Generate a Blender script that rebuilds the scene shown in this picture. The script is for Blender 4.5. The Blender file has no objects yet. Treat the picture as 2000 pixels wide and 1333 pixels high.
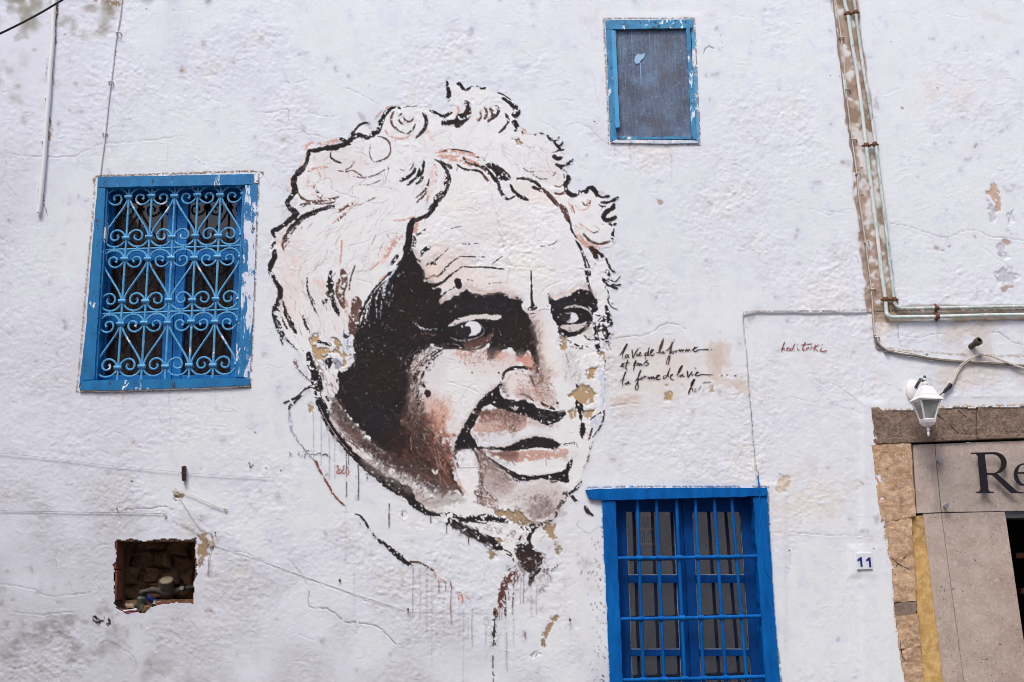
import bpy, bmesh, math, random
import numpy as np
from mathutils import Vector, Matrix

# ------------------------------------------------------------------ camera, sky, sun, exposure
SC = bpy.context.scene
COL = SC.collection
DIST, EYE, PITCH, FPX = 5.6, 1.6, math.radians(13.8), 1944.0
cam = bpy.data.objects.new('camera', bpy.data.cameras.new('camera'))
cam.data.sensor_width = 36.0
cam.data.lens = 36.0 * FPX / 2000.0
cam.data.clip_end = 500
cam.location = (0, -DIST, EYE)
cam.rotation_euler = (math.pi / 2 + PITCH, 0, 0)
COL.objects.link(cam)
SC.camera = cam

SUN_EL, SUN_AZ = math.radians(58), math.radians(-24)      # azimuth measured from straight in front of the wall, towards the left
world = bpy.data.worlds.new('World')
SC.world = world
world.use_nodes = True
wn = world.node_tree.nodes
wl = world.node_tree.links
bg = wn['Background']
sky = wn.new('ShaderNodeTexSky')
sky.sky_type = 'NISHITA'
sky.sun_disc = False
sky.sun_elevation = SUN_EL
sky.sun_rotation = math.pi - SUN_AZ
sky.air_density = 1.0
sky.dust_density = 4.0
sky.ozone_density = 0.6
wl.new(sky.outputs['Color'], bg.inputs['Color'])
bg.inputs['Strength'].default_value = 0.14
sun = bpy.data.objects.new('sun', bpy.data.lights.new('sun', 'SUN'))
sun.data.energy = 1.6
sun.data.angle = math.radians(17)
sun.data.color = (1.0, 0.985, 0.955)
sd = Vector((math.sin(SUN_AZ) * math.cos(SUN_EL), -math.cos(SUN_AZ) * math.cos(SUN_EL), math.sin(SUN_EL)))
sun.rotation_euler = sd.to_track_quat('Z', 'Y').to_euler()
sun.location = (0, -6, 9)
COL.objects.link(sun)
SC.view_settings.view_transform = 'Standard'
SC.view_settings.look = 'None'
SC.view_settings.gamma = 1.0
SC.view_settings.use_curve_mapping = False
SC.view_settings.exposure = 0.33
SC.render.filter_size = 0.9
SC.cycles.pixel_filter_type = 'BLACKMAN_HARRIS'
SC.cycles.filter_width = 0.9
SC.cycles.use_denoising = True
SC.cycles.denoising_prefilter = 'FAST'
ALB = 1.12                                  # paint reflectance for a given seen colour

# ------------------------------------------------------------------ plan: photo coordinates on the wall plane -> metres
SP, CP = math.sin(PITCH), math.cos(PITCH)
def W(px, py, y=0.0):
    dx = (px - 1000.0) / FPX
    dy = (666.5 - py) / FPX
    ry = CP - dy * SP
    t = (y + DIST) / ry
    return Vector((dx * t, y, EYE + (SP + dy * CP) * t))
def Wnp(px, py):
    dx = (px - 1000.0) / FPX
    dy = (666.5 - py) / FPX
    t = DIST / (CP - dy * SP)
    return dx * t, EYE + (SP + dy * CP) * t
M_PX = 1 / 345.0                             # metres per photo pixel on the wall, about

# ------------------------------------------------------------------ scene helpers
WLOC = {}
def tag(o, label=None, cat=None, group=None, kind=None):
    if label: o['label'] = label
    if cat: o['category'] = cat
    if group: o['group'] = group
    if kind: o['kind'] = kind
    return o
def place(o, loc, parent=None):
    loc = Vector(loc)
    WLOC[o.name] = loc
    COL.objects.link(o)
    if parent is not None:
        o.parent = parent
        o.location = loc - WLOC[parent.name]
    else:
        o.location = loc
    return o
def thing(name, label, cat, loc, group=None):
    o = bpy.data.objects.new(name, None)
    o.empty_display_size = 0.1
    place(o, loc)
    return tag(o, label, cat, group)
def link_bm(name, bm, mat, parent=None, smooth=False, center=True, auto=None):
    me = bpy.data.meshes.new(name)
    c = Vector((0, 0, 0))
    if center and bm.verts:
        lo = Vector([min(v.co[k] for v in bm.verts) for k in range(3)])
        hi = Vector([max(v.co[k] for v in bm.verts) for k in range(3)])
        c = (lo + hi) / 2
        bmesh.ops.translate(bm, verts=bm.verts, vec=-c)
    bmesh.ops.recalc_face_normals(bm, faces=bm.faces)
    bm.to_mesh(me)
    bm.free()
    me.materials.append(mat)
    if smooth:
        me.polygons.foreach_set('use_smooth', [True] * len(me.polygons))
        if auto: me.set_sharp_from_angle(angle=math.radians(auto))
    o = bpy.data.objects.new(name, me)
    return place(o, c, parent)
def add_prism(bm, pts, yf, yb, bev=0.0):
    """pts: wall-plane points (x, z) at the front; extruded from yf back to yb."""
    f = [bm.verts.new((p[0], yf, p[1])) for p in pts]
    b = [bm.verts.new((p[0], yb, p[1])) for p in pts]
    n = len(pts)
    face = bm.faces.new(f)
    bm.faces.new(list(reversed(b)))
    for i in range(n):
        bm.faces.new((f[i], b[i], b[(i + 1) % n], f[(i + 1) % n]))
    if bev > 0:
        bmesh.ops.bevel(bm, geom=list(face.edges), offset=bev, segments=2, affect='EDGES', profile=0.6)
def px_prism(name, px, yf, yb, mat, parent=None, bev=0.002, smooth=False):
    bm = bmesh.new()
    pts = []
    for i in range(0, len(px), 2):
        v = W(px[i], px[i + 1], yf)
        pts.append((v.x, v.z))
    add_prism(bm, pts, yf, yb, bev)
    return link_bm(name, bm, mat, parent, smooth)
def catmull3(pts, sub=6):
    P = [Vector(p) for p in pts]
    if len(P) < 3: return P
    out = []
    for i in range(len(P) - 1):
        p0, p1, p2, p3 = P[max(i - 1, 0)], P[i], P[i + 1], P[min(i + 2, len(P) - 1)]
        for k in range(sub):
            t = k / sub
            out.append(0.5 * ((2 * p1) + (p2 - p0) * t + (2 * p0 - 5 * p1 + 4 * p2 - p3) * t * t + (3 * p1 - p0 - 3 * p2 + p3) * t ** 3))
    out.append(P[-1])
    return out
def add_tube(bm, pts, r, n=8, cap=True):
    rings = []
    m = len(pts)
    prev = None
    for i, p in enumerate(pts):
        d = (pts[min(i + 1, m - 1)] - pts[max(i - 1, 0)])
        if d.length < 1e-9: d = Vector((0, 0, 1))
        d.normalize()
        ref = prev if prev is not None else (Vector((0, 1, 0)) if abs(d.y) < 0.9 else Vector((1, 0, 0)))
        u = (ref - d * ref.dot(d)).normalized()
        prev = u
        v = d.cross(u)
        rr = r[i] if isinstance(r, (list, tuple)) else r
        rings.append([bm.verts.new(p + (u * math.cos(2 * math.pi * k / n) + v * math.sin(2 * math.pi * k / n)) * rr) for k in range(n)])
    for a, b in zip(rings, rings[1:]):
        for k in range(n):
            bm.faces.new((a[k], a[(k + 1) % n], b[(k + 1) % n], b[k]))
    if cap:
        bm.faces.new(list(reversed(rings[0])))
        bm.faces.new(rings[-1])
def tube(name, pts, r, mat, parent=None, n=8, sub=0):
    bm = bmesh.new()
    P = [Vector(p) for p in pts]
    m0 = len(P)
    if sub: P = catmull3(P, sub)
    if isinstance(r, (list, tuple)) and len(r) != len(P):
        r = [float(x) for x in np.interp(np.linspace(0, 1, len(P)), np.linspace(0, 1, len(r)), r)]
    add_tube(bm, P, r, n)
    return link_bm(name, bm, mat, parent, True, auto=50)
def px_tube(name, px, y, r, mat, parent=None, n=8, sub=6, wall=True):
    ys = y if isinstance(y, (list, tuple)) else [y] * (len(px) // 2)
    if wall: ys = [yy - relief(px[2 * i], px[2 * i + 1]) for i, yy in enumerate(ys)]
    return tube(name, [W(px[2 * i], px[2 * i + 1], ys[i]) for i in range(len(px) // 2)], r, mat, parent, n, sub)
def add_lathe(bm, prof, origin, axis=Vector((0, 0, 1)), n=24):
    axis = Vector(axis).normalized()
    u = axis.orthogonal().normalized()
    v = axis.cross(u)
    rings = []
    for r, h in prof:
        rings.append([bm.verts.new(Vector(origin) + axis * h + (u * math.cos(2 * math.pi * k / n) + v * math.sin(2 * math.pi * k / n)) * max(r, 1e-5)) for k in range(n)])
    for a, b in zip(rings, rings[1:]):
        for k in range(n):
            bm.faces.new((a[k], a[(k + 1) % n], b[(k + 1) % n], b[k]))
    bm.faces.new(list(reversed(rings[0])))
    bm.faces.new(rings[-1])
def lathe(name, prof, origin, axis, mat, parent=None, n=24):
    bm = bmesh.new()
    add_lathe(bm, prof, origin, axis, n)
    return link_bm(name, bm, mat, parent, True, auto=40)
def add_box(bm, c, s, rot=None):
    m = Matrix.Translation(c)
    if rot is not None: m = m @ rot
    r = bmesh.ops.create_cube(bm, size=1.0, matrix=m @ Matrix.Diagonal((s[0], s[1], s[2], 1)))
    return r['verts']

# ------------------------------------------------------------------ materials
def lin(c):
    return tuple((x / 12.92 if x <= 0.04045 else ((x + 0.055) / 1.055) ** 2.4) for x in (v / 255.0 for v in c))
def alb(c, k=None):
    k = ALB if k is None else k
    return tuple(min(0.86, x * k) for x in lin(c)) + (1.0,)
class NT:
    def __init__(s, name):
        s.m = bpy.data.materials.new(name)
        s.m.use_nodes = True
        s.t = s.m.node_tree
        s.b = s.t.nodes['Principled BSDF']
        s.b.inputs['Specular IOR Level'].default_value = 0.3
        s.tc = None
    def n(s, typ, **kw):
        o = s.t.nodes.new('ShaderNode' + typ)
        for k, v in kw.items(): setattr(o, k, v)
        return o
    def l(s, a, b): s.t.links.new(a, b)
    def coord(s, scale=(1, 1, 1)):
        tc = s.n('TexCoord')
        info = s.n('ObjectInfo')
        mul = s.n('VectorMath', operation='ADD')
        sc = s.n('VectorMath', operation='SCALE')
        comb = s.n('CombineXYZ')
        for i in range(3): s.l(info.outputs['Random'], comb.inputs[i])
        s.l(comb.outputs[0], sc.inputs[0]); sc.inputs['Scale'].default_value = 7.3
        s.l(tc.outputs['Object'], mul.inputs[0]); s.l(sc.outputs[0], mul.inputs[1])
        mp = s.n('Mapping')
        mp.inputs['Scale'].default_value = scale
        s.l(mul.outputs[0], mp.inputs['Vector'])
        return mp.outputs[0]
    def noise(s, vec, scale, detail=5, rough=0.6, dist=0.0):
        o = s.n('TexNoise')
        o.inputs['Scale'].default_value = scale
        o.inputs['Detail'].default_value = detail
        o.inputs['Roughness'].default_value = rough
        o.inputs['Distortion'].default_value = dist
        s.l(vec, o.inputs['Vector'])
        return o.outputs['Fac']
    def ramp(s, fac, lo, hi, a=0.0, b=1.0):
        o = s.n('MapRange')
        o.inputs['From Min'].default_value = lo; o.inputs['From Max'].default_value = hi
        o.inputs['To Min'].default_value = a; o.inputs['To Max'].default_value = b
        s.l(fac, o.inputs['Value'])
        return o.outputs[0]
    def mix(s, fac, a, b, mode='MIX'):
        o = s.n('Mix', data_type='RGBA', blend_type=mode)
        for idx, v in ((0, fac), (6, a), (7, b)):
            if hasattr(v, 'links') or hasattr(v, 'is_linked'): s.l(v, o.inputs[idx])
            else: o.inputs[idx].default_value = v
        return o.outputs[2]
    def math(s, op, a, b):
        o = s.n('Math', operation=op)
        for i, v in enumerate((a, b)):
            if hasattr(v, 'is_linked'): s.l(v, o.inputs[i])
            else: o.inputs[i].default_value = v
        return o.outputs[0]
    def bump(s, h, strength=0.3, dist=0.003, prev=None):
        o = s.n('Bump')
        o.inputs['Strength'].default_value = strength
        o.inputs['Distance'].default_value = dist
        s.l(h, o.inputs['Height'])
        if prev is not None: s.l(prev, o.inputs['Normal'])
        return o.outputs[0]
    def done(s, color=None, rough=0.7, normal=None, metal=0.0):
        if color is not None:
            if hasattr(color, 'is_linked'): s.l(color, s.b.inputs['Base Color'])
            else: s.b.inputs['Base Color'].default_value = color
        if hasattr(rough, 'is_linked'): s.l(rough, s.b.inputs['Roughness'])
        else: s.b.inputs['Roughness'].default_value = rough
        s.b.inputs['Metallic'].default_value = metal
        if normal is not None: s.l(normal, s.b.inputs['Normal'])
        return s.m
def m_plaster(name, fine=0.5):
    t = NT(name)
    at = t.n('Attribute', attribute_name='Col')
    tc = t.n('TexCoord')
    v = tc.outputs['Object']
    n1 = t.noise(v, 55, 6, 0.65)
    n2 = t.noise(v, 320, 4, 0.7)
    n3 = t.noise(v, 9, 5, 0.6)
    f = t.ramp(n1, 0.3, 0.7, 0.955, 1.03)
    g = t.ramp(n3, 0.3, 0.7, 0.965, 1.025)
    c = t.mix(1.0, at.outputs['Color'], f, 'MULTIPLY')
    c = t.mix(1.0, c, g, 'MULTIPLY')
    b1 = t.bump(n1, 0.35 * fine, 0.006)
    b2 = t.bump(n2, 0.30 * fine, 0.0025, b1)
    t.b.inputs['Specular IOR Level'].default_value = 0.15
    return t.done(c, 0.88, b2)
def m_paint(name, base, dark, chip, chip_lo=0.62, white=0.0, white_col=(222, 222, 226), rough=0.5, grain=(1, 1, 1), streak=0.35, wscale=9, spec=0.3):
    """old gloss paint on wood or iron: uneven base, dark worn chips, optional white flaked places."""
    t = NT(name)
    v = t.coord(grain)
    n1 = t.noise(v, 14, 6, 0.65)
    n2 = t.noise(v, 70, 6, 0.7)
    n3 = t.noise(v, wscale, 6, 0.72, 0.4)
    c = t.mix(t.ramp(n1, 0.3, 0.72), alb(base), alb(dark))
    c = t.mix(t.ramp(n2, 0.35, 0.75, 0.0, streak), c, alb(tuple(min(255, x + 45) for x in base)))
    if white > 0:
        c = t.mix(t.ramp(n3, 0.62 - white * 0.3, 0.64 - white * 0.3), c, alb(white_col))
    ch = t.ramp(t.noise(v, 42, 7, 0.75), chip_lo, chip_lo + 0.03)
    c = t.mix(ch, c, alb(chip))
    hb = t.math('SUBTRACT', n2, ch)
    nb = t.bump(hb, 0.45, 0.003)
    t.b.inputs['Specular IOR Level'].default_value = spec
    return t.done(c, rough, nb)
def m_stone(name, cols, pit=0.66, pit_col=(70, 60, 52), scale=10, bump=0.7, rough=0.9, pscale=90):
    t = NT(name)
    v = t.coord()
    n1 = t.noise(v, scale, 7, 0.62, 0.3)
    n2 = t.noise(v, scale * 5, 6, 0.7)
    n3 = t.noise(v, pscale, 3, 0.6)
    c = t.mix(t.ramp(n1, 0.32, 0.68), alb(cols[0]), alb(cols[1]))
    c = t.mix(t.ramp(n2, 0.45, 0.75, 0, 0.8), c, alb(cols[2]))
    p = t.ramp(n3, pit, pit + 0.04)
    c = t.mix(p, c, alb(pit_col))
    h = t.math('SUBTRACT', t.math('ADD', n2, n1), p)
    return t.done(c, rough, t.bump(h, bump, 0.006))
def m_plain(name, col, rough=0.5, metal=0.0, var=0.25, scale=40, bump=0.15):
    t = NT(name)
    v = t.coord()
    n1 = t.noise(v, scale, 5, 0.65)
    c = t.mix(t.ramp(n1, 0.3, 0.75, 0, var), alb(col), alb(tuple(x * 0.45 for x in col)))
    return t.done(c, rough, t.bump(n1, bump, 0.002), metal)
def m_glass(name, tint=(0.55, 0.55, 0.55), refl=0.12, dirt=0.12, dirt_col=(120, 112, 104)):
    t = NT(name)
    t.t.nodes.remove(t.b)
    out = t.t.nodes['Material Output']
    lw = t.n('LayerWeight'); lw.inputs['Blend'].default_value = 0.5
    p4 = t.math('POWER', lw.outputs['Facing'], 4.0)
    fac = t.math('ADD', t.math('MULTIPLY', p4, 1 - refl), refl)
    tr = t.n('BsdfTransparent'); tr.inputs['Color'].default_value = tint + (1,)
    gl = t.n('BsdfGlossy'); gl.inputs['Roughness'].default_value = 0.03
    df = t.n('BsdfDiffuse'); df.inputs['Color'].default_value = alb(dirt_col)
    v = t.coord()
    nz_ = t.noise(v, 6, 6, 0.7)
    mx0 = t.n('MixShader'); t.l(t.ramp(nz_, 0.3, 0.8, dirt * 0.4, dirt * 1.4), mx0.inputs[0])
    t.l(tr.outputs[0], mx0.inputs[1]); t.l(df.outputs[0], mx0.inputs[2])
    mx = t.n('MixShader')
    t.l(fac, mx.inputs[0]); t.l(mx0.outputs[0], mx.inputs[1]); t.l(gl.outputs[0], mx.inputs[2])
    t.l(t.bump(t.noise(v, 3.5, 2, 0.5), 0.08, 0.01), gl.inputs['Normal'])
    t.l(mx.outputs[0], out.inputs['Surface'])
    return t.m

# ------------------------------------------------------------------ noise fields over the wall (one cell per photo pixel)
OX, OY, CW, CH = -160, -160, 2320, 1653
def bspline(nout, scale, ph):
    x = np.arange(nout) / scale + ph
    i = np.floor(x).astype(int)
    f = x - i
    m = int(i.max()) + 4
    A = np.zeros((nout, m), np.float32)
    r = np.arange(nout)
    A[r, i] += (1 - f) ** 3 / 6
    A[r, i + 1] += (3 * f ** 3 - 6 * f ** 2 + 4) / 6
    A[r, i + 2] += (-3 * f ** 3 + 3 * f ** 2 + 3 * f + 1) / 6
    A[r, i + 3] += f ** 3 / 6
    return A
def nz(scale, seed, sx=1.0):
    rng = np.random.default_rng(seed)
    A = bspline(CH, scale, rng.random())
    B = bspline(CW, scale * sx, rng.random())
    R = rng.standard_normal((A.shape[1], B.shape[1])).astype(np.float32)
    o = A @ R @ B.T
    return (o / o.std()).astype(np.float32)
N1, N2, N3, N4 = nz(2.0, 1), nz(4.5, 2), nz(13, 3), nz(45, 4)
def uni(z):
    z = z / z.std()
    return (0.5 * (1 + np.tanh(0.7978845 * (z + 0.044715 * z ** 3)))).astype(np.float32)
U12 = uni(0.75 * N1 + 0.75 * N2)      # dry-brush grain, evenly spread over 0..1
U23 = uni(0.5 * N1 + 0.6 * N2 + 0.6 * N3)
def smooth(a, lo, hi):
    t = np.clip((a - lo) / (hi - lo), 0, 1)
    return t * t * (3 - 2 * t)

def crv(flat, closed=False, step=3.0, sharp=False):
    P = np.array(flat, float).reshape(-1, 2)
    n = len(P)
    if n < 3 or sharp:
        if closed: return np.vstack([P, P[:1]])
        return P
    out = []
    rng_ = range(n) if closed else range(n - 1)
    for i in rng_:
        if closed: p0, p1, p2, p3 = P[i - 1], P[i], P[(i + 1) % n], P[(i + 2) % n]
        else: p0, p1, p2, p3 = P[max(i - 1, 0)], P[i], P[i + 1], P[min(i + 2, n - 1)]
        k = max(1, int(np.hypot(*(p2 - p1)) / step))
        for j in range(k):
            t = j / k
            out.append(0.5 * (2 * p1 + (p2 - p0) * t + (2 * p0 - 5 * p1 + 4 * p2 - p3) * t * t + (3 * p1 - p0 - 3 * p2 + p3) * t ** 3))
    out.append(P[0] if closed else P[-1])
    return np.array(out)

class Canvas:
    """paint layers in photo pixels: rgb (as seen, 0..1) and coverage."""
    def __init__(s, x0, y0, x1, y1, base=None):
        s.x0, s.y0, s.w, s.h = x0, y0, x1 - x0, y1 - y0
        s.rgb = np.zeros((s.h, s.w, 3), np.float32)
        s.a = np.zeros((s.h, s.w), np.float32)
        if base is not None:
            if isinstance(base, Canvas):
                oy, ox = y0 - base.y0, x0 - base.x0
                s.rgb[:] = base.rgb[oy:oy + s.h, ox:ox + s.w]
            else: s.rgb[:] = np.array(base, np.float32) / 255.0
    def win(s, xa, ya, xb, yb):
        i0, i1 = max(0, int(xa - s.x0)), min(s.w, int(xb - s.x0) + 2)
        j0, j1 = max(0, int(ya - s.y0)), min(s.h, int(yb - s.y0) + 2)
        if i1 <= i0 or j1 <= j0: return None
        sl = (slice(j0, j1), slice(i0, i1))
        gy, gx = s.y0 - OY, s.x0 - OX
        gs = (slice(j0 + gy, j1 + gy), slice(i0 + gx, i1 + gx))
        Y, X = np.mgrid[j0 + s.y0:j1 + s.y0, i0 + s.x0:i1 + s.x0].astype(np.float32)
        return sl, gs, X, Y
    def blend(s, sl, cov, col):
        c = np.array(col, np.float32) / 255.0
        s.rgb[sl] += (c - s.rgb[sl]) * cov[..., None]
        s.a[sl] = np.maximum(s.a[sl], cov)
    def dist_line(s, P, hw, pad):
        xa, ya = P.min(0) - pad; xb, yb = P.max(0) + pad
        w = s.win(xa, ya, xb, yb)
        if w is None: return None
        sl, gs, X, Y = w
        D = np.full(X.shape, 1e3, np.float32)
        bx, by = X[0, 0], Y[0, 0]
        for i in range(len(P) - 1):
            a, b = P[i], P[i + 1]
            i0 = max(0, int(min(a[0], b[0]) - pad - bx)); i1 = int(max(a[0], b[0]) + pad - bx) + 2
            j0 = max(0, int(min(a[1], b[1]) - pad - by)); j1 = int(max(a[1], b[1]) + pad - by) + 2
            x, y = X[j0:j1, i0:i1], Y[j0:j1, i0:i1]
            if x.size == 0: continue
            d = b - a
            L = max(d @ d, 1e-6)
            t = np.clip(((x - a[0]) * d[0] + (y - a[1]) * d[1]) / L, 0, 1)
            dd = np.hypot(x - a[0] - t * d[0], y - a[1] - t * d[1]) - (hw[i] + (hw[i + 1] - hw[i]) * t)
            D[j0:j1, i0:i1] = np.minimum(D[j0:j1, i0:i1], dd)
        return sl, gs, D
    def stroke(s, col, w, pts, dry=0.12, soft=1.0, rough=0.5, op=1.0, taper=True, sharp=False):
        P = crv(pts, step=3.0, sharp=sharp)
        t = np.linspace(0, 1, len(P))
        if isinstance(w, (list, tuple)): ww = np.interp(t, np.linspace(0, 1, len(w)), w)
        else: ww = w * (np.clip(np.minimum(t, 1 - t) * 5 + 0.35, 0, 1) if taper else np.ones_like(t))
        r = s.dist_line(P, ww / 2, float(max(ww)) / 2 + 4 + soft)
        if r is None: return
        sl, gs, D = r
        wm = float(np.mean(ww))
        D = D + rough * min(1.6, 0.25 * wm + 0.15) * (0.8 * N2[gs] + 0.5 * N1[gs])
        cov = np.clip(0.5 - D / soft, 0, 1)
        if dry > 0: cov = cov * np.clip((U12[gs] - dry * .85) / (0.03 + 0.3 * dry) + 0.5, 0, 1)
        s.blend(sl, cov * op, col)
    def sdf(s, P, pad):
        xa, ya = P.min(0) - pad; xb, yb = P.max(0) + pad
        w = s.win(xa, ya, xb, yb)
        if w is None: return None
        sl, gs, X, Y = w
        ins = np.zeros(X.shape, bool)
        D = np.full(X.shape, 1e6, np.float32)
        for a, b in zip(P[:-1], P[1:]):
            if a[1] != b[1]:
                c = ((a[1] > Y) != (b[1] > Y)) & (X < (b[0] - a[0]) * (Y - a[1]) / (b[1] - a[1]) + a[0])
                ins ^= c
            d = b - a
            L = max(d @ d, 1e-6)
            t = np.clip(((X - a[0]) * d[0] + (Y - a[1]) * d[1]) / L, 0, 1)
            D = np.minimum(D, (X - a[0] - t * d[0]) ** 2 + (Y - a[1] - t * d[1]) ** 2)
        D = np.sqrt(D)
        return sl, gs, np.where(ins, -D, D)
    def poly(s, col, pts, dry=0.05, soft=1.2, rough=0.8, op=1.0, sharp=False, grain=None):
        P = crv(pts, True, 5.0, sharp)
        r = s.sdf(P, 4 + soft * 1.5 + rough * 2)
        if r is None: return
        sl, gs, D = r
        D = D + rough * (0.9 * N2[gs] + 0.5 * N1[gs] + 0.5 * N3[gs])
        cov = np.clip(0.5 - D / soft, 0, 1)
        U = (U12 if grain is None else grain)[gs]
        if soft >= 4: cov = cov * np.clip(1 - 1.5 * dry * (1 - U), 0, 1)          # a wash: uneven but without hard holes
        elif dry > 0: cov = cov * np.clip((U - dry * .85) / (0.03 + 0.3 * dry) + 0.5, 0, 1)
        s.blend(sl, cov * op, col)
    def hairs(s, cols, pts, n, length, ang, spread, w, seed, op=0.7, bend=0.2):
        P = crv(pts, True, 6.0)
        rg = random.Random(seed)
        xa, ya = P.min(0); xb, yb = P.max(0)
        k = 0
        tries = 0
        while k < n and tries < n * 20:
            tries += 1
            x, y = rg.uniform(xa, xb), rg.uniform(ya, yb)
            c = False
            for a, b in zip(P[:-1], P[1:]):
                if (a[1] > y) != (b[1] > y) and x < (b[0] - a[0]) * (y - a[1]) / (b[1] - a[1]) + a[0]: c = not c
            if not c: continue
            k += 1
            th = math.radians(ang + rg.gauss(0, spread))
            L = length * rg.uniform(0.5, 1.3)
            dx, dy = math.cos(th), -math.sin(th)
            bb = rg.uniform(-bend, bend) * L
            s.stroke(rg.choice(cols), w * rg.uniform(0.6, 1.3), [x - dx * L / 2, y - dy * L / 2, x - dy * bb, y + dx * bb, x + dx * L / 2, y + dy * L / 2], dry=0.15, soft=1.2, op=op * rg.uniform(0.6, 1))
def bilin(A, fx, fy):
    fx = np.clip(fx, 0, A.shape[1] - 1.001); fy = np.clip(fy, 0, A.shape[0] - 1.001)
    i = fx.astype(int); j = fy.astype(int)
    u = (fx - i).astype(np.float32); v = (fy - j).astype(np.float32)
    if A.ndim == 3: u, v = u[..., None], v[..., None]
    return (A[j, i] * (1 - u) + A[j, i + 1] * u) * (1 - v) + (A[j + 1, i] * (1 - u) + A[j + 1, i + 1] * u) * v
def to_alb(rgb):
    c = np.where(rgb <= 0.04045, rgb / 12.92, ((np.maximum(rgb, 0) + 0.055) / 1.055) ** 2.4) * ALB
    return np.clip(c, 0.0, 0.86)
def grid_mesh(name, V, keep, rgb, mat):
    """V: (rows, cols, 3) points, keep: (rows-1, cols-1) faces that exist, rgb: reflectance per point."""
    r, c = V.shape[:2]
    idx = np.arange(r * c).reshape(r, c)
    q = np.stack([idx[:-1, :-1], idx[1:, :-1], idx[1:, 1:], idx[:-1, 1:]], -1)[keep]
    used = np.unique(q)
    remap = np.zeros(r * c, np.int32); remap[used] = np.arange(len(used))
    q = remap[q].astype(np.int32)
    v = V.reshape(-1, 3)[used].astype(np.float32)
    me = bpy.data.meshes.new(name)
    me.vertices.add(len(v)); me.vertices.foreach_set('co', v.ravel())
    me.loops.add(q.size); me.loops.foreach_set('vertex_index', q.ravel())
    me.polygons.add(len(q)); me.polygons.foreach_set('loop_start', np.arange(0, q.size, 4, dtype=np.int32))
    me.polygons.foreach_set('use_smooth', np.ones(len(q), bool))
    me.update(calc_edges=True)
    a = me.color_attributes.new('Col', 'FLOAT_COLOR', 'POINT')
    c4 = np.ones((len(used), 4), np.float32); c4[:, :3] = rgb.reshape(-1, 3)[used]
    a.data.foreach_set('color', c4.ravel())
    me.materials.append(mat)
    return me
# ------------------------------------------------------------------ the plaster wall: colour of its coats and its relief
WC = Canvas(OX, OY, OX + CW, OY + CH, (219, 223, 233))
YY, XX = np.mgrid[OY:OY + CH, OX:OX + CW].astype(np.float32)
N5, N6, N7, N8 = nz(120, 5), nz(22, 6), nz(8, 7), nz(300, 8)
def tint(mask, col):
    c = np.array(col, np.float32) / 255.0
    WC.rgb += (c - WC.rgb) * np.clip(mask, 0, 1)[..., None]
def blob(x, y, rx, ry, ang=0.0):
    a = math.radians(ang)
    u = ((XX - x) * math.cos(a) + (YY - y) * math.sin(a)) / rx
    v = (-(XX - x) * math.sin(a) + (YY - y) * math.cos(a)) / ry
    return np.exp(-(u * u + v * v))
# old coats showing through, creamy touch-ups here and there; light fall-off painted in too
tint(0.16 * smooth(N5 + 0.5 * N4, -0.2, 1.6), (206, 205, 214))
tint(0.46 * smooth(-(XX - 560) / 620.0 + 0.25 * N5, 0.1, 1.1), (198, 196, 204))  # light falling off to the left, painted as a grey tint
tint(0.52 * smooth((YY - 1040) / 260.0 - (XX - 620) / 900.0 + 0.3 * N4, 0.1, 1.1), (182, 181, 189))  # dimmer light at the lower left, put into the wall colour
tint(0.35 * smooth(N4 * 0.6 + N3 * 0.35 + N5 * 0.5, 1.0, 2.2), (226, 221, 212))
for x, y, rx, ry, op in ((1260, 18, 120, 26, .7), (1590, 990, 80, 50, .45), (1560, 950, 90, 60, .35), (1330, 730, 150, 80, .35), (1450, 620, 60, 40, .3), (1580, 705, 60, 30, .35),
                         (1860, 175, 90, 50, .35), (1790, 190, 60, 30, .3), (1930, 30, 70, 40, .35), (1120, 1120, 80, 120, .3), (1160, 900, 90, 60, .2), (1300, 300, 80, 30, .25), (790, 1000, 90, 70, .25)):
    tint(op * blob(x, y, rx, ry) * smooth(N3 + N4, -1.6, 0.8), (222, 213, 200))
# grime at the top left corner, under the missing gutter, and at the bottom left
g = smooth(1.0 - XX / 150.0 - np.maximum(YY - 60, 0) / 190.0 + 0.30 * N4 + 0.22 * N6, 0.12, 0.9)
tint(0.75 * g * smooth(N3 * .7 + N6 * .6 + N7 * .9 + .4 * N2, -1.6, 1.6), (150, 147, 140))
tint(0.3 * g * smooth(N6 + .6 * N7, 0.2, 1.6), (134, 130, 104))
tint(0.6 * smooth(1.0 - YY / 40.0 - np.abs(XX - 175) / 160.0 + .3 * N6, .1, .8) * smooth(N3, -1, 1), (132, 122, 112))
g = smooth((YY - 1105) / 150.0 - XX / 420.0 + 0.25 * N4 + 0.12 * N6, 0.15, 1.0)
tint(0.45 * g * smooth(N3 + N6, -1.0, 1.6), (150, 148, 150))
tint(0.40 * smooth(N6 * .35 + N3 * .6 + .7 * N7 + .5 * N2 - 2.0 + 1.5 * blob(60, 1250, 200, 90) + 1.0 * blob(240, 1190, 160, 60) + .9 * blob(20, 60, 160, 90), .0, 1.6), (140, 137, 136))
tint(0.10 * smooth(N3 + N7, 0.4, 2.2), (170, 166, 168))
# where the upper right coat has come off in flakes
rg_ = blob(1960, 520, 90, 160) + 0.6 * blob(1850, 470, 150, 70) + .45 * blob(1770, 540, 60, 60) + .5 * blob(1960, 330, 70, 60) + .18 * blob(1850, 200, 200, 200)
FL = smooth(N3 * .8 + N7 * .8 + N2 * .35 - 3.75 + 1.9 * np.clip(rg_, 0, 1.2), 0.0, 0.10)
tint(FL * 0.8, (200, 199, 206))
FL2 = smooth(N3 * .7 + N7 * .9 + N2 * .3 - 4.2 + 1.75 * np.clip(rg_, 0, 1.2), 0.0, 0.10)
tint(FL2, (178, 158, 146))

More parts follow.
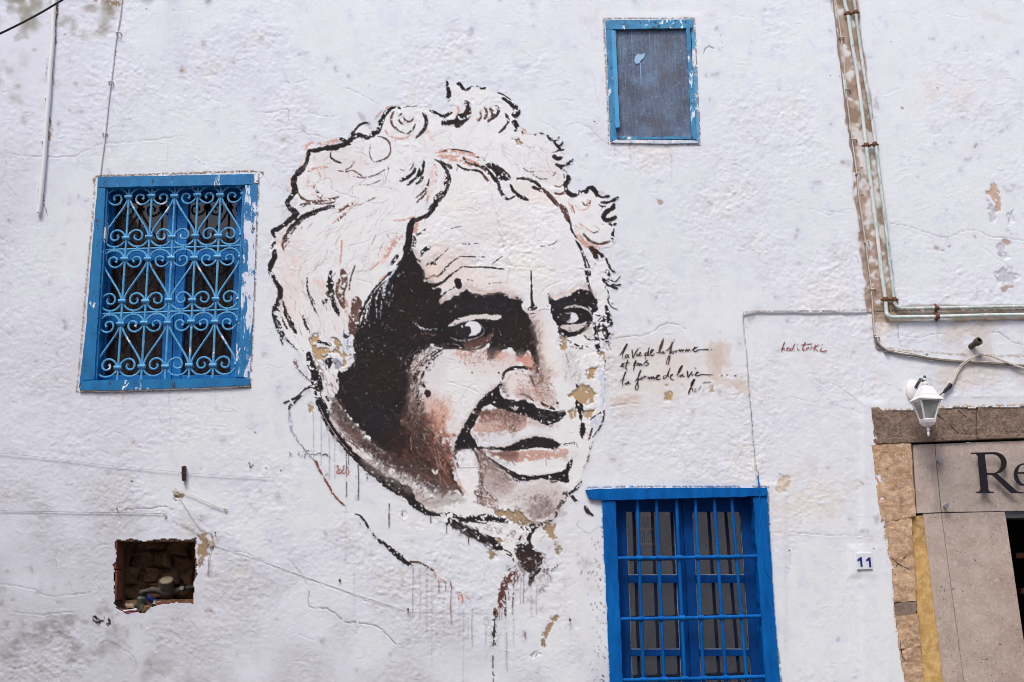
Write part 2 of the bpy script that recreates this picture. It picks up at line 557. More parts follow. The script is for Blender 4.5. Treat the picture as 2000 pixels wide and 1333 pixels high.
# ---- relief in metres, towards the street
Hm = 0.0020 * nz(190, 11) + 0.0008 * nz(70, 12) + 0.00018 * nz(26, 13)
REG = np.clip(0.42 + 0.34 * N4 + 0.30 * N5 + 0.35 * smooth(700 - XX, 0, 700) + 0.35 * smooth(YY - 900, 0, 350) - 0.35 * blob(1640, 1150, 170, 260) - .3 * blob(640, 1180, 200, 60), 0.06, 1.5)
def terraces(field, k, edge):
    t = field * k
    f = t - np.floor(t)
    return np.floor(t) + smooth(f, 0.0, edge)
fl = 0.8 * nz(34, 14, 1.3) + 0.45 * nz(13, 15) + 0.18 * nz(5, 16)
Hm += 0.0009 * REG * terraces(fl, 1.1, 0.05) - 0.0009 * REG * fl * 1.1
fl2 = 0.7 * nz(16, 17, 1.5) + 0.5 * nz(6.5, 18)
Hm += 0.0008 * REG * smooth(fl2, 0.95, 1.05)
Hm -= 0.0010 * REG * smooth(nz(19, 19) + .5 * nz(7, 20), 1.15, 1.3)
Hm += REG * (0.00014 * nz(9, 21, 1.4) + 0.00028 * nz(5, 22, 1.5) + 0.00044 * nz(2.8, 23))
# trowel ridges running a little downhill
rid = np.abs(nz(15, 24, 3.4) + .35 * nz(6, 25))
Hm += 0.0009 * REG * np.exp(-(rid / 0.10) ** 2) * smooth(nz(80, 26), -0.2, 0.8)
Hm -= 0.0010 * FL + 0.0012 * FL2
# the lower right field lies behind the thicker coat above and to its left
px = 1451 + (YY - 612) * 0.082
step = smooth(XX - px + 0.7 * N3, -1.5, 2.0) * smooth(YY - 612 - 2.5 * np.exp(-(XX - 1470) / 26.0) + 0.6 * N3, -1.5, 2.0)
Hm -= 0.0105 * step * smooth(1715 - XX, -30, 10)
WC.stroke((150, 142, 138), 2.0, [1452, 611, 1470, 609, 1560, 608, 1640, 607, 1704, 606], dry=.15, rough=.4, taper=False)  # shade line along the edge of the thicker coat, painted in
WC.stroke((70, 62, 58), 1.4, [1560, 608, 1600, 608, 1640, 607], dry=.3, rough=.4)
WC.stroke((170, 166, 168), 1.6, [1451, 614, 1458, 690, 1466, 790, 1474, 880, 1483, 948], dry=.25, rough=.4, taper=False)
WC.stroke((110, 102, 98), 1.5, [1462, 740, 1467, 800, 1473, 870], dry=.45, rough=.5)
WC.stroke((60, 58, 60), 2.2, [1481, 915, 1484, 952], dry=.05, rough=.3)

# ---- cracks
CR = Canvas(OX, OY, OX + CW, OY + CH)
def crack(pts, w=1.3, depth=1.0, dark=0.5, seed=None, jit=1.6):
    w *= 1.25
    P = crv(pts, step=6)
    rg = np.random.default_rng(int(abs(pts[0] * 7 + pts[1] * 13)) + 3)
    P = P + np.cumsum(rg.normal(0, jit * .45, P.shape), 0) * np.minimum(1, np.minimum(np.arange(len(P)), np.arange(len(P))[::-1]) / 3.0)[:, None] * .5 + rg.normal(0, jit * .4, P.shape)
    CR.stroke((0, 0, 0), w, P.ravel().tolist(), dry=.12, soft=1.2, rough=.4, op=depth, sharp=True)
    if dark > 0: WC.stroke((96, 86, 80), w * .8, P.ravel().tolist(), dry=.10, soft=1.0, rough=.4, op=dark * .75, sharp=True)
for p, w, d, dk in (
    ([552, 140, 566, 166, 590, 160, 604, 155], 1.3, .8, .3), ([500, 218, 524, 220, 562, 214, 568, 220, 590, 217, 630, 228, 660, 226], 1.4, .9, .3),
    ([565, 215, 566, 240, 586, 252, 600, 263, 612, 262, 640, 272], 1.5, 1, .35), ([663, 225, 668, 245, 672, 262], 1.1, .7, .2), ([672, 172, 690, 178, 715, 190, 740, 204], 1.4, .9, .3),
    ([516, 262, 545, 258, 565, 255, 590, 256], 1.2, .7, .2), ([512, 340, 530, 360, 545, 365, 562, 384], 1.3, .8, .3), ([505, 245, 515, 258], 1.2, .7, .2), ([526, 320, 550, 338, 580, 332], 1.1, .6, .2),
    ([10, 300, 75, 308, 150, 306, 200, 285, 260, 282, 330, 276, 370, 268], 1.5, .9, .35), ([150, 310, 165, 330, 190, 338], 1.2, .7, .2), ([5, 355, 30, 380, 45, 400], 1.3, .8, .25), ([10, 270, 12, 330, 5, 350], 1.2, .7, .2),
    ([560, 1090, 580, 1110, 590, 1125, 602, 1145], 1.6, 1, .4), ([605, 1150, 606, 1185, 640, 1190, 660, 1203, 676, 1215, 700, 1216, 730, 1221, 745, 1228, 760, 1240, 775, 1256, 800, 1260], 2.2, 1, .75),
    ([418, 1085, 470, 1078, 540, 1108, 600, 1128, 660, 1150, 720, 1172, 790, 1193], 1.4, .8, .3), ([1500, 1040, 1560, 1042, 1620, 1048, 1680, 1050, 1738, 1056], 1.3, .8, .3),
    ([1588, 722, 1592, 740, 1605, 750, 1625, 748, 1660, 770, 1690, 795], 1.2, .8, .3), ([1508, 750, 1512, 790], 1.3, .7, .3), ([1520, 790, 1545, 776, 1590, 785, 1610, 770, 1620, 745], 1.0, .6, .2),
    ([1400, 88, 1406, 100, 1409, 95], 1.2, .8, .4), ([1374, 105, 1376, 95, 1385, 92, 1397, 95], 2.4, 1, .85), ([1406, 62, 1411, 95], 1.6, .9, .5), ([1610, 532, 1640, 520, 1668, 500, 1680, 520, 1690, 525], 1.4, .9, .35),
    ([1605, 410, 1650, 416, 1668, 414], 1.2, .7, .3), ([1735, 437, 1760, 441, 1800, 453, 1820, 460, 1850, 465, 1880, 452, 1910, 450, 1940, 462, 1970, 464, 2000, 470], 1.4, .9, .4),
    ([1846, 420, 1850, 460, 1848, 480], 1.0, .6, .25), ([1800, 592, 1815, 582, 1830, 588], 1.1, .7, .3), ([1935, 652, 1950, 650, 1970, 664, 1990, 672, 2000, 676], 1.8, 1, .55), ([1760, 655, 1790, 660, 1830, 652, 1860, 660, 1880, 670], 1.2, .7, .4),
    ([1900, 655, 1930, 650], 1.1, .7, .4), ([1755, 625, 1756, 655, 1760, 680], 2.0, .9, .5), ([1190, 667, 1215, 660, 1240, 658, 1260, 657, 1285, 645, 1297, 637, 1320, 636, 1340, 643], 1.8, 1, .55),
    ([1190, 795, 1210, 792, 1225, 788, 1250, 790], 2.0, 1, .6), ([1105, 250, 1130, 240, 1160, 258], 1.2, .7, .25), ([1085, 195, 1105, 194, 1125, 198], 1.3, .7, .3), ([1155, 255, 1175, 275, 1200, 292, 1210, 300], 1.4, .8, .3),
    ([1110, 300, 1135, 330, 1160, 335], 1.2, .7, .2), ([1050, 235, 1080, 250, 1100, 265], 1.2, .7, .2), ([1156, 140, 1160, 155, 1170, 210], 1.2, .7, .25), ([230, 1003, 250, 996, 290, 995, 320, 991, 345, 998], 2.2, 1, .65),
    ([0, 1140, 60, 1150, 100, 1165, 180, 1158], 1.4, .9, .3), ([20, 1195, 80, 1200, 140, 1196, 150, 1215], 1.6, 1, .35), ([180, 1290, 200, 1255, 230, 1265, 262, 1290, 262, 1320], 1.4, .9, .25),
    ([970, 450, 985, 480, 995, 520, 990, 560, 985, 600], 1.2, .8, .35), ([960, 380, 965, 410, 975, 440, 985, 460], 1.1, .7, .25), ([1000, 482, 1040, 475, 1062, 470], 1.0, .6, .25),
    ([980, 520, 1040, 525, 1060, 524, 1090, 535, 1115, 536, 1135, 525], 1.1, .7, .3), ([1115, 536, 1125, 545, 1142, 526], 1.0, .6, .25), ([880, 430, 900, 455, 915, 480, 930, 500], 1.0, .6, .2),
    ([625, 355, 645, 350, 647, 368, 660, 375, 690, 386, 700, 392], 1.3, .9, .45), ([500, 455, 540, 470], 1.0, .5, .15), ([580, 483, 600, 485], 1.6, .7, .4), ([597, 491, 612, 495], 1.6, .7, .4), ([693, 545, 715, 550, 728, 556], 1.3, .8, .4),
    ([783, 300, 800, 320, 770, 290], 1.0, .5, .15), ([720, 362, 780, 375, 785, 385], 1.1, .7, .25), ([705, 345, 718, 362, 735, 372], 1.0, .6, .25), ([900, 795, 905, 770, 925, 750, 942, 765], 1.2, .8, .3), ([870, 745, 920, 760, 940, 770, 943, 775], 1.2, .8, .2),
    ([1270, 280, 1350, 300, 1420, 290], 1.0, .5, .12), ([1430, 480, 1490, 490, 1540, 470], 1.0, .5, .12), ([1060, 1270, 1080, 1300], 1.2, .6, .2), ([0, 885, 60, 892], .8, .3, .1),
    ([840, 1165, 870, 1160], 1, .6, .3), ([690, 1215, 700, 1230, 690, 1246, 705, 1220], 1.2, .7, .3), ([1130, 1030, 1150, 1042, 1168, 1030, 1176, 1025], 1.3, .9, .5), ([345, 760, 360, 790, 365, 800], 1.2, .7, .2), ([340, 795, 362, 806, 385, 812], 1.2, .8, .2)):
    crack(p, w, d, dk)
rgc = random.Random(5)
for k in range(260):
    x, y = rgc.uniform(-100, 2100), rgc.uniform(-100, 1440)
    a = rgc.uniform(0, 6.28); L = rgc.uniform(25, 120)
    P = []
    for j in range(5):
        P += [x, y]
        a += rgc.gauss(0, .5); x += math.cos(a) * L / 5; y += math.sin(a) * L / 5
    crack(P, rgc.uniform(.8, 1.3), rgc.uniform(.4, .9), rgc.choice((0, 0, .12, .2)))
Hm -= 0.0028 * CR.a
Hm += 0.0009 * np.clip(np.roll(CR.a, 3, 0) - CR.a, 0, 1)
# short lifted edges of the old lime coats
FK = Canvas(OX, OY, OX + CW, OY + CH)
rgf = random.Random(77)
nf = 0
while nf < 4600:
    x, y = rgf.uniform(-60, 2060), rgf.uniform(-50, 1390)
    if rgf.random() > .15 + REG[int(y) - OY, int(x) - OX]: continue
    nf += 1
    a = rgf.choice((rgf.gauss(.5, .5), rgf.gauss(-.4, .5), rgf.uniform(0, 6.28))); L = rgf.uniform(4, 22); c_ = rgf.gauss(0, .5)
    FK.stroke((0, 0, 0), rgf.uniform(.9, 1.7), [x, y, x + math.cos(a) * L * .5, y + math.sin(a) * L * .5, x + math.cos(a) * L * .5 + math.cos(a + c_) * L * .5, y + math.sin(a) * L * .5 + math.sin(a + c_) * L * .5], dry=.1, soft=1.2, rough=.5, op=rgf.uniform(.3, 1))
Hm += 0.0022 * FK.a - 0.0016 * np.roll(FK.a, 2, 0)
def wpeel(col, pts, depth=0.0034, dry=.2, rough=2.4, edge=(120, 112, 104)):
    """a place where the white coat has fallen off and the render beneath shows"""
    n = WC
    WC.poly(edge, pts, dry=dry, rough=rough, soft=2.6, grain=U23, op=.7)
    WC.poly(col, pts, dry=dry, rough=rough, soft=1.0, grain=U23)
    WC.poly(tuple(v * .78 for v in col), pts, dry=.5, rough=rough, soft=3, grain=U12, op=.45)
    WC.poly(tuple(min(255, v * 1.14) for v in col), pts, dry=.62, rough=rough, soft=3, grain=U23, op=.5)
    P = crv(pts, True, 5.0)
    r = n.sdf(P, 8)
    if r is not None:
        sl, gs, D = r
        D = D + rough * (0.9 * N2[gs] + 0.5 * N1[gs] + .5 * N3[gs])
        Hm[gs] -= depth * np.clip(0.5 - D / 1.6, 0, 1)
TAN, TAN2 = (176, 150, 116), (158, 136, 110)
PEELS = [(TAN, [604, 660, 615, 652, 624, 656, 622, 665, 612, 672, 625, 677, 640, 682, 645, 688, 655, 680, 650, 668, 648, 658, 660, 662, 667, 672, 668, 682, 675, 690, 683, 695, 678, 705, 672, 715, 660, 692, 640, 690, 632, 700, 620, 705, 612, 695, 608, 680, 606, 670]),
    (TAN2, [965, 1000, 975, 992, 990, 992, 1000, 998, 1010, 994, 1020, 1000, 1030, 1010, 1038, 1022, 1025, 1028, 1010, 1026, 1000, 1018, 985, 1008, 970, 1008]), (TAN2, [1057, 1032, 1070, 1022, 1084, 1024, 1085, 1040, 1088, 1060, 1098, 1074, 1090, 1084, 1080, 1060, 1068, 1040]),
    (TAN, [1106, 772, 1120, 765, 1130, 756, 1145, 751, 1160, 762, 1163, 775, 1160, 785, 1150, 790, 1135, 788, 1125, 780, 1112, 775]), (TAN, [1148, 742, 1146, 726, 1155, 719, 1167, 720, 1160, 735, 1155, 747]), (TAN, [1094, 656, 1105, 655, 1108, 672, 1104, 687, 1096, 684, 1093, 670]),
    (TAN, [1108, 803, 1120, 800, 1128, 810, 1115, 822, 1109, 815]), (TAN, [1139, 804, 1150, 802, 1160, 798, 1157, 812, 1148, 820, 1140, 812]), (TAN, [1174, 684, 1180, 690, 1178, 704, 1172, 700]), (TAN2, [951, 1079, 966, 1077, 970, 1086, 960, 1092, 952, 1088]), (TAN2, [970, 1054, 979, 1051, 981, 1058, 974, 1062]),
    (TAN, [600, 790, 611, 792, 614, 799, 605, 806]), (TAN, [1006, 272, 1015, 269, 1021, 282, 1012, 284]), (TAN, [1298, 768, 1312, 763, 1317, 768, 1314, 778, 1300, 781]), (TAN, [1386, 758, 1394, 756, 1394, 763, 1388, 765]), (TAN, [1297, 750, 1302, 752, 1299, 757, 1296, 754]),
    (TAN, [1409, 766, 1416, 764, 1417, 772, 1411, 772]), (TAN2, [1082, 1201, 1091, 1206, 1078, 1224, 1070, 1240, 1064, 1264, 1056, 1263, 1061, 1240, 1070, 1222]), ((190, 164, 146), [1928, 370, 1935, 363, 1948, 359, 1951, 376, 1953, 395, 1955, 412, 1948, 416, 1943, 404, 1933, 386, 1925, 378]),
    ((196, 197, 206), [1931, 388, 1940, 402, 1944, 420, 1938, 434, 1933, 425]), ((196, 196, 204), [1968, 415, 1980, 414, 1979, 432, 1972, 436]), ((194, 194, 203), [1945, 482, 1962, 478, 1964, 500, 1955, 506]), ((192, 192, 201), [1945, 532, 1968, 524, 1985, 540, 1976, 556, 1950, 550]),
    ((204, 188, 174), [1520, 942, 1528, 932, 1540, 928, 1544, 946, 1530, 960, 1518, 958]), (TAN2, [387, 1042, 400, 1040, 416, 1048, 418, 1062, 412, 1078, 402, 1090, 388, 1088, 384, 1070, 392, 1062]), ((150, 130, 118), [386, 1092, 397, 1096, 398, 1104, 390, 1108]),
    (TAN2, [338, 960, 348, 958, 358, 970, 352, 978, 340, 974]), ((140, 122, 104), [1036, 1280, 1050, 1277, 1042, 1283]), (TAN2, [785, 999, 793, 1004, 791, 1012, 785, 1006])]
# beige weathered field behind the written lines
WC.poly((214, 204, 192), [1200, 660, 1260, 655, 1330, 660, 1395, 670, 1420, 690, 1412, 712, 1430, 740, 1455, 745, 1458, 770, 1400, 752, 1340, 760, 1310, 800, 1250, 830, 1190, 820, 1182, 740], dry=.45, rough=12, soft=34, grain=U23, op=.6)
for q in ([1385, 672, 1405, 668, 1432, 676, 1425, 690, 1418, 700, 1430, 712, 1414, 716, 1408, 730, 1400, 742, 1385, 735, 1380, 700], [1405, 735, 1425, 742, 1455, 745, 1461, 772, 1440, 766, 1420, 752, 1395, 745], [1190, 783, 1230, 772, 1252, 776, 1225, 788, 1192, 792]):
    WC.poly((198, 178, 164), q, dry=.45, rough=3, soft=5, grain=U23, op=.75)
# the fallen-off render along the painted pipes
strip = np.clip(smooth(XX - (1628 + np.maximum(YY + 160, 0) * 0.104 - 16 + 3 * N3 * .7 + 3 * N6), -2, 2) * smooth((1676 + (YY) * 0.122 + 2.0 * N6) - XX, -2, 2), 0, 1) * smooth(612 - YY, -3, 3)
stripm = smooth(N6 * .6 + N3 * .6 + .4 * N7 + .35 * N2 + 0.25 + .5 * smooth(300 - YY, 0, 300), -.7, .5)
tint(strip * .8, (202, 196, 192))
tint(strip * stripm * .9, (164, 140, 124))
tint(strip * smooth(N3 + N7 + .5 * N2, .6, 1.8) * .55, (128, 110, 98))
tint(strip * smooth(-N7 - .6 * N2 - .4 * N3, 1.2, 1.6) * .8, (214, 212, 214))
Hm -= strip * (0.004 + .0025 * stripm)
hs = smooth(XX - 1706, -2, 4) * smooth(YY - (598 + 1.2 * N6), -2, 2) * smooth(628 + 2 * N6 - YY, -3, 3)
tint(hs * (.55 + .25 * smooth(N6 + N3, -1, 1)), (150, 128, 110))
Hm -= hs * .003
tint(smooth(XX - 1706, -2, 4) * smooth(YY - 626, -8, 4) * smooth(735 + 10 * N4 - YY, -30, 20) * .4 * smooth(N4 + N6 * .7 + N3 * .4, -1.0, 1.6), (196, 178, 160))
WC.stroke((40, 34, 32), 2.2, [1705, 608, 1760, 607, 2160, 604], dry=.2, rough=.4, taper=False)  # dark shade below the upper pipe, painted as a line
WC.stroke((176, 164, 154), 5, [1712, 678, 1800, 688, 1900, 694, 2160, 700], dry=.4, rough=1.2, taper=False)
# scars beside the conduit at the upper left
for p, w, c in (([106, 0, 112, 20, 106, 50, 108, 90], 9, (134, 112, 98)), ([104, 100, 102, 130, 98, 170], 5, (140, 118, 104)), ([98, 230, 99, 250, 95, 282], 7, (160, 134, 118)), ([88, 300, 86, 350, 84, 385, 92, 420], 2.2, (110, 88, 78)),
                ([94, 115, 90, 150], 4, (96, 84, 78)), ([226, 100, 222, 125, 218, 150], 2, (104, 84, 74)), ([214, 180, 210, 215], 2, (120, 100, 90)), ([205, 0, 215, 8, 236, 6], 12, (140, 122, 108)), ([180, 2, 190, 3], 10, (140, 120, 104))):
    WC.stroke(c, w, p, dry=.3, rough=1.6, soft=1.2)
# bare mortar round the frames
for p, w, c in (([184, 356, 188, 346, 250, 343, 400, 338, 506, 336, 508, 345], 6, (150, 128, 106)), ([186, 350, 180, 430, 168, 560, 158, 680, 150, 764], 4.5, (170, 146, 118)), ([150, 766, 220, 765, 330, 762, 420, 757, 490, 757], 4, (150, 128, 110)), ([506, 340, 503, 420, 498, 560, 492, 700, 489, 758], 3.4, (126, 104, 88)),
                ([1179, 40, 1184, 140, 1188, 240, 1189, 280], 4.5, (168, 146, 132)), ([1356, 36, 1360, 120, 1364, 200, 1368, 282], 4.0, (150, 128, 114)), ([1180, 37, 1260, 36, 1354, 35], 3, (140, 118, 104)), ([1188, 281, 1260, 281, 1368, 284], 4, (190, 170, 150)),
                ([1142, 953, 1200, 951, 1300, 951, 1420, 951, 1502, 951], 3.0, (128, 116, 108)), ([1500, 955, 1504, 1060, 1512, 1200, 1527, 1333, 1536, 1440], 4, (150, 142, 136))):
    WC.stroke(tuple(v * .86 for v in c), w * .62, p, dry=.14, rough=1.0, soft=1.4, taper=False)
for q in ([1175, 985, 1181, 1100, 1186, 1200, 1195, 1440], [1499, 972, 1508, 1130, 1516, 1240, 1533, 1440], [1150, 953, 1300, 951, 1499, 951]): WC.stroke((44, 128, 190), 3.2, q, dry=.55, rough=1.6, taper=False)
WC.stroke((30, 130, 196), 4, [1175, 1030, 1182, 1045, 1180, 1085, 1186, 1120], dry=.3, rough=1.5)
WC.stroke((20, 60, 110), 3, [1176, 1318, 1180, 1326, 1178, 1333], dry=.3)
# dark flakes left of the barred window
rs = random.Random(8)
for k in range(120):
    y = rs.uniform(1035, 1330); x = rs.gauss(1168, 12) if y < 1200 else rs.gauss(1174, 8)
    if x > 1183: continue
    r = rs.uniform(.8, 3.8) * (1.3 if y < 1200 else .8)
    WC.stroke(rs.choice(((70, 58, 50), (96, 80, 68), (120, 104, 90))), r, [x, y, x + rs.uniform(-5, 4), y + rs.uniform(1, 6)], dry=.2, rough=1.4, op=.85)
for x, y, r, c in ((965, 1238, 7, (60, 56, 54)), (967, 1258, 5, (70, 66, 62)), (963, 1212, 3, (90, 84, 80)), (200, 1214, 7, (46, 40, 38)), (222, 1215, 2, (30, 26, 24)), (212, 1211, 3, (40, 34, 30)), (1686, 946, 2, (36, 30, 28)), (1706, 1072, 2.2, (36, 30, 28)), (1543, 1075, 3.2, (126, 70, 52)), (1533, 942, 2.4, (90, 66, 52)),
                   (1810, 693.6, 2, (40, 36, 34)), (1684, 328, 2.6, (70, 54, 46)), (1684, 381, 3, (110, 96, 88)), (1762, 211, 3.2, (160, 112, 98)), (1740, 82, 2, (110, 96, 88)), (1831, 172, 1.6, (60, 52, 48)), (258, 940, 2.4, (80, 76, 78)), (549, 920, 2.4, (40, 38, 40)), (664, 1134, 3, (60, 54, 54)), (1161, 238, 1.4, (60, 54, 54)), (498, 845, 2, (60, 56, 56)),
                   (1495, 1085, 2, (96, 76, 60)), (286, 18, 2.6, (50, 44, 40)), (127, 68, 1.8, (50, 46, 46)), (1640, 150, 1.6, (90, 80, 76)), (1622, 148, 1.4, (90, 80, 76)), (520, 915, 1.6, (110, 104, 104))):
    WC.stroke(c, r, [x - .5, y, x + .6, y + .4], dry=0, rough=.8, soft=1.4, taper=False)
# the burnt streak under the nail
WC.stroke((34, 32, 32), [3, 3.4, 2.6], [966, 1196, 966, 1220, 965, 1245, 963, 1262], dry=.04, rough=.6)
WC.stroke((96, 92, 90), [18, 26, 12], [965, 1225, 964, 1245, 963, 1262], dry=.5, rough=5, soft=14, op=.5)
WC.stroke((70, 66, 64), [5, 4, 3], [962, 1282, 963, 1310, 965, 1340], dry=.3, rough=1, op=.7)
# burn ring low on the left
WC.stroke((36, 32, 30), [9, 5, 3, 3], [186, 1209, 194, 1216, 205, 1222, 214, 1216, 213, 1210, 204, 1208], dry=.12, rough=1.6)
for x, y in ((345, 780), (420, 800), (480, 830), (520, 905), (380, 1010), (150, 1130), (90, 1100), (480, 1010), (430, 960)):
    crack([x, y, x + rs.uniform(8, 20), y + rs.uniform(-8, 12), x + rs.uniform(20, 40), y + rs.uniform(-12, 20)], 1.8, .9, .3)
WC.stroke((70, 56, 48), 2.6, [487, 904, 489, 915, 494, 908, 503, 911], dry=.2, rough=1.2)
WC.stroke((206, 206, 216), 16, [157, 1060, 150, 1080, 140, 1115], dry=.45, rough=3, soft=8, op=.6)
for q in ([1704, 800, 1712, 868, 1726, 960, 1730, 1050, 1743, 1110, 1747, 1190, 1758, 1270, 1769, 1333, 1790, 1420], [1704, 799, 1760, 801, 1840, 795, 2000, 792]):
    WC.stroke((206, 180, 156), 7, q, dry=.5, rough=2.4, soft=2.5, taper=False)
    WC.stroke((150, 120, 96), 2.4, q, dry=.35, rough=1.6, soft=1.4, taper=False)
for x, y, L in ((1658, 34, 30), (1692, 292, 40), (1729, 592, 16), (1829, 626, 60), (1900, 690, 50), (1543, 1080, 26), (240, 768, 46), (330, 766, 60), (420, 762, 40), (1230, 284, 50), (1310, 286, 70), (1200, 284, 30), (797, 1200, 30), (1112, 1212, 26), (412, 1096, 40)):
    WC.stroke((178, 158, 142), [5, 3, 1.4], [x, y, x + 1, y + L * .5, x + 2, y + L], dry=.4, rough=1.4, soft=3, op=.5)
for c, p in PEELS: wpeel(c, p)
Hm[(slice(950 - OY, 1333 - OY), slice(1150 - OX, 1186 - OX))] += 0

for x0, y0, x1, y1 in ((150, 335, 510, 768), (1176, 32, 1372, 286), (1138, 948, 1530, 1480), (1666, 1074, 1712, 1120), (1690, 790, 2200, 1480), (216, 1046, 392, 1206)):
    d = np.maximum(np.maximum(x0 - XX, XX - x1), np.maximum(y0 - YY, YY - y1))
    k_ = smooth(d, -2, 14)
    if x0 < 216 or x0 > 1600 or x0 in (1176, 1138, 216): Hm = np.where(d < 14, np.minimum(Hm, 0.0035) * (.45 + .55 * k_), Hm)

def Hat(fx, fy):
    """relief at photo coordinates; beyond the sampled field it repeats mirrored"""
    mx = np.abs((fx - OX + CW * 4) % (2 * CW) - 0); mx = np.where(mx >= CW, 2 * CW - 1 - mx, mx)
    my = np.abs((fy - OY + CH * 4) % (2 * CH) - 0); my = np.where(my >= CH, 2 * CH - 1 - my, my)
    return mx, my
gx = np.concatenate([np.linspace(-1500, -60, 90)[:-1], np.arange(-60, 2060, 2.0), np.linspace(2060, 3400, 90)])
gy = np.concatenate([np.linspace(-900, -50, 60)[:-1], np.arange(-50, 1385, 2.0), np.linspace(1385, 1776, 40)])
GX, GY = np.meshgrid(gx, gy)
mx, my = Hat(GX, GY)
hh = bilin(Hm, mx, my)
HD = hh[59:59 + 718, 89:89 + 1060]
def relief(x, y):
    if not (-58 < x < 2056 and -48 < y < 1380): return 0.0
    return float(bilin(HD, np.array([(x + 60) / 2.0]), np.array([(y + 50) / 2.0]))[0])
wx, wz = Wnp(GX, GY)
V = np.stack([wx, -hh, wz], -1)
HOLES = [
    [192, 352, 498, 347, 480, 750, 160, 755],                                 # window with scrolled iron
    [1187, 46, 1350, 44, 1361, 274, 1196, 274],                               # small screened window
    [1186, 968, 1492, 968, 1530, 1450, 1202, 1450],                           # barred window
    [226, 1054, 300, 1053, 384, 1053, 383, 1100, 379, 1178, 320, 1182, 300, 1182, 290, 1192, 278, 1199, 244, 1197, 226, 1186, 222, 1174, 221, 1120],   # meter niche
    [1707, 801, 1760, 803, 1800, 801, 1840, 797, 1900, 797, 2000, 794, 2900, 788, 2900, 1800, 1850, 1800, 1768, 1333, 1757, 1270, 1746, 1190, 1742, 1110, 1730, 1050, 1726, 960, 1713, 868],   # stone doorway
]
cx = (GX[:-1, :-1] + GX[1:, 1:]) / 2; cy = (GY[:-1, :-1] + GY[1:, 1:]) / 2
keep = np.ones(cx.shape, bool)
cx0, cy0 = cx, cy
for hi, hq in enumerate(HOLES):
    P = crv(hq, True, 4, True)
    wob = (0, 0, 0, 2.0, 1.2)[hi]
    cx = cx0 + wob * bilin(N3 + .5 * N2, *Hat((GX[:-1, :-1] + GX[1:, 1:]) / 2, cy0)); cy = cy0 + wob * bilin(N6 + .5 * N7, *Hat(cx0, cy0))
    ins = np.zeros(cx.shape, bool)
    for a, b in zip(P[:-1], P[1:]):
        if a[1] != b[1]: ins ^= ((a[1] > cy) != (b[1] > cy)) & (cx < (b[0] - a[0]) * (cy - a[1]) / (b[1] - a[1]) + a[0])
    keep &= ~ins
M_WALL = m_plaster('old_limewashed_plaster')
house = thing('house', 'white limewashed house wall with three blue windows and a brown stone doorway', 'house', (0, 0, 0))
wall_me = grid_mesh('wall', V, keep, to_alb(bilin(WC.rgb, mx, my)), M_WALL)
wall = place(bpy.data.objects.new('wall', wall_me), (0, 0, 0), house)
tag(wall, 'cracked and flaking white plaster')

def sheet(name, cv, step, off, label=None, cat=None, thr=0.08):
    """paint on the wall: a thin coat that follows the plaster, cut to where the paint is"""
    fx = np.arange(cv.x0, cv.x0 + cv.w - 1, step); fy = np.arange(cv.y0, cv.y0 + cv.h - 1, step)
    X, Y = np.meshgrid(fx, fy)
    a = bilin(cv.a, X - cv.x0, Y - cv.y0)
    k = np.maximum(np.maximum(a[:-1, :-1], a[1:, 1:]), np.maximum(a[:-1, 1:], a[1:, :-1])) > thr
    h = bilin(HD, (X + 60) / 2.0, (Y + 50) / 2.0) + off
    x, z = Wnp(X, Y)
    me = grid_mesh(name, np.stack([x, -h, z], -1), k, to_alb(bilin(cv.rgb, X - cv.x0, Y - cv.y0)), M_WALL)
    o = place(bpy.data.objects.new(name, me), (0, 0, 0))
    return tag(o, label, cat)
# ------------------------------------------------------------------ the painted portrait
MU = Canvas(505, 145, 1235, 1345, WC)
K, K2, BR, RB, SA, PK, GR, BL, CRM = (40, 36, 38), (54, 43, 42), (94, 70, 64), (100, 68, 60), (202, 160, 146), (224, 206, 200), (150, 146, 150), (196, 206, 224), (229, 229, 230)
S, PG, HR = MU.stroke, MU.poly, MU.hairs
def wk(w, k): return [x * k for x in w] if isinstance(w, (list, tuple)) else w * k
# cream ground of the head
PG(CRM, [528, 470, 532, 455, 548, 436, 575, 420, 573, 395, 567, 380, 573, 350, 592, 330, 600, 286, 640, 286, 680, 278, 706, 246, 740, 256, 750, 222, 775, 209, 830, 213, 868, 226, 880, 205, 876, 162, 905, 168, 950, 175, 985, 186, 1008, 215, 1012, 255, 1040, 262, 1075, 268, 1097, 290, 1103, 320, 1108, 350, 1113, 378, 1150, 372, 1180, 388, 1198, 400, 1200, 470,
    1170, 490, 1186, 512, 1192, 560, 1192, 610, 1187, 650, 1176, 680, 1182, 740, 1180, 800, 1160, 850, 1146, 900, 1118, 960, 1088, 1006, 1064, 1030, 1050, 1062, 1010, 1095, 950, 1060, 880, 1022, 810, 990, 745, 945, 690, 885, 650, 810, 612, 770, 592, 700, 562, 660, 540, 610, 546, 575, 526, 524], dry=.04, soft=3, rough=1.5, op=.72, grain=U23)
PG((232, 230, 229), [880, 700, 960, 715, 1000, 720, 970, 760, 920, 800, 890, 850, 850, 790, 830, 740, 840, 700], dry=.1, soft=20, rough=4, op=.5)
PG((240, 218, 208), [1005, 354, 1045, 362, 1085, 396, 1060, 400, 1015, 394, 1000, 374], soft=8, rough=2, dry=.1, op=.6)
PG((240, 224, 216), [850, 470, 880, 500, 960, 560, 900, 560, 850, 560, 830, 510], soft=30, rough=4, dry=.2, op=.5)
for q in ([880, 340, 960, 350, 900, 420, 850, 430], [1000, 490, 1060, 500, 1080, 560, 1000, 560], [540, 560, 570, 540, 600, 620, 560, 640], [1050, 640, 1080, 640, 1100, 740, 1060, 730]):
    PG((238, 226, 214), q, soft=30, rough=5, dry=.25, op=.45)
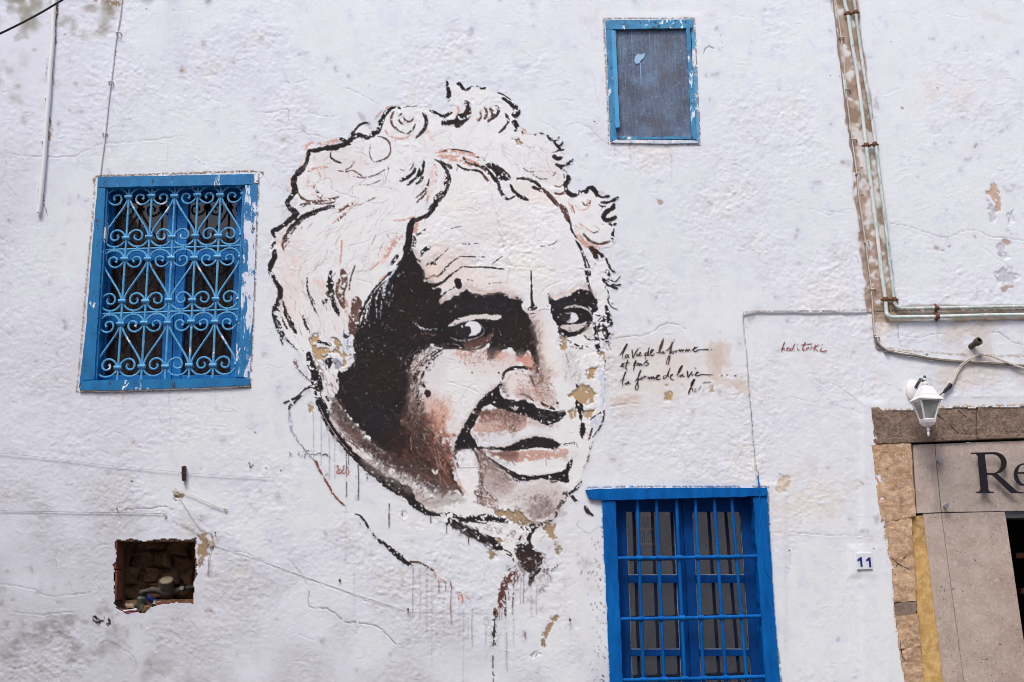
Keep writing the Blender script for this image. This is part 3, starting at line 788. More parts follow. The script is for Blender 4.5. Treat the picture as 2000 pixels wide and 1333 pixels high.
for c, o, sf, q in (((214, 196, 188), .55, 26, [820, 520, 850, 480, 880, 470, 930, 500, 900, 540, 860, 560, 836, 556]), ((226, 210, 200), .5, 22, [884, 530, 960, 530, 1000, 560, 980, 572, 910, 560, 872, 566]), ((222, 208, 200), .4, 30, [900, 400, 980, 400, 1040, 440, 1000, 480, 920, 470]), ((218, 204, 198), .5, 22, [540, 470, 580, 440, 600, 520, 570, 640, 548, 600]), ((222, 210, 204), .45, 26, [600, 560, 690, 540, 700, 640, 620, 660]), ((214, 200, 194), .45, 18, [610, 300, 680, 290, 720, 330, 640, 360]), ((220, 206, 200), .45, 20, [1090, 300, 1105, 360, 1060, 360, 1050, 320])):
    PG(c, q, soft=sf, rough=3, dry=.25, op=o, grain=U23)
# hair shading, pale salmon and brown brushwork
for c, w, p, d in ((SA, 7, [850, 299, 880, 295, 915, 301, 945, 311], .3), (SA, 7, [856, 305, 900, 309, 925, 318, 938, 324], .3), (SA, 5, [866, 312, 900, 316, 920, 326], .35), (SA, 5, [848, 316, 852, 345, 843, 372, 830, 398], .5), (PK, 10, [842, 320, 845, 350, 838, 380], .45),
    (SA, 3, [640, 452, 655, 432, 680, 412, 700, 396], .4), (SA, 3, [652, 416, 672, 404, 692, 394], .4), (SA, 4, [668, 464, 667, 490, 664, 518], .5), (SA, 4, [720, 530, 735, 518, 742, 510], .45), (PK, 14, [745, 515, 762, 480, 780, 465], .5), (SA, 9, [752, 505, 768, 480, 785, 462], .62),
    (SA, 3, [768, 432, 790, 430, 810, 424], .4), (PK, 8, [545, 486, 556, 466, 572, 450], .3), (SA, 3, [548, 480, 556, 460, 575, 440, 600, 414], .3), (PK, 10, [610, 545, 630, 560, 635, 590], .55), (SA, 6, [672, 575, 678, 600, 674, 610], .55), (PK, 6, [572, 500, 575, 520, 570, 540], .5),
    (SA, 4, [600, 336, 620, 329, 642, 327], .35), (PK, 5, [606, 342, 600, 360, 612, 382, 640, 392], .4), (SA, 5, [596, 294, 602, 283, 612, 279], .4), (SA, 7, [620, 282, 640, 280, 665, 273], .5), (PK, 7, [592, 330, 590, 318, 596, 300], .5), (PK, 6, [566, 372, 565, 355, 572, 346], .45),
    (SA, 4, [733, 232, 742, 222, 756, 212, 768, 207], .45), (SA, 4, [750, 252, 764, 268, 790, 272, 802, 262], .5), (PK, 8, [830, 250, 838, 262, 846, 276], .4), (SA, 6, [895, 208, 894, 224, 886, 240], .4), (SA, 5, [909, 200, 914, 215, 906, 230, 894, 242], .4), (SA, 4, [862, 249, 885, 246], .3), (SA, 4, [938, 214, 938, 228, 930, 236], .4),
    (SA, 6, [1012, 252, 1024, 256, 1020, 264], .3), (SA, 2, [1024, 262, 1040, 263, 1050, 266], .3), (PK, 5, [1082, 378, 1095, 381, 1104, 376], .3), (SA, 2.4, [1110, 396, 1114, 406, 1122, 416], .2), (SA, 2.4, [1122, 402, 1132, 411, 1146, 409, 1153, 398, 1147, 390], .25), (SA, 2.4, [1138, 398, 1143, 402, 1149, 398, 1146, 393], .2),
    (SA, 3, [1132, 438, 1142, 446, 1152, 452], .3), (SA, 2, [1152, 454, 1162, 457, 1170, 450, 1160, 441], .35), (PK, 8, [1126, 442, 1130, 462, 1148, 480], .35), (SA, 9, [1128, 462, 1142, 478, 1158, 485, 1172, 486], .45), (SA, 4, [1115, 400, 1118, 412, 1122, 418], .3), (SA, 4, [770, 530, 752, 540, 740, 552], .45)):
    S(c, wk(w, 1.15), p, dry=d * .8, rough=.6, soft=1.8)
for c, w, p, d in ((BR, 3.2, [770, 218, 764, 232, 767, 247, 778, 254], .2), (BR, 3, [786, 221, 779, 232, 784, 242, 792, 243], .25), (BR, 3, [788, 230, 793, 237, 801, 239, 808, 232], .25), (K2, 3, [812, 242, 806, 254, 796, 263], .4), (K2, 4.5, [826, 222, 833, 236, 829, 253, 812, 271], .18), (BR, 2, [776, 255, 792, 262, 802, 258], .35),
    (BR, 2.4, [738, 267, 755, 273, 763, 288, 760, 304, 748, 313, 730, 317], .35), (BR, 1.4, [723, 287, 722, 302, 728, 316], .3), (K2, 2.8, [646, 297, 646, 307, 655, 315, 667, 319], .2), (BR, 2, [692, 318, 684, 328, 674, 333], .2), (BR, 2, [660, 334, 676, 336, 690, 334, 710, 347], .45), (BR, 2, [690, 345, 712, 348, 735, 342, 755, 330], .6), (BR, 1.6, [692, 360, 720, 362, 745, 352], .7),
    (BR, 3.4, [582, 376, 590, 388, 608, 394, 640, 391, 662, 385], .22), (BR, 3, [620, 382, 634, 391, 655, 389], .3), (BR, 2.4, [612, 362, 616, 372, 630, 384], .35), (SA, 2, [622, 356, 610, 366, 600, 350], .4), (SA, 2, [620, 332, 626, 345, 624, 354], .35), (BR, 3, [584, 402, 600, 398, 640, 398, 655, 394], .4),
    (BR, 4, [660, 415, 674, 406, 690, 398], .6), (BR, 3, [660, 432, 670, 422, 680, 416], .5), (BR, 2, [700, 402, 715, 395, 735, 386], .7), (BR, 3, [555, 490, 552, 478, 560, 465], .35), (BR, 4, [565, 472, 556, 484], .3), (K2, 5, [778, 500, 771, 508, 765, 518], .3), (BR, 9, [668, 526, 673, 552, 666, 578, 672, 602], .5), (BR, 5, [664, 545, 658, 565, 660, 585], .55),
    (K2, 2, [694, 518, 685, 545, 682, 568], .3), (BR, 2, [757, 458, 760, 466], .3), (BR, 2, [734, 460, 726, 478], .5), (K2, 7, [910, 198, 915, 211, 908, 225, 896, 240], .3), (BR, 4, [946, 210, 951, 222, 946, 233], .3), (BR, 5, [957, 212, 963, 225, 954, 239], .25), (K2, 3.6, [968, 206, 974, 217, 967, 229, 958, 236], .25), (K2, 3.6, [987, 222, 993, 236, 986, 249, 974, 260], .2),
    (K2, 10, [916, 220, 906, 233, 892, 246], .25), (BR, 3, [938, 220, 939, 230, 933, 238], .3), (BR, 3, [1018, 348, 1030, 350, 1040, 353], .35), (BR, 2, [1040, 341, 1055, 350, 1070, 350], .6), (BR, 2, [1022, 330, 1035, 336, 1050, 337], .65), (BR, 4, [1080, 345, 1085, 338], .3), (BR, 3, [1083, 378, 1094, 380, 1102, 375], .2), (BR, 1.5, [1082, 363, 1092, 366, 1100, 361], .4),
    (BR, 3.6, [1139, 457, 1150, 470, 1170, 478, 1192, 472], .15), (K2, 1.6, [1153, 452, 1160, 456, 1168, 453], .2), (BR, 2, [1138, 395, 1142, 402, 1150, 400, 1153, 392], .3), (BR, 2.6, [1118, 402, 1122, 416], .3), (BR, 14, [697, 584, 695, 612, 690, 636, 694, 656], .25), (BR, 5, [683, 615, 688, 628, 684, 640], .5), (SA, 2, [1146, 470, 1160, 480], .5)):
    S(c, wk(w, 1.45), p, dry=d * .65, rough=.5, soft=1.2)
HR([BR, SA, (170, 150, 144)], [640, 450, 760, 400, 790, 440, 760, 520, 690, 540, 600, 540, 560, 520], 42, 34, 60, 14, 1.3, 1, op=.4)
HR([GR, BR], [560, 560, 680, 560, 700, 640, 640, 660, 580, 640], 46, 26, -70, 14, 1.2, 2, op=.45)
HR([SA, BR], [600, 300, 900, 280, 1080, 300, 1080, 340, 860, 300, 700, 380, 590, 380], 30, 28, 30, 50, 1.0, 3, op=.3)
# black outline of the hair
for w, p, d in ((9, [684, 281, 660, 287, 640, 290, 620, 294, 604, 296], .1), (11, [668, 284, 650, 290, 634, 289], .04), (8, [604, 294, 602, 305, 600, 316, 594, 326], .15), (12, [594, 328, 588, 334, 580, 341], .05), (12, [575, 344, 574, 358, 576, 372, 578, 378], .05), (9, [577, 376, 568, 386, 560, 396], .08), (8, [560, 395, 564, 404, 570, 412, 579, 419], .05),
    (12, [570, 408, 578, 418, 572, 426, 562, 434], .03), (9, [566, 432, 555, 440, 545, 447, 532, 452], .1), (7, [531, 450, 534, 458, 537, 466], .1), (6, [538, 472, 533, 480, 530, 486], .35), (11, [536, 490, 536, 502, 531, 514, 527, 528], .05), (8, [525, 530, 534, 541, 541, 556], .25), (10, [541, 554, 547, 566, 546, 582, 540, 598, 533, 608], .1),
    (3, [533, 608, 538, 604, 548, 610], .2), (6, [532, 610, 536, 624, 541, 640, 548, 654, 552, 674], .3), (5, [538, 616, 546, 634, 552, 650, 558, 660], .4),
    (7, [664, 272, 674, 276, 684, 283], .2), (9, [681, 281, 690, 269, 704, 265, 716, 270, 724, 269], .05), (4.5, [680, 276, 686, 263, 695, 253, 702, 246, 712, 241, 722, 242], .2), (6, [684, 270, 694, 258], .35), (11, [724, 267, 734, 258, 740, 248, 744, 236], .3), (7, [738, 262, 742, 250, 746, 238, 752, 224, 762, 215, 773, 209], .06), (3, [738, 240, 734, 252, 726, 264], .3),
    (8, [778, 211, 782, 213], 0), (5, [795, 209, 801, 209], 0), (4, [804, 210, 814, 208], .35), (2, [787, 211, 793, 210], .1), (5, [839, 216, 850, 221, 862, 227, 870, 226, 882, 220], .12), (3, [866, 231, 876, 226, 884, 220], .2), (9, [864, 241, 878, 240, 892, 238], .05), (11, [874, 242, 890, 236, 898, 228, 906, 224], .15),
    (5, [872, 159, 874, 165, 872, 171], .35), (8, [875, 172, 877, 182, 876, 193], .0), (5, [875, 199, 880, 195], .15), (2, [880, 208, 887, 206], .3), (7, [892, 166, 898, 165, 902, 171, 907, 177], .2), (4.5, [907, 178, 914, 175, 920, 170], .1), (3, [920, 170, 928, 168, 936, 170], .5), (4.5, [937, 172, 943, 174, 949, 172], .15), (2.6, [971, 181, 984, 186, 998, 196], .2),
    (7, [981, 192, 992, 199, 999, 206, 1006, 211], .05), (8, [995, 204, 1003, 208, 1010, 210], .1), (9, [1002, 213, 1012, 218, 1011, 226, 1003, 224, 1010, 232], .4), (9, [1002, 236, 1008, 244, 1010, 250], .1), (5, [1004, 256, 1010, 254, 1014, 252], .2), (6, [1018, 256, 1021, 261], .2), (3, [1043, 265, 1052, 261, 1062, 262], .45), (5, [1068, 264, 1074, 272, 1082, 276], .1),
    (3.6, [1078, 275, 1086, 276, 1092, 268], .2), (6, [1082, 277, 1088, 286, 1096, 293], .25), (4, [1086, 287, 1096, 284, 1099, 277], .3), (4, [1084, 298, 1092, 294, 1102, 293], .2), (2, [1078, 299, 1084, 297], .2), (9, [1081, 305, 1089, 310, 1096, 309], .12), (3, [1094, 313, 1100, 307], .1), (7, [1086, 322, 1097, 325, 1108, 322, 1116, 315], .08), (3.4, [1114, 318, 1118, 314, 1119, 310], .1),
    (5, [1090, 324, 1097, 330, 1100, 334], .15), (4, [1101, 331, 1108, 339], .1), (9, [1108, 344, 1110, 350, 1106, 360, 1101, 364], .05), (6, [1101, 340, 1102, 348], .3), (8, [1104, 362, 1106, 372, 1110, 379], .05), (9, [1108, 376, 1116, 382, 1126, 382], .03), (7, [1130, 381, 1131, 373], .05), (8, [1135, 376, 1143, 376, 1150, 370], .15), (9, [1146, 369, 1156, 368, 1163, 376, 1166, 386], .03),
    (6, [1164, 380, 1176, 387, 1190, 384], .05), (6, [1174, 396, 1188, 396, 1198, 392, 1208, 385], .05), (4, [1170, 401, 1176, 405, 1183, 404], .15), (9, [1179, 428, 1182, 418, 1190, 411, 1198, 407, 1198, 399], .05), (8, [1175, 425, 1184, 431, 1195, 429, 1203, 424], .05), (6, [1188, 436, 1196, 440, 1203, 438], .25), (7, [1197, 447, 1197, 458, 1196, 468], .3), (4, [1196, 466, 1197, 475], .3),
    (2, [1174, 437, 1177, 440], .1), (4.5, [1183, 505, 1188, 517, 1193, 527, 1201, 533], .15), (7, [1182, 530, 1188, 533, 1190, 541], .25), (5, [1186, 546, 1194, 545], .2), (2.4, [1188, 545, 1200, 551, 1208, 545, 1213, 536], .08), (8, [1177, 545, 1183, 551, 1190, 556], .2), (6, [1184, 554, 1194, 560, 1206, 564], .1), (4, [1194, 556, 1206, 558, 1213, 556], .2), (4, [1182, 556, 1182, 564], .2),
    (4, [1188, 569, 1189, 574], .1), (3, [1190, 578, 1187, 586, 1190, 594, 1196, 602, 1206, 605], .15), (4, [1187, 588, 1194, 600], .2), (7, [1182, 597, 1187, 606, 1184, 616], .3), (3, [1194, 594, 1197, 592], .2)):
    S(K, w, p, dry=d * .8, rough=.5)
# tangle beside the right temple
for w, p, d in ((8, [1186, 612, 1180, 624, 1172, 634, 1166, 642], .25), (6, [1192, 622, 1194, 632, 1190, 640], .3), (6, [1162, 626, 1163, 645, 1166, 664, 1169, 684], .15), (5, [1170, 634, 1178, 638, 1186, 640], .25), (3, [1162, 615, 1170, 618, 1174, 614], .3), (3, [1173, 624, 1174, 620], .1), (5, [1175, 640, 1180, 654, 1186, 666], .35), (4, [1184, 650, 1192, 644], .35), (4, [1178, 658, 1188, 656, 1194, 652], .35),
    (3, [1170, 662, 1184, 666, 1192, 670], .3), (4, [1164, 668, 1166, 682, 1170, 693], .15), (2, [1180, 672, 1186, 684], .4), (5, [1162, 650, 1172, 648], .3), (3, [1178, 690, 1182, 706, 1180, 720], .6), (4, [1180, 726, 1190, 720], .7), (3, [1182, 740, 1188, 752], .75), (3, [1190, 690, 1188, 712], .7)):
    S(K, w, p, dry=d, rough=1.2)
for w, p, d in ((7, [1184, 604, 1190, 618, 1186, 632], .15), (6, [1172, 636, 1164, 652, 1166, 676], .12), (7, [1180, 640, 1188, 652, 1184, 668], .2), (5, [1168, 646, 1180, 644, 1192, 636], .2), (5, [1190, 660, 1198, 652], .2), (6, [1170, 676, 1172, 690], .2), (4, [1188, 672, 1194, 684], .3), (5, [1176, 618, 1168, 628], .25), (6, [1186, 566, 1190, 584], .3)):
    S(K, w, p, dry=d, rough=1.0)
# strands over the forehead and the hairline
for c, w, p, d in ((K, 5, [848, 312, 862, 319, 870, 331, 877, 345, 876, 362, 866, 382, 852, 398], .08), (K, 7, [873, 334, 874, 350, 869, 362], .4), (K, 2.2, [866, 319, 876, 325, 884, 332], .2), (K, 6, [874, 322, 880, 328, 882, 333], .25), (K, 3, [894, 328, 892, 335], .4), (K, 3.6, [892, 322, 902, 329, 914, 333, 926, 333], .3), (BR, 4, [924, 333, 938, 337, 948, 348, 958, 358], .3),
    (K, 3, [926, 332, 940, 337, 944, 342], .2), (K, 9, [951, 323, 962, 326, 970, 334, 976, 346, 982, 350], .12), (K, 7, [976, 345, 988, 350, 994, 345], .15), (K2, 6, [965, 324, 978, 332, 990, 343, 996, 350], .2), (K, 6, [940, 325, 952, 335, 962, 345, 972, 358], .25), (BR, 3, [925, 318, 936, 326, 950, 334], .3), (K2, 3, [904, 307, 912, 318, 925, 323, 936, 327], .2), (K2, 1.8, [930, 307, 940, 310, 948, 315], .2),
    (K, 2, [862, 297, 885, 293, 910, 296, 925, 300], .5), (K2, 4, [972, 350, 975, 366, 982, 380, 990, 390, 1000, 387, 1007, 383], .2), (K, 2.6, [972, 370, 980, 384], .2), (K, 5, [996, 361, 1004, 374, 1014, 384, 1032, 391], .1), (K2, 3, [1005, 350, 1020, 350, 1038, 353], .3), (K, 5, [1032, 352, 1046, 357, 1056, 366], .15), (K2, 5, [1040, 366, 1050, 370, 1060, 373], .2),
    (BR, 5, [1056, 368, 1070, 378, 1082, 392, 1092, 404], .15), (K2, 3, [1060, 372, 1078, 392, 1090, 406], .25), (BR, 8, [1094, 402, 1102, 412, 1108, 426, 1110, 432], .08), (K, 3.2, [1108, 426, 1114, 438, 1116, 450, 1127, 468], .08), (K, 3.6, [1124, 470, 1133, 484, 1139, 500, 1143, 516], .2), (K2, 3, [1142, 514, 1146, 528, 1152, 540], .3), (K2, 2, [1140, 496, 1150, 520, 1154, 540], .35),
    (K, 4, [1143, 526, 1147, 545, 1150, 560, 1155, 574, 1160, 582], .25), (K2, 1.6, [1135, 526, 1150, 524], .3), (K2, 8, [1152, 484, 1160, 492, 1164, 504], .12), (K2, 6, [1158, 488, 1170, 496, 1178, 502], .12), (K2, 2.4, [1168, 500, 1168, 510], .2), (BR, 2, [1160, 518, 1164, 514], .3),
    (K, 5, [782, 354, 796, 348, 806, 340, 812, 328], .1), (K, 4, [796, 362, 808, 352, 816, 344, 820, 330], .1), (K, 4, [820, 345, 826, 334, 828, 316], .1), (K, 4, [812, 361, 820, 355, 826, 346], .15), (BR, 2, [800, 334, 806, 326, 808, 318], .3), (K2, 3, [810, 388, 824, 378, 834, 366, 838, 350], .3), (K2, 3, [814, 396, 826, 385, 834, 374], .35), (K2, 3, [782, 332, 790, 334], .2), (BR, 4, [758, 325, 759, 332], .2),
    (K, [4, 6, 8, 10], [862, 377, 852, 388, 850, 400, 843, 408], .12), (K, [5, 6, 8], [850, 400, 846, 412, 836, 420, 822, 427, 808, 433], .02), (K, 5, [832, 428, 839, 420], .2), (K, [9, 10, 11, 10], [808, 432, 803, 440, 800, 456, 799, 472, 794, 488], .02), (BR, 3, [860, 385, 865, 384, 858, 396], .4), (K2, 3, [812, 460, 822, 456, 832, 448], .3), (SA, 6, [814, 436, 813, 448, 810, 456], .25), (K2, 5, [808, 462, 810, 474, 806, 486], .4)):
    S(c, wk(w, 1.3), p, dry=d * .7, rough=.5)
# brush of black at the side of the hair
for w, p, d in (([3, 6, 9, 9, 5], [553, 470, 560, 456, 575, 438, 592, 424, 612, 416], .12), ([5, 9, 8, 2], [594, 425, 614, 414, 632, 408, 652, 402], .03), (3, [556, 478, 566, 462, 580, 442, 606, 418], .3), (5, [560, 462, 566, 450, 572, 444], .2), (3, [584, 452, 590, 444], .25), (2, [600, 448, 610, 436], .4), (6, [556, 476, 560, 466], .4), (3, [590, 404, 600, 400, 612, 400], .5),
    ([2, 8, 13, 14], [647, 527, 645, 545, 645, 558, 646, 574], .1), ([12, 10, 8, 9, 3], [644, 570, 650, 586, 654, 600, 660, 610, 662, 619], .2), (3, [650, 540, 655, 534], .2), (5, [638, 572, 638, 584, 636, 594], .3), (8, [630, 588, 632, 594], .15), (3, [629, 596, 628, 606], .2), (4, [636, 598, 638, 606], .3), (3, [600, 543, 600, 562, 603, 575, 609, 592, 618, 612], .1), (3, [608, 580, 612, 588, 616, 596], .3),
    ([3, 8, 10, 8], [553, 590, 556, 606, 562, 622, 570, 634], .12), (8, [562, 625, 572, 640, 580, 652], .3), (4, [549, 618, 556, 634, 562, 644], .35), (5, [592, 618, 596, 632, 604, 650], .25), (4, [593, 616, 594, 628], .2), (4, [584, 640, 590, 656], .55), (4, [548, 652, 560, 664, 572, 676, 582, 684], .35), (7, [544, 640, 550, 652], .25), (5, [586, 680, 592, 686], .3), (5, [618, 666, 632, 670, 646, 675], .1), (3, [574, 656, 588, 672], .5)):
    S(K, w, p, dry=d, rough=.9)
LT = [(186, 170, 164), (206, 190, 184), (160, 140, 132)]
for q, n, L, a, sp, sd in (([560, 400, 760, 390, 790, 440, 740, 540, 600, 540, 560, 470], 80, 40, 36, 14, 80), ([540, 540, 690, 540, 700, 640, 580, 660], 70, 34, -76, 12, 81), ([700, 270, 1000, 260, 1000, 310, 720, 330], 50, 26, 14, 40, 82), ([960, 290, 1090, 280, 1100, 380, 1040, 350], 50, 24, -34, 24, 83), ([600, 300, 760, 290, 760, 390, 590, 390], 50, 22, 10, 60, 84), ([1110, 390, 1190, 390, 1190, 480, 1130, 470], 30, 16, -30, 50, 85), ([830, 320, 880, 330, 850, 420, 800, 430], 36, 30, 66, 14, 86)):
    HR(LT, q, n, L, a, sp, 1.5, sd, op=.5)
for w, q, o in ((16, [806, 490, 826, 530, 848, 560, 856, 600], .6), (14, [848, 596, 880, 582, 912, 562, 945, 572, 985, 572, 1018, 588], .6), (12, [1074, 582, 1110, 574, 1142, 563, 1164, 584], .6), (16, [886, 866, 918, 816, 948, 778, 975, 750], .5), (18, [936, 812, 985, 808, 1045, 826, 1090, 830], .55),
    (22, [640, 815, 684, 880, 744, 932, 800, 966, 850, 1004], .5), (18, [1094, 990, 1060, 1022, 1036, 1030], .5), (16, [925, 876, 985, 874, 1045, 856, 1090, 868], .45), (18, [950, 892, 1010, 934, 1100, 930], .5), (16, [1024, 606, 1044, 642, 1052, 700], .6), (20, [800, 700, 804, 760, 792, 812], .6)):
    S((178, 154, 146), w, q, dry=.2, soft=12, rough=2, op=o)
# ---- the big shadow over temple and cheek
PG(K, [797, 486, 806, 490, 812, 508, 822, 519, 827, 533, 830, 547, 844, 556, 848, 568, 858, 560, 862, 580, 856, 600, 878, 640, 868, 662, 862, 678, 846, 676, 834, 680, 820, 688, 809, 700, 801, 722, 805, 735, 803, 752, 800, 780, 792, 812, 780, 826, 800, 842, 812, 880, 800, 896, 770, 890, 735, 870, 704, 838, 690, 824, 679, 812, 670, 798, 660, 784,
    655, 774, 661, 760, 660, 742, 660, 728, 678, 721, 690, 706, 694, 690, 690, 672, 692, 655, 703, 638, 708, 612, 718, 590, 732, 566, 750, 550, 768, 528, 782, 512], dry=.003, soft=1.6, rough=1.6)
PG((52, 38, 36), [810, 520, 846, 562, 856, 620, 820, 660, 770, 640, 780, 570], dry=.45, soft=16, rough=6, grain=U23, op=.4)
PG((58, 40, 36), [720, 690, 790, 700, 790, 760, 740, 800, 690, 760], dry=.45, soft=18, rough=6, grain=U23, op=.3)
PG((38, 44, 58), [690, 780, 760, 800, 800, 860, 740, 850], dry=.4, soft=18, rough=6, grain=U23, op=.4)
# sideburn: strokes of blue-white and black
for c, w, p, d in ((CRM, 4, [742, 557, 724, 578, 712, 604, 705, 628], .25), (CRM, 4, [735, 563, 722, 590, 714, 620, 712, 634], .35), (BL, 6, [778, 520, 764, 536, 754, 554, 748, 578], .25), (BL, 5, [770, 530, 756, 552, 750, 570, 752, 590], .45), (CRM, 3.5, [750, 556, 740, 570, 734, 590], .35), (BL, 2.6, [733, 580, 735, 600, 736, 622], .35), (BL, 2.4, [744, 575, 745, 600, 742, 626], .5), (BL, 2.2, [722, 592, 720, 620, 722, 640], .5),
    (K, 4, [768, 528, 748, 548, 730, 568, 714, 594, 704, 620], .1), (K, 5, [738, 566, 728, 585, 722, 610, 720, 632], .15), (K, 5, [706, 602, 702, 625, 698, 645], .3), (K2, 2, [710, 600, 722, 586], .2), (SA, 2, [770, 530, 752, 544], .55), (BR, 3, [700, 640, 692, 655, 690, 662], .3)):
    S(c, w, p, dry=d, rough=.9)
HR([BL, (215, 215, 220)], [746, 556, 764, 552, 770, 600, 762, 640, 748, 640, 740, 600], 26, 7, 75, 20, 1.6, 4, op=.8)
HR([(210, 208, 210)], [690, 690, 860, 560, 850, 660, 800, 880, 720, 840], 22, 3, 40, 60, 1.0, 5, op=.5)
HR([(64, 52, 50), (54, 46, 46)], [700, 640, 850, 600, 800, 840, 700, 800], 120, 26, 20, 30, 2.4, 6, op=.5)
# hairline spikes on the forehead
for w, p, d in (([10, 6, 2], [806, 500, 815, 508, 822, 512], .2), (4, [822, 502, 830, 490, 842, 482], .25), (7, [822, 494, 832, 488, 838, 485], .1), (5, [832, 520, 842, 514, 852, 518], .35), (4, [836, 522, 848, 512, 862, 499], .3), (2, [846, 506, 852, 498], .4), (4, [832, 546, 846, 540, 856, 540, 868, 528, 878, 516], .15), ([9, 4, 3, 1.5], [846, 559, 862, 554, 878, 540, 902, 522], .05), (3, [902, 522, 925, 523, 950, 523, 985, 527], .15),
    (2.4, [866, 529, 880, 515, 892, 506, 900, 502], .2), (2.2, [898, 502, 915, 502, 930, 503, 950, 503], .25), (2, [860, 501, 868, 494, 876, 486], .3), (1.6, [900, 477, 915, 478, 936, 476], .2), (2.6, [1054, 482, 1064, 482, 1072, 481], .1), (1.6, [1066, 481, 1080, 478, 1089, 470], .1), (1.3, [880, 448, 890, 445, 902, 443], .2), (2, [960, 518, 972, 508, 982, 502], .3), (3, [853, 588, 866, 576, 872, 570], .25), (2, [876, 569, 884, 564, 890, 561], .2),
    (2, [912, 548, 918, 547, 924, 550], .4), (1.6, [950, 556, 964, 554, 982, 553], .55), (3, [852, 592, 862, 578], .4)):
    S(K, w, p, dry=d, rough=.7)
S(K, 13, [894, 552, 896, 559], dry=0, rough=.6, taper=False)
PG((232, 206, 190), [832, 520, 860, 530, 850, 548, 836, 546], dry=.35, soft=8, rough=3, op=.7, grain=U23)
# ---- brow, eye socket and nose shadow on the left
PG(K, [838, 610, 855, 596, 880, 584, 900, 572, 911, 565, 920, 573, 945, 577, 972, 572, 986, 576, 996, 584, 1010, 583, 1018, 592, 1022, 604, 1029, 614, 1037, 628, 1043, 642, 1048, 660, 1050, 684, 1055, 712, 1050, 722, 1044, 712, 1038, 696, 1032, 686, 1026, 692, 1018, 698, 1006, 690, 998, 682, 985, 684, 974, 690, 966, 698, 956, 702, 949, 694, 952, 682, 958, 668, 940, 676, 915, 682, 885, 681, 858, 680, 838, 664], dry=.004, soft=1.4, rough=1.3)
PG((46, 46, 56), [880, 588, 980, 580, 1010, 592, 960, 612, 900, 604], dry=.5, soft=10, rough=5, grain=U23, op=.5)
PG((56, 42, 40), [990, 610, 1030, 630, 1042, 680, 1000, 680, 970, 660, 985, 630], dry=.45, soft=14, rough=5, grain=U23, op=.55)
S((178, 160, 156), 3, [984, 580, 990, 577, 1000, 583, 1010, 585], dry=.3)
PG((222, 202, 192), [920, 571, 945, 569, 975, 566, 984, 571, 960, 575, 930, 575], dry=.3, soft=5, rough=2, op=.6)
# left eye
PG((216, 210, 208), [876, 638, 886, 629, 902, 621, 922, 616, 950, 615, 981, 617, 980, 624, 973, 628, 960, 625, 944, 624, 925, 625, 906, 630, 890, 636], dry=.08, rough=.8)
S(K, 3, [964, 628, 974, 626, 984, 620], dry=.1)
PG((44, 42, 46), [884, 642, 898, 632, 912, 630, 920, 640, 921, 650, 914, 658, 900, 660, 888, 654], dry=.1, soft=3, rough=.6)
PG((222, 224, 230), [909, 637, 914, 630, 925, 628, 934, 631, 940, 639, 940, 647, 934, 653, 924, 656, 916, 657, 920, 650, 920, 641, 917, 637], dry=.0, rough=.5)
S((226, 226, 230), 2.6, [902, 638, 902.8, 640], dry=0, taper=False)
S((140, 136, 140), 2.4, [880, 660, 898, 665, 922, 663, 940, 656, 947, 646], dry=.3)
S((190, 186, 188), 2, [888, 664, 906, 667, 930, 662], dry=.45)
S((130, 126, 130), 2.2, [938, 634, 945, 644, 944, 654], dry=.4)
PG((120, 86, 78), [902, 672, 925, 666, 945, 659, 962, 650, 957, 662, 946, 672, 928, 679, 908, 680], dry=.35, soft=4, rough=2, grain=U23)
S((208, 168, 152), 2.6, [950, 668, 958, 660, 964, 652], dry=.3)
S((150, 142, 144), 2, [862, 676, 880, 672, 900, 676], dry=.45)
S((160, 150, 150), 1.6, [870, 678, 890, 682, 910, 682, 930, 680], dry=.5)
S(K, 4, [862, 682, 885, 680, 915, 684, 938, 680, 952, 672], dry=.1)
S(K, 9, [914, 684, 926, 688], dry=.2)
# bridge shading
HR([BR, K2, (140, 110, 104)], [1036, 620, 1050, 625, 1060, 690, 1070, 715, 1080, 735, 1060, 740, 1050, 700], 70, 13, 55, 25, 1.5, 7, op=.7)
HR([(190, 160, 150), SA], [1036, 612, 1060, 606, 1062, 660, 1050, 660], 30, 9, 50, 30, 1.3, 8, op=.5)
S(K, 3, [1037, 606, 1050, 608, 1062, 606], dry=.5, rough=1.5)
S(K2, 3, [1032, 617, 1040, 613, 1046, 614], dry=.35)
S(K, [1.6, 2.6, 3.4, 8], [1037, 531, 1038, 556, 1038, 578, 1040, 596], dry=.02)
PG(K, [1030, 606, 1037, 596, 1040, 586, 1044, 596, 1050, 602, 1046, 608, 1036, 608], dry=.1)
S(K, 2.4, [1066, 594, 1070, 600], dry=.3); S(K, 2, [1062, 604, 1072, 606], dry=.3)
# ---- right eye
PG(K, [1071, 576, 1075, 585, 1090, 585, 1098, 584, 1112, 577, 1126, 570, 1140, 567, 1152, 571, 1161, 581, 1166, 592, 1166, 604, 1162, 610, 1156, 612, 1158, 622, 1157, 630, 1150, 634, 1141, 634, 1135, 642, 1124, 650, 1112, 658, 1102, 660, 1098, 652, 1093, 644, 1087, 634, 1080, 624, 1075, 612, 1074, 596], dry=.02, rough=1.0)
PG((52, 58, 74), [1080, 588, 1110, 582, 1100, 604, 1082, 606], dry=.4, soft=10, rough=4, grain=U23, op=.5)
S((226, 206, 196), 5, [1078, 582, 1094, 580, 1110, 573, 1126, 565], dry=.3)
S((196, 192, 192), [2, 5, 5, 4, 2], [1101, 604, 1112, 600, 1128, 599, 1142, 603, 1152, 609, 1156, 617], dry=.15)
PG((220, 222, 228), [1116, 611, 1124, 612, 1128, 617, 1131, 624, 1124, 629, 1112, 631, 1108, 630, 1114, 622, 1116, 616], dry=0, rough=.5)
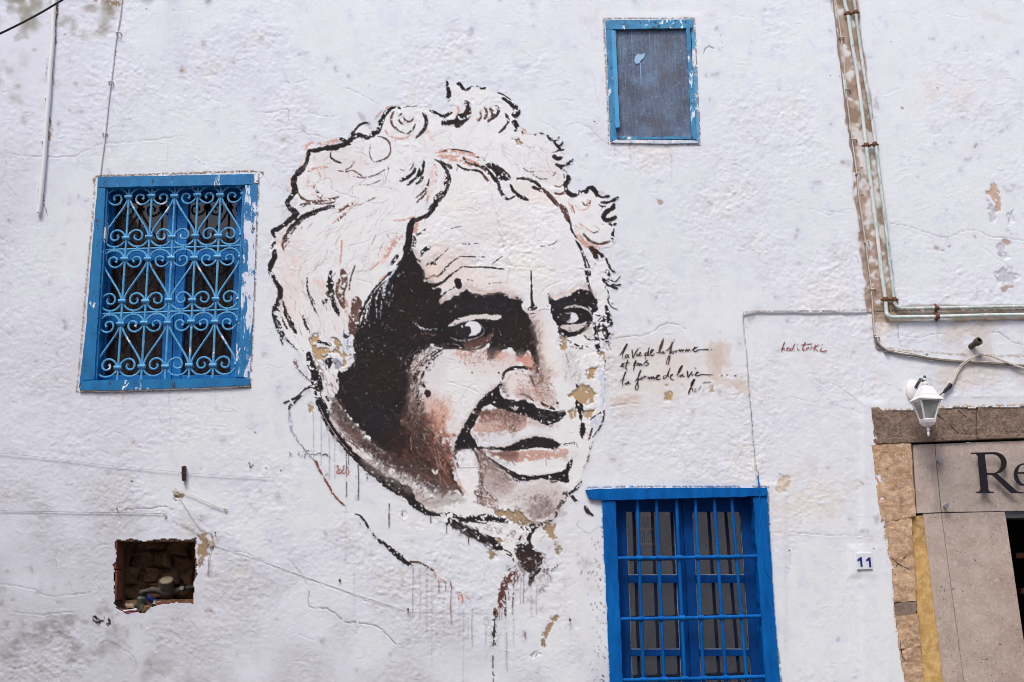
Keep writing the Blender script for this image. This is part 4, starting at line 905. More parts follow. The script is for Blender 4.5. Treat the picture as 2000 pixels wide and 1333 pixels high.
S((206, 206, 210), 2, [1103, 613, 1110, 613, 1117, 612], dry=.1)
PG((60, 56, 56), [1096, 616, 1108, 616, 1114, 622, 1106, 630, 1096, 626], dry=.3, soft=4, rough=.8, op=.7)
PG((206, 200, 196), [1093, 639, 1100, 635, 1118, 635, 1136, 633, 1145, 629, 1142, 636, 1134, 643, 1121, 648, 1106, 646, 1095, 643], dry=.06, rough=.7)
S(K, [5, 8, 7, 5], [1092, 648, 1108, 656, 1124, 653, 1138, 645, 1150, 636], dry=.06)
S(K2, 6, [1128, 652, 1140, 646, 1150, 638], dry=.3)
S(K, [4, 6, 5, 3], [1104, 662, 1116, 670, 1130, 676, 1146, 677], dry=.38, rough=1.4)
S(BR, 4, [1112, 676, 1128, 681, 1150, 678], dry=.55, rough=1.4)
PG((196, 188, 184), [1138, 650, 1152, 638, 1158, 650, 1156, 668, 1144, 664], dry=.3, soft=5, rough=2, op=.8)
S(K, 3, [1140, 655, 1150, 664, 1162, 664], dry=.35)
S(K2, 4, [1090, 640, 1094, 650, 1096, 660], dry=.2)
# ---- thin washes that turn the forms
for c, o, sf, q in (((206, 186, 178), .5, 18, [1040, 612, 1062, 614, 1068, 690, 1084, 740, 1060, 744, 1050, 700]), ((150, 126, 120), .55, 12, [1048, 676, 1058, 690, 1066, 722, 1058, 736, 1050, 722]), ((200, 190, 188), .45, 22, [1094, 690, 1116, 690, 1132, 730, 1126, 750, 1104, 740]),
    ((206, 196, 194), .5, 24, [840, 690, 880, 690, 880, 720, 840, 770, 824, 750]), ((170, 150, 144), .7, 16, [802, 722, 826, 698, 840, 690, 826, 726, 820, 770, 826, 800, 806, 806, 800, 770]), ((116, 88, 80), .7, 16, [794, 778, 812, 780, 826, 810, 850, 822, 846, 850, 800, 846, 788, 820]),
    ((206, 160, 144), .7, 24, [826, 780, 858, 774, 872, 800, 872, 840, 850, 850, 830, 826]), ((216, 196, 190), .6, 18, [866, 780, 886, 770, 892, 820, 884, 850, 872, 840]), ((212, 196, 190), .55, 22, [890, 690, 1020, 690, 990, 730, 920, 730]),
    ((190, 170, 164), .6, 20, [936, 890, 976, 920, 1000, 946, 984, 985, 944, 985, 940, 930]), ((206, 196, 194), .5, 22, [1000, 940, 1090, 945, 1090, 980, 1040, 970, 1000, 970]), ((200, 186, 182), .5, 20, [1040, 958, 1090, 965, 1096, 1000, 1060, 1022, 1030, 1010]),
    ((214, 198, 192), .5, 16, [1008, 734, 1040, 740, 1056, 770, 1030, 776, 1004, 760]), ((196, 186, 186), .6, 12, [980, 748, 994, 744, 1000, 766, 990, 776, 981, 766]), ((206, 200, 204), .5, 12, [924, 850, 1000, 846, 1010, 858, 960, 866, 926, 866])):
    PG(c, q, soft=sf, rough=3, dry=.25, op=o, grain=U23)
# ---- cheek and nose colour
HR([SA, (214, 166, 148), (196, 130, 112)], [890, 684, 950, 684, 952, 700, 930, 712, 900, 708], 60, 9, 70, 30, 1.8, 9, op=.75)
PG((200, 132, 112), [898, 690, 920, 688, 935, 694, 925, 702, 905, 700], dry=.4, soft=8, rough=4, grain=U23, op=.7)
HR([SA, (222, 180, 164)], [964, 694, 1000, 690, 1030, 700, 1040, 715, 990, 712, 960, 716], 70, 9, 60, 35, 1.8, 10, op=.7)
PG((198, 134, 114), [1030, 682, 1038, 694, 1044, 712, 1050, 722, 1036, 722, 1020, 712, 1012, 704, 1024, 696], dry=.15, soft=5, rough=2.5, op=.85)
PG((208, 150, 130), [975, 690, 986, 686, 992, 694, 980, 704, 970, 702], dry=.3, soft=7, rough=3, op=.7)
S(RB, 5, [1042, 712, 1050, 722, 1046, 732], dry=.3); HR([K2, BR], [955, 690, 970, 694, 966, 715, 955, 712], 14, 10, 60, 20, 1.6, 11, op=.7)
# nose
S(K, [3, 6, 7, 7, 6, 4], [981, 742, 986, 729, 996, 721, 1010, 718, 1024, 719, 1037, 721], dry=.06)
S(BR, 3, [1034, 722, 1040, 726], dry=.2)
PG((206, 186, 178), [1050, 722, 1064, 712, 1074, 726, 1088, 726, 1072, 738, 1056, 740], dry=.4, soft=10, rough=4, grain=U23, op=.7)
S(K, [3, 5, 4], [1036, 735, 1040, 744, 1044, 754], dry=.2)
HR([BR, SA], [1036, 736, 1062, 730, 1062, 745, 1050, 760], 30, 8, 40, 30, 1.5, 12, op=.6)
PG((226, 214, 208), [984, 750, 990, 738, 1005, 732, 1020, 736, 1024, 752, 1010, 764, 990, 772, 980, 762], soft=8, rough=2, dry=.1, op=.8)
S((212, 178, 164), 4, [990, 744, 998, 732, 1012, 729], dry=.4); S((150, 140, 140), 2.6, [998, 731, 1010, 730], dry=.4)
HR([SA, (190, 128, 108), (222, 176, 160)], [1012, 758, 1040, 758, 1062, 772, 1084, 790, 1090, 798, 1062, 794, 1040, 780, 1020, 770], 90, 9, -30, 30, 2.0, 13, op=.75)
PG((150, 140, 140), [978, 748, 986, 746, 994, 760, 992, 772, 984, 770, 978, 760], dry=.35, soft=5, rough=2, op=.6)
# shadow under the nose running into the cheek fold
PG(K, [980, 742, 976, 752, 977, 764, 982, 773, 993, 780, 1008, 782, 1024, 781, 1038, 787, 1053, 796, 1068, 801, 1088, 803, 1104, 801, 1108, 806, 1102, 815, 1090, 825, 1074, 830, 1058, 828, 1042, 820, 1026, 812, 1006, 807, 986, 802, 968, 796, 952, 793, 943, 795, 936, 808, 926, 824, 913, 842, 901, 857, 893, 862, 905, 838, 918, 818, 932, 798, 945, 782, 960, 766, 972, 752], dry=.05, soft=1.4, rough=1.3)
HR([CRM], [1050, 800, 1100, 802, 1090, 822, 1062, 826], 22, 4, 20, 40, 1.2, 14, op=.8)
S((232, 226, 224), 5, [982, 752, 978, 762, 984, 773, 996, 778, 1012, 778, 1030, 779], dry=.35)
S(K2, [2, 5, 4, 5, 3], [1012, 771, 1024, 771, 1034, 777, 1042, 783], dry=.1)
S(K2, 6, [1056, 786, 1068, 794, 1084, 800], dry=.25)
S(PK, 3, [1040, 784, 1056, 793, 1070, 797], dry=.35)
S(K, [5, 10, 13, 17, 15, 8], [978, 752, 958, 770, 940, 790, 924, 818, 908, 844, 892, 866], dry=.03, rough=.8)
S((70, 52, 48), [4, 9, 9, 4], [1040, 716, 1052, 728, 1058, 742, 1052, 756], dry=.3, soft=4, rough=2, op=.7)
HR([(90, 66, 60), K2], [1034, 724, 1060, 724, 1064, 750, 1044, 758], 36, 9, 50, 26, 1.8, 101, op=.7)
PG((176, 150, 142), [1000, 764, 1030, 766, 1050, 784, 1030, 780, 1008, 776], soft=7, rough=2, dry=.2, op=.7)
# upper lip field
PG((184, 142, 126), [946, 797, 970, 800, 1000, 809, 1020, 815, 1038, 823, 1026, 834, 1010, 842, 988, 846, 960, 846, 940, 850, 928, 852, 918, 846, 930, 826], dry=.25, soft=7, rough=3.5, op=.85, grain=U23)
HR([(120, 74, 62), (150, 96, 80), K2], [945, 800, 1000, 806, 1015, 826, 985, 840, 955, 832, 936, 826], 190, 8, 60, 40, 1.6, 15, op=.65)
PG((92, 68, 62), [944, 796, 970, 800, 1000, 808, 1030, 818, 1012, 826, 970, 818, 938, 816], dry=.4, soft=10, rough=4, grain=U23, op=.8)
HR([(214, 186, 174)], [940, 815, 1030, 820, 1010, 842, 940, 848], 40, 8, 70, 40, 1.8, 16, op=.6)
HR([GR, (120, 112, 112), (200, 206, 218)], [928, 845, 1000, 842, 1000, 856, 960, 862, 930, 862], 60, 11, 60, 25, 1.2, 17, op=.75)
HR([K2, BR], [995, 836, 1022, 826, 1016, 838, 1004, 848], 16, 12, 40, 20, 1.6, 18, op=.7)
S((214, 218, 230), [3, 6, 5, 3], [924, 868, 950, 868, 980, 863, 1012, 855], dry=.12)
# ---- mouth
PG(K, [924, 872, 950, 873, 985, 873, 1004, 867, 1024, 858, 1044, 854, 1064, 855, 1084, 862, 1094, 868, 1088, 875, 1083, 879, 1066, 876, 1040, 876, 1018, 879, 1000, 883, 980, 881, 950, 878, 930, 877], dry=.03, rough=.9)
PG((60, 44, 42), [1010, 866, 1044, 858, 1080, 866, 1060, 872, 1020, 874], dry=.4, soft=6, rough=3, op=.6)
S(K, 7, [1092, 870, 1106, 868, 1124, 866], dry=.5, rough=1.6)
PG((198, 160, 146), [948, 882, 980, 884, 1008, 882, 1048, 878, 1080, 880, 1106, 876, 1109, 892, 1096, 898, 1060, 897, 1030, 902, 1006, 904, 984, 898, 964, 890], dry=.1, soft=3, rough=1.5)
PG((112, 84, 76), [946, 882, 985, 884, 1010, 884, 1006, 902, 984, 896, 962, 889], dry=.25, soft=8, rough=3, op=.85, grain=U23)
PG((196, 180, 176), [1082, 882, 1108, 878, 1108, 900, 1092, 902], dry=.3, soft=10, rough=3, op=.6)
PG((230, 229, 230), [1006, 906, 1040, 902, 1100, 902, 1108, 912, 1090, 922, 1050, 927, 1024, 927, 1000, 914], soft=4, rough=1.5, dry=.05)
S(K, 1.8, [1066, 898, 1067, 912], dry=.1); S(K, 2.4, [1004, 902, 1006, 910], dry=.3); S(GR, 1.2, [950, 884, 980, 902, 1004, 909], dry=.4)
PG(K, [930, 876, 950, 889, 975, 905, 996, 918, 1016, 926, 1030, 930, 1056, 928, 1085, 924, 1098, 920, 1107, 908, 1117, 896, 1119, 908, 1112, 922, 1110, 942, 1094, 940, 1070, 937, 1046, 937, 1026, 940, 1011, 941, 998, 930, 984, 918, 964, 904, 945, 889], dry=.04, rough=.9)
S(BR, 4, [1070, 940, 1080, 942, 1090, 940], dry=.3); S((226, 224, 228), 1.8, [940, 882, 970, 902, 1000, 920], dry=.25); S((200, 204, 216), 5, [1000, 936, 1020, 942, 1040, 940], dry=.5)
PG(K, [934, 812, 920, 824, 911, 838, 899, 855, 889, 866, 885, 878, 887, 893, 896, 884, 908, 877, 922, 876, 934, 874, 930, 862, 922, 852, 918, 846, 926, 830], dry=.05, rough=1.0)
S(K, 4, [922, 876, 932, 890, 936, 904], dry=.2); HR([K2, BR, GR], [922, 878, 940, 886, 975, 912, 1000, 936, 985, 940, 950, 910], 60, 22, -45, 10, 1.5, 19, op=.6)
S(PK, 3, [995, 928, 1008, 942, 1014, 944], dry=.4)
# ---- warm browns of the lower cheek
PG((80, 58, 53), [786, 816, 806, 802, 820, 812, 846, 806, 866, 832, 878, 858, 882, 890, 886, 924, 894, 946, 896, 958, 866, 960, 838, 946, 806, 930, 778, 914, 752, 896, 762, 872, 800, 872, 806, 848], dry=.14, soft=9, rough=5, grain=U23, op=.95)
PG((52, 40, 39), [750, 840, 806, 806, 836, 846, 856, 890, 868, 932, 816, 922, 765, 896], dry=.25, soft=24, rough=7, grain=U23, op=.9)
PG((96, 66, 58), [836, 860, 866, 866, 880, 900, 888, 948, 866, 944, 850, 900], dry=.2, soft=18, rough=5, grain=U23, op=.7)
HR([RB, (126, 88, 76), (92, 64, 58)], [790, 820, 860, 810, 884, 900, 894, 955, 850, 950, 790, 910], 160, 22, -50, 20, 2.2, 20, op=.6)
PG((202, 146, 126), [836, 806, 862, 794, 874, 820, 880, 846, 866, 856, 846, 842], dry=.3, soft=14, rough=6, grain=U23, op=.85)
HR([SA, (216, 170, 152), (180, 110, 94)], [826, 790, 864, 780, 880, 850, 884, 880, 850, 870, 834, 830], 130, 10, -60, 40, 1.7, 21, op=.7)
HR([(206, 198, 194), GR, (170, 150, 144)], [796, 800, 832, 790, 860, 850, 870, 890, 840, 880, 810, 850], 120, 12, -50, 30, 1.4, 22, op=.6)
S((176, 108, 90), [6, 12, 10, 6], [866, 840, 872, 866, 876, 892, 884, 916], dry=.35, soft=5, rough=2, op=.7)
S((196, 184, 188), [6, 10, 8], [876, 846, 884, 868, 886, 900], dry=.35, soft=6, rough=2, op=.8)
HR([(120, 108, 104), BR, K2], [800, 740, 812, 735, 822, 770, 830, 800, 812, 830, 796, 820, 800, 780], 70, 22, 80, 12, 2.0, 23, op=.65)
HR([(190, 150, 134), (150, 116, 100), PK], [824, 770, 860, 780, 866, 820, 836, 815], 70, 14, 75, 20, 1.3, 24, op=.6)
HR([K2, BR, (180, 172, 170)], [800, 690, 840, 680, 856, 690, 830, 710, 806, 735], 60, 26, 48, 10, 1.8, 25, op=.75)
for w, p in ((4, [812, 742, 824, 716, 846, 694, 868, 682]), (3, [818, 756, 830, 724, 852, 698]), (5, [804, 760, 812, 730, 830, 702, 858, 682]), (2.4, [822, 736, 840, 708, 866, 688]), (3, [800, 790, 808, 760, 816, 738]), (2.4, [812, 790, 818, 764, 826, 742]), (2, [808, 812, 818, 790, 824, 770])): S(K2, w, p, dry=.28, rough=1.3)
HR([K2, BR, RB], [786, 800, 830, 800, 850, 830, 850, 880, 800, 850], 90, 16, 62, 22, 2.0, 60, op=.55)
HR([SA, (214, 184, 172), (226, 210, 204)], [830, 780, 880, 780, 884, 850, 846, 846], 90, 11, 66, 26, 1.8, 61, op=.6)
HR([(150, 100, 88), RB, SA], [840, 850, 880, 850, 894, 940, 870, 950, 840, 900], 70, 24, -62, 10, 2.4, 62, op=.5)
for w, p in ((4, [800, 728, 820, 702, 840, 688]), (3, [806, 730, 826, 706, 848, 690]), (3, [802, 718, 822, 692, 842, 682])): S((206, 196, 192), w, p, dry=.4, rough=1.2)
S((196, 204, 216), [2, 5, 3], [806, 626, 824, 642, 854, 644], dry=.35, rough=1.2); S((220, 204, 200), [1.5, 3, 3, 2], [876, 638, 888, 630, 902, 623], dry=.1)
S((110, 90, 84), 8, [800, 660, 830, 652, 850, 656], dry=.55, rough=2)
# cheek fold highlight
PG((228, 226, 228), [893, 884, 905, 879, 918, 882, 930, 900, 936, 926, 936, 948, 928, 962, 918, 968, 906, 952, 896, 930, 890, 905], soft=4, rough=1.2, dry=.02)
S((90, 76, 74), 4, [888, 890, 892, 904, 896, 915], dry=.4, soft=3); S((90, 196, 220), 3, [918, 882, 923, 888], dry=.3)
HR([(186, 180, 182), GR], [892, 882, 914, 880, 906, 896, 896, 910], 24, 9, 60, 30, 1.6, 26, op=.6)
S((66, 48, 46), [5, 9, 8, 4], [876, 906, 884, 930, 894, 952, 904, 966], dry=.22, soft=4, rough=1.6)
S((214, 186, 172), 5, [892, 934, 902, 952, 914, 968], dry=.3, soft=3)
HR([K2, (110, 84, 78), BR], [934, 884, 948, 890, 946, 940, 940, 970, 932, 976, 936, 930], 60, 22, -84, 8, 2.2, 27, op=.65)
HR([(96, 66, 60), (130, 96, 88), K2], [930, 960, 946, 952, 972, 980, 974, 994, 950, 990, 926, 982], 80, 14, -40, 22, 2.0, 28, op=.6)
HR([(180, 160, 152), GR], [945, 900, 980, 930, 1000, 960, 960, 980, 945, 950], 50, 22, -55, 12, 1.4, 29, op=.5)
# dry fringe between cheek and jaw
PG((78, 64, 60), [646, 784, 668, 796, 690, 820, 706, 842, 738, 872, 772, 894, 806, 900, 810, 920, 772, 916, 736, 898, 706, 876, 680, 852, 660, 826, 646, 806], dry=.3, soft=9, rough=4, grain=U23, op=.95)
HR([K, K2, BR], [650, 790, 700, 840, 760, 890, 800, 915, 760, 912, 700, 875, 660, 830], 110, 14, -48, 26, 2.6, 70, op=.7)
HR([(150, 128, 120), (190, 176, 170)], [650, 800, 690, 850, 720, 880, 700, 880, 664, 840], 30, 14, -50, 16, 1.6, 71, op=.5)
PG((70, 56, 54), [700, 862, 724, 870, 756, 896, 790, 912, 830, 936, 866, 956, 862, 968, 820, 950, 780, 930, 740, 910, 712, 886], dry=.5, soft=6, rough=4, op=.9)
HR([K2, (70, 48, 44), BR], [700, 850, 760, 890, 830, 930, 868, 956, 850, 966, 790, 935, 730, 905], 150, 10, 55, 30, 1.8, 30, op=.7)
HR([CRM, (200, 190, 186)], [700, 868, 760, 905, 830, 945, 820, 955, 750, 925, 706, 890], 120, 7, 55, 35, 1.6, 31, op=.8)
HR([(226, 220, 216)], [680, 720, 800, 720, 820, 880, 700, 830], 10, 4, 60, 60, 1.2, 32, op=.5)
HR([(226, 216, 212), SA], [760, 840, 860, 880, 880, 950, 800, 920], 18, 4, 50, 60, 1.2, 33, op=.5)
S((216, 206, 200), 2, [802, 855, 804, 879], dry=.05); S((214, 208, 206), 4, [844, 917, 850, 926, 855, 918], dry=.1); S((120, 112, 110), 1.0, [784, 916, 840, 915, 940, 914], dry=.35)
PG((140, 128, 124), [850, 966, 880, 960, 904, 972, 900, 985, 872, 988, 852, 982], dry=.4, soft=8, rough=4, grain=U23, op=.7)
# ---- ear
PG((84, 66, 62), [640, 774, 654, 776, 672, 800, 690, 826, 706, 846, 694, 850, 672, 830, 655, 804, 640, 784], dry=.4, soft=4, rough=3, op=.9)
PG(K, [596, 690, 604, 684, 612, 700, 616, 712, 622, 725, 630, 742, 632, 760, 622, 772, 610, 752, 606, 735, 600, 716], dry=.22, rough=1.6)
PG(K, [630, 700, 640, 691, 650, 700, 650, 712, 644, 722, 634, 722, 636, 708], dry=.2, rough=1.6)
S((140, 120, 116), 8, [620, 712, 626, 724, 634, 742], dry=.45, rough=1.6); PG((110, 112, 126), [652, 700, 664, 700, 668, 712, 660, 722, 652, 716], dry=.3, soft=4, rough=2, op=.9)
PG((224, 216, 214), [640, 738, 654, 728, 660, 744, 660, 758, 655, 770, 648, 764], dry=.08, rough=1.2)
S(BL, 6, [672, 660, 674, 676, 684, 690, 690, 700], dry=.35, rough=2); HR([BL, (96, 112, 144)], [668, 650, 690, 660, 694, 710, 676, 716], 40, 8, 70, 30, 1.8, 34, op=.7); S((60, 60, 70), 7, [672, 652, 676, 660, 684, 650], dry=.35)
S(K, [4, 8, 12, 13, 11], [612, 748, 616, 764, 624, 780, 634, 796, 640, 812], dry=.25, rough=1.4)
S(K2, 8, [632, 770, 642, 784, 654, 790], dry=.45, rough=1.6); S(PK, 5, [664, 792, 668, 800], dry=.3); HR([CRM, PK], [610, 745, 650, 750, 660, 790, 630, 790], 36, 6, 50, 50, 1.6, 35, op=.8)
S((120, 104, 100), [7, 6, 5, 5], [574, 704, 580, 716, 590, 730, 603, 743], dry=.25, rough=1.0); S(GR, 7, [576, 702, 582, 708], dry=.35)
S(K, [6, 4, 5, 5], [608, 756, 594, 762, 580, 776, 556, 788], dry=.2); S(K2, 5, [590, 772, 576, 786, 566, 794, 564, 804], dry=.15); S((196, 160, 140), 4, [604, 764, 592, 774], dry=.3); S(BR, 5, [610, 780, 606, 790], dry=.45)
S((158, 162, 178), [5, 6, 5, 3], [565, 806, 567, 824, 570, 842, 582, 860], dry=.15, rough=.6); S((130, 132, 146), 3, [578, 858, 590, 872, 602, 888, 616, 902], dry=.2)
# ---- jaw line and throat
S(K, [11, 13, 14, 13], [622, 786, 634, 814, 648, 840, 668, 864], dry=.02, rough=.5)
S(K, [13, 13, 12, 14], [666, 860, 684, 882, 704, 902, 724, 918], dry=.02, rough=.6)
S(K, [14, 17, 24, 26, 16, 12, 6], [720, 916, 744, 934, 770, 950, 794, 962, 808, 982, 832, 1000, 856, 1007], dry=.04, rough=.8)
S((120, 98, 92), [2, 5, 6, 3], [660, 838, 672, 856, 688, 866, 706, 882], dry=.35, rough=1.2); S((110, 86, 80), [3, 8, 10, 5], [658, 822, 672, 838, 694, 852, 706, 868], dry=.35, rough=1.6)
S((110, 90, 86), [2, 3, 2], [704, 898, 730, 914, 760, 938], dry=.3); S((224, 214, 210), 1.4, [622, 790, 640, 826, 664, 862, 690, 890], dry=.2)
HR([K2, (90, 76, 72)], [720, 914, 780, 944, 820, 980, 800, 985, 760, 955], 40, 8, 70, 30, 1.5, 36, op=.6)
S((86, 76, 76), 5, [730, 930, 752, 945, 775, 960, 800, 980], dry=.4, rough=2); S(K, 8, [850, 1006, 866, 1006, 880, 1002], dry=.45, rough=2)
# chin
PG((104, 84, 80), [1032, 990, 1042, 980, 1054, 974, 1066, 982, 1078, 990, 1084, 1000, 1074, 1010, 1054, 1016, 1038, 1012], dry=.3, soft=12, rough=5, op=.75)
HR([(70, 56, 54), (120, 100, 96), K2], [1030, 978, 1060, 968, 1082, 990, 1078, 1010, 1040, 1014], 120, 12, 70, 28, 1.4, 37, op=.65)
S((226, 222, 222), 5, [1040, 1018, 1062, 1016, 1080, 1004], dry=.2); S((130, 118, 118), 2.4, [1066, 1000, 1076, 997, 1080, 1002], dry=.3)
S(K, [4, 9, 9, 5], [1106, 958, 1100, 976, 1092, 990, 1086, 1004], dry=.2, rough=1.4); S(K, [4, 7, 6, 3], [1136, 940, 1126, 954, 1114, 963, 1104, 972], dry=.12); S(K2, 6, [1116, 968, 1122, 976, 1130, 984], dry=.2); S(K, 5, [1083, 1012, 1088, 1006, 1094, 1000], dry=.4)
S(K2, [5, 9, 6], [1142, 990, 1148, 1000, 1157, 1006], dry=.15); S((120, 110, 108), 2, [1126, 1026, 1132, 1014], dry=.4); S(K, 2, [1068, 964, 1068, 970], dry=.1); S(K, 3, [1083, 980, 1084, 981], dry=0)
S(K, [4, 8, 7, 3], [1018, 1030, 1036, 1026, 1056, 1024, 1078, 1016], dry=.12, rough=1.2); S(K, 5, [1022, 1034, 1040, 1034, 1052, 1028], dry=.3)
# collar and scarf
S(K, [6, 11, 12, 10, 8], [886, 1010, 910, 1016, 936, 1012, 964, 1014, 988, 1018], dry=.12, rough=1.2)
S(K, [5, 9, 11, 9], [742, 1058, 762, 1072, 780, 1088, 802, 1104], dry=.12, rough=.9)
S(K, [4, 8, 9, 7, 5], [886, 1008, 906, 1014, 926, 1012, 944, 1008, 956, 1010], dry=.14, rough=1.4); S(K, [6, 9, 8, 6], [942, 1012, 960, 1013, 974, 1017, 986, 1016], dry=.18, rough=1.6)
PG(K, [886, 1016, 896, 1020, 912, 1027, 926, 1036, 936, 1036, 946, 1046, 956, 1056, 948, 1062, 932, 1056, 912, 1048, 898, 1040, 882, 1029], dry=.06, rough=1.4)
HR([(120, 108, 106), (160, 150, 148)], [890, 1020, 940, 1040, 952, 1058, 900, 1040], 26, 20, -36, 10, 1.6, 90, op=.6)
PG((96, 84, 82), [884, 1028, 900, 1036, 920, 1048, 908, 1048, 890, 1036], dry=.3, soft=4, rough=2)
PG(K, [952, 1044, 962, 1044, 968, 1056, 978, 1064, 984, 1074, 974, 1076, 962, 1068, 954, 1058], dry=.1, rough=1.5); S(K2, 3, [984, 1074, 996, 1080, 1003, 1092], dry=.35); S(K2, 3, [988, 1082, 1000, 1088, 1004, 1098], dry=.35)
S(K2, 3, [920, 1018, 940, 1022, 956, 1022], dry=.3); HR([BR, PK, (150, 120, 112)], [950, 1022, 976, 1030, 980, 1044, 962, 1042, 944, 1032], 40, 8, -30, 30, 1.6, 38, op=.7); S(K, 6, [876, 1012, 877, 1022, 870, 1024], dry=.35); S(K, 2, [856, 1018, 870, 1020], dry=.4)
HR([BR, PK, (160, 130, 124)], [1004, 1036, 1036, 1036, 1020, 1060, 984, 1056], 70, 7, 40, 40, 1.7, 39, op=.65)
S(K, [5, 7, 8, 9], [1046, 1030, 1036, 1044, 1032, 1056, 1036, 1068], dry=.12); S(K2, 5, [1018, 1046, 1014, 1056, 1008, 1062], dry=.5); S(CRM, 12, [1006, 1052, 1018, 1050], dry=.4, rough=3)
PG(K, [1008, 1070, 1014, 1062, 1022, 1070, 1030, 1062, 1040, 1066, 1040, 1078, 1050, 1074, 1058, 1086, 1060, 1098, 1052, 1100, 1046, 1108, 1038, 1114, 1028, 1112, 1018, 1098, 1008, 1086], dry=.08, rough=2)
PG((70, 50, 48), [1016, 1100, 1034, 1094, 1052, 1100, 1050, 1118, 1040, 1126, 1028, 1120, 1018, 1110], dry=.4, rough=3, soft=4)
HR([CRM], [1004, 1080, 1050, 1090, 1040, 1120, 1000, 1115], 40, 5, 40, 60, 1.8, 40, op=.85); S((88, 76, 76), [8, 11, 8], [1046, 1112, 1038, 1130, 1036, 1142], dry=.2); S(K, 6, [1056, 1110, 1044, 1124, 1034, 1132], dry=.25); S(K2, 4, [1064, 1112, 1062, 1124], dry=.3)
HR([BR, K2, (150, 116, 110)], [1046, 1130, 1080, 1124, 1066, 1150, 1050, 1156], 30, 12, 55, 35, 1.5, 41, op=.6); S(K2, 4, [1068, 1118, 1080, 1112, 1090, 1104], dry=.4, rough=1.5)
for w, p, d, c in (([5, 12, 13, 9], [1000, 1120, 992, 1130, 988, 1144, 980, 1152], .2, (92, 60, 54)), ([8, 11, 10, 9], [984, 1146, 978, 1160, 977, 1172, 979, 1184], .15, (100, 66, 58)), (7, [968, 1188, 970, 1198, 971, 1204], .15, (120, 84, 72)), (8, [1008, 1122, 1004, 1136, 1002, 1142], .3, (110, 80, 74)),
                 (3, [981, 1184, 980, 1208], .3, (120, 92, 86)), (4, [987, 1160, 987, 1190, 988, 1206], .25, (70, 50, 48)), (4, [993, 1150, 994, 1172], .2, (80, 56, 52)), (3, [1004, 1140, 1002, 1170, 1001, 1200], .25, (100, 84, 82)), (5, [880, 1137, 882, 1152], .15, (120, 74, 66)), (7, [884, 1148, 884, 1154], .3, (130, 84, 76)), (6, [896, 1172, 898, 1164, 904, 1168, 902, 1176], .35, (180, 122, 112)), (4, [890, 1156, 898, 1158, 910, 1164, 918, 1172], .45, (200, 160, 150))):
    S(c, w, p, dry=d, rough=1.2)
PG((54, 44, 44), [1006, 1076, 1014, 1064, 1022, 1072, 1032, 1064, 1041, 1072, 1052, 1078, 1060, 1094, 1056, 1106, 1046, 1112, 1048, 1124, 1036, 1124, 1022, 1110, 1010, 1092], dry=.22, soft=1.5, rough=2.4)
HR([K, K2, BR], [1000, 1080, 1060, 1080, 1070, 1130, 1000, 1130], 60, 14, 60, 40, 2.6, 63, op=.6)
HR([BR, (150, 120, 114)], [990, 1100, 1060, 1100, 1050, 1150, 980, 1150], 50, 9, 80, 30, 1.8, 64, op=.5)
S((96, 66, 60), [6, 14, 15, 12, 8], [1006, 1116, 996, 1126, 988, 1142, 980, 1160, 977, 1182], dry=.2, rough=1.6)
# shoulder line
S((120, 70, 58), [6, 4, 4, 5, 3], [617, 902, 624, 918, 640, 946, 656, 972, 673, 988], dry=.12); S(BR, 7, [618, 902, 622, 910], dry=.25); S(BR, 3, [634, 930, 638, 926], dry=.2)
S(K, [2, 4, 5, 5, 4], [691, 1003, 703, 1008, 712, 1018, 717, 1026, 722, 1036], dry=.22); S(BR, 5, [703, 1022, 706, 1026], dry=.45); S(K2, 4, [727, 1040, 732, 1048, 740, 1056], dry=.28, rough=1.2); S(K, [4, 8, 9, 8, 5], [740, 1055, 758, 1068, 776, 1084, 790, 1096, 803, 1105], dry=.24, rough=1.3)
S(BR, [6, 4, 4, 3], [802, 1098, 818, 1099, 832, 1106, 848, 1116], dry=.25); S((200, 160, 150), 3, [846, 1116, 856, 1128, 866, 1134, 878, 1138], dry=.35); S(BR, 2, [848, 1120, 853, 1132, 858, 1136], dry=.3)
S((206, 206, 220), 9, [912, 1174, 926, 1186, 938, 1194], dry=.4, rough=2, soft=3); PG((186, 186, 196), [944, 1204, 952, 1200, 957, 1208, 955, 1218, 948, 1220, 944, 1212], dry=.25, soft=3, rough=1.2, op=.9)
for x, y, r in ((807, 1106, 6), (820, 1111, 6), (832, 1116, 7), (846, 1125, 8), (640, 838, 8), (654, 858, 9), (628, 814, 8)): S((188, 182, 186), r, [x, y - 2, x, y + 2], dry=.2, rough=.8, soft=2, taper=False, op=.8)
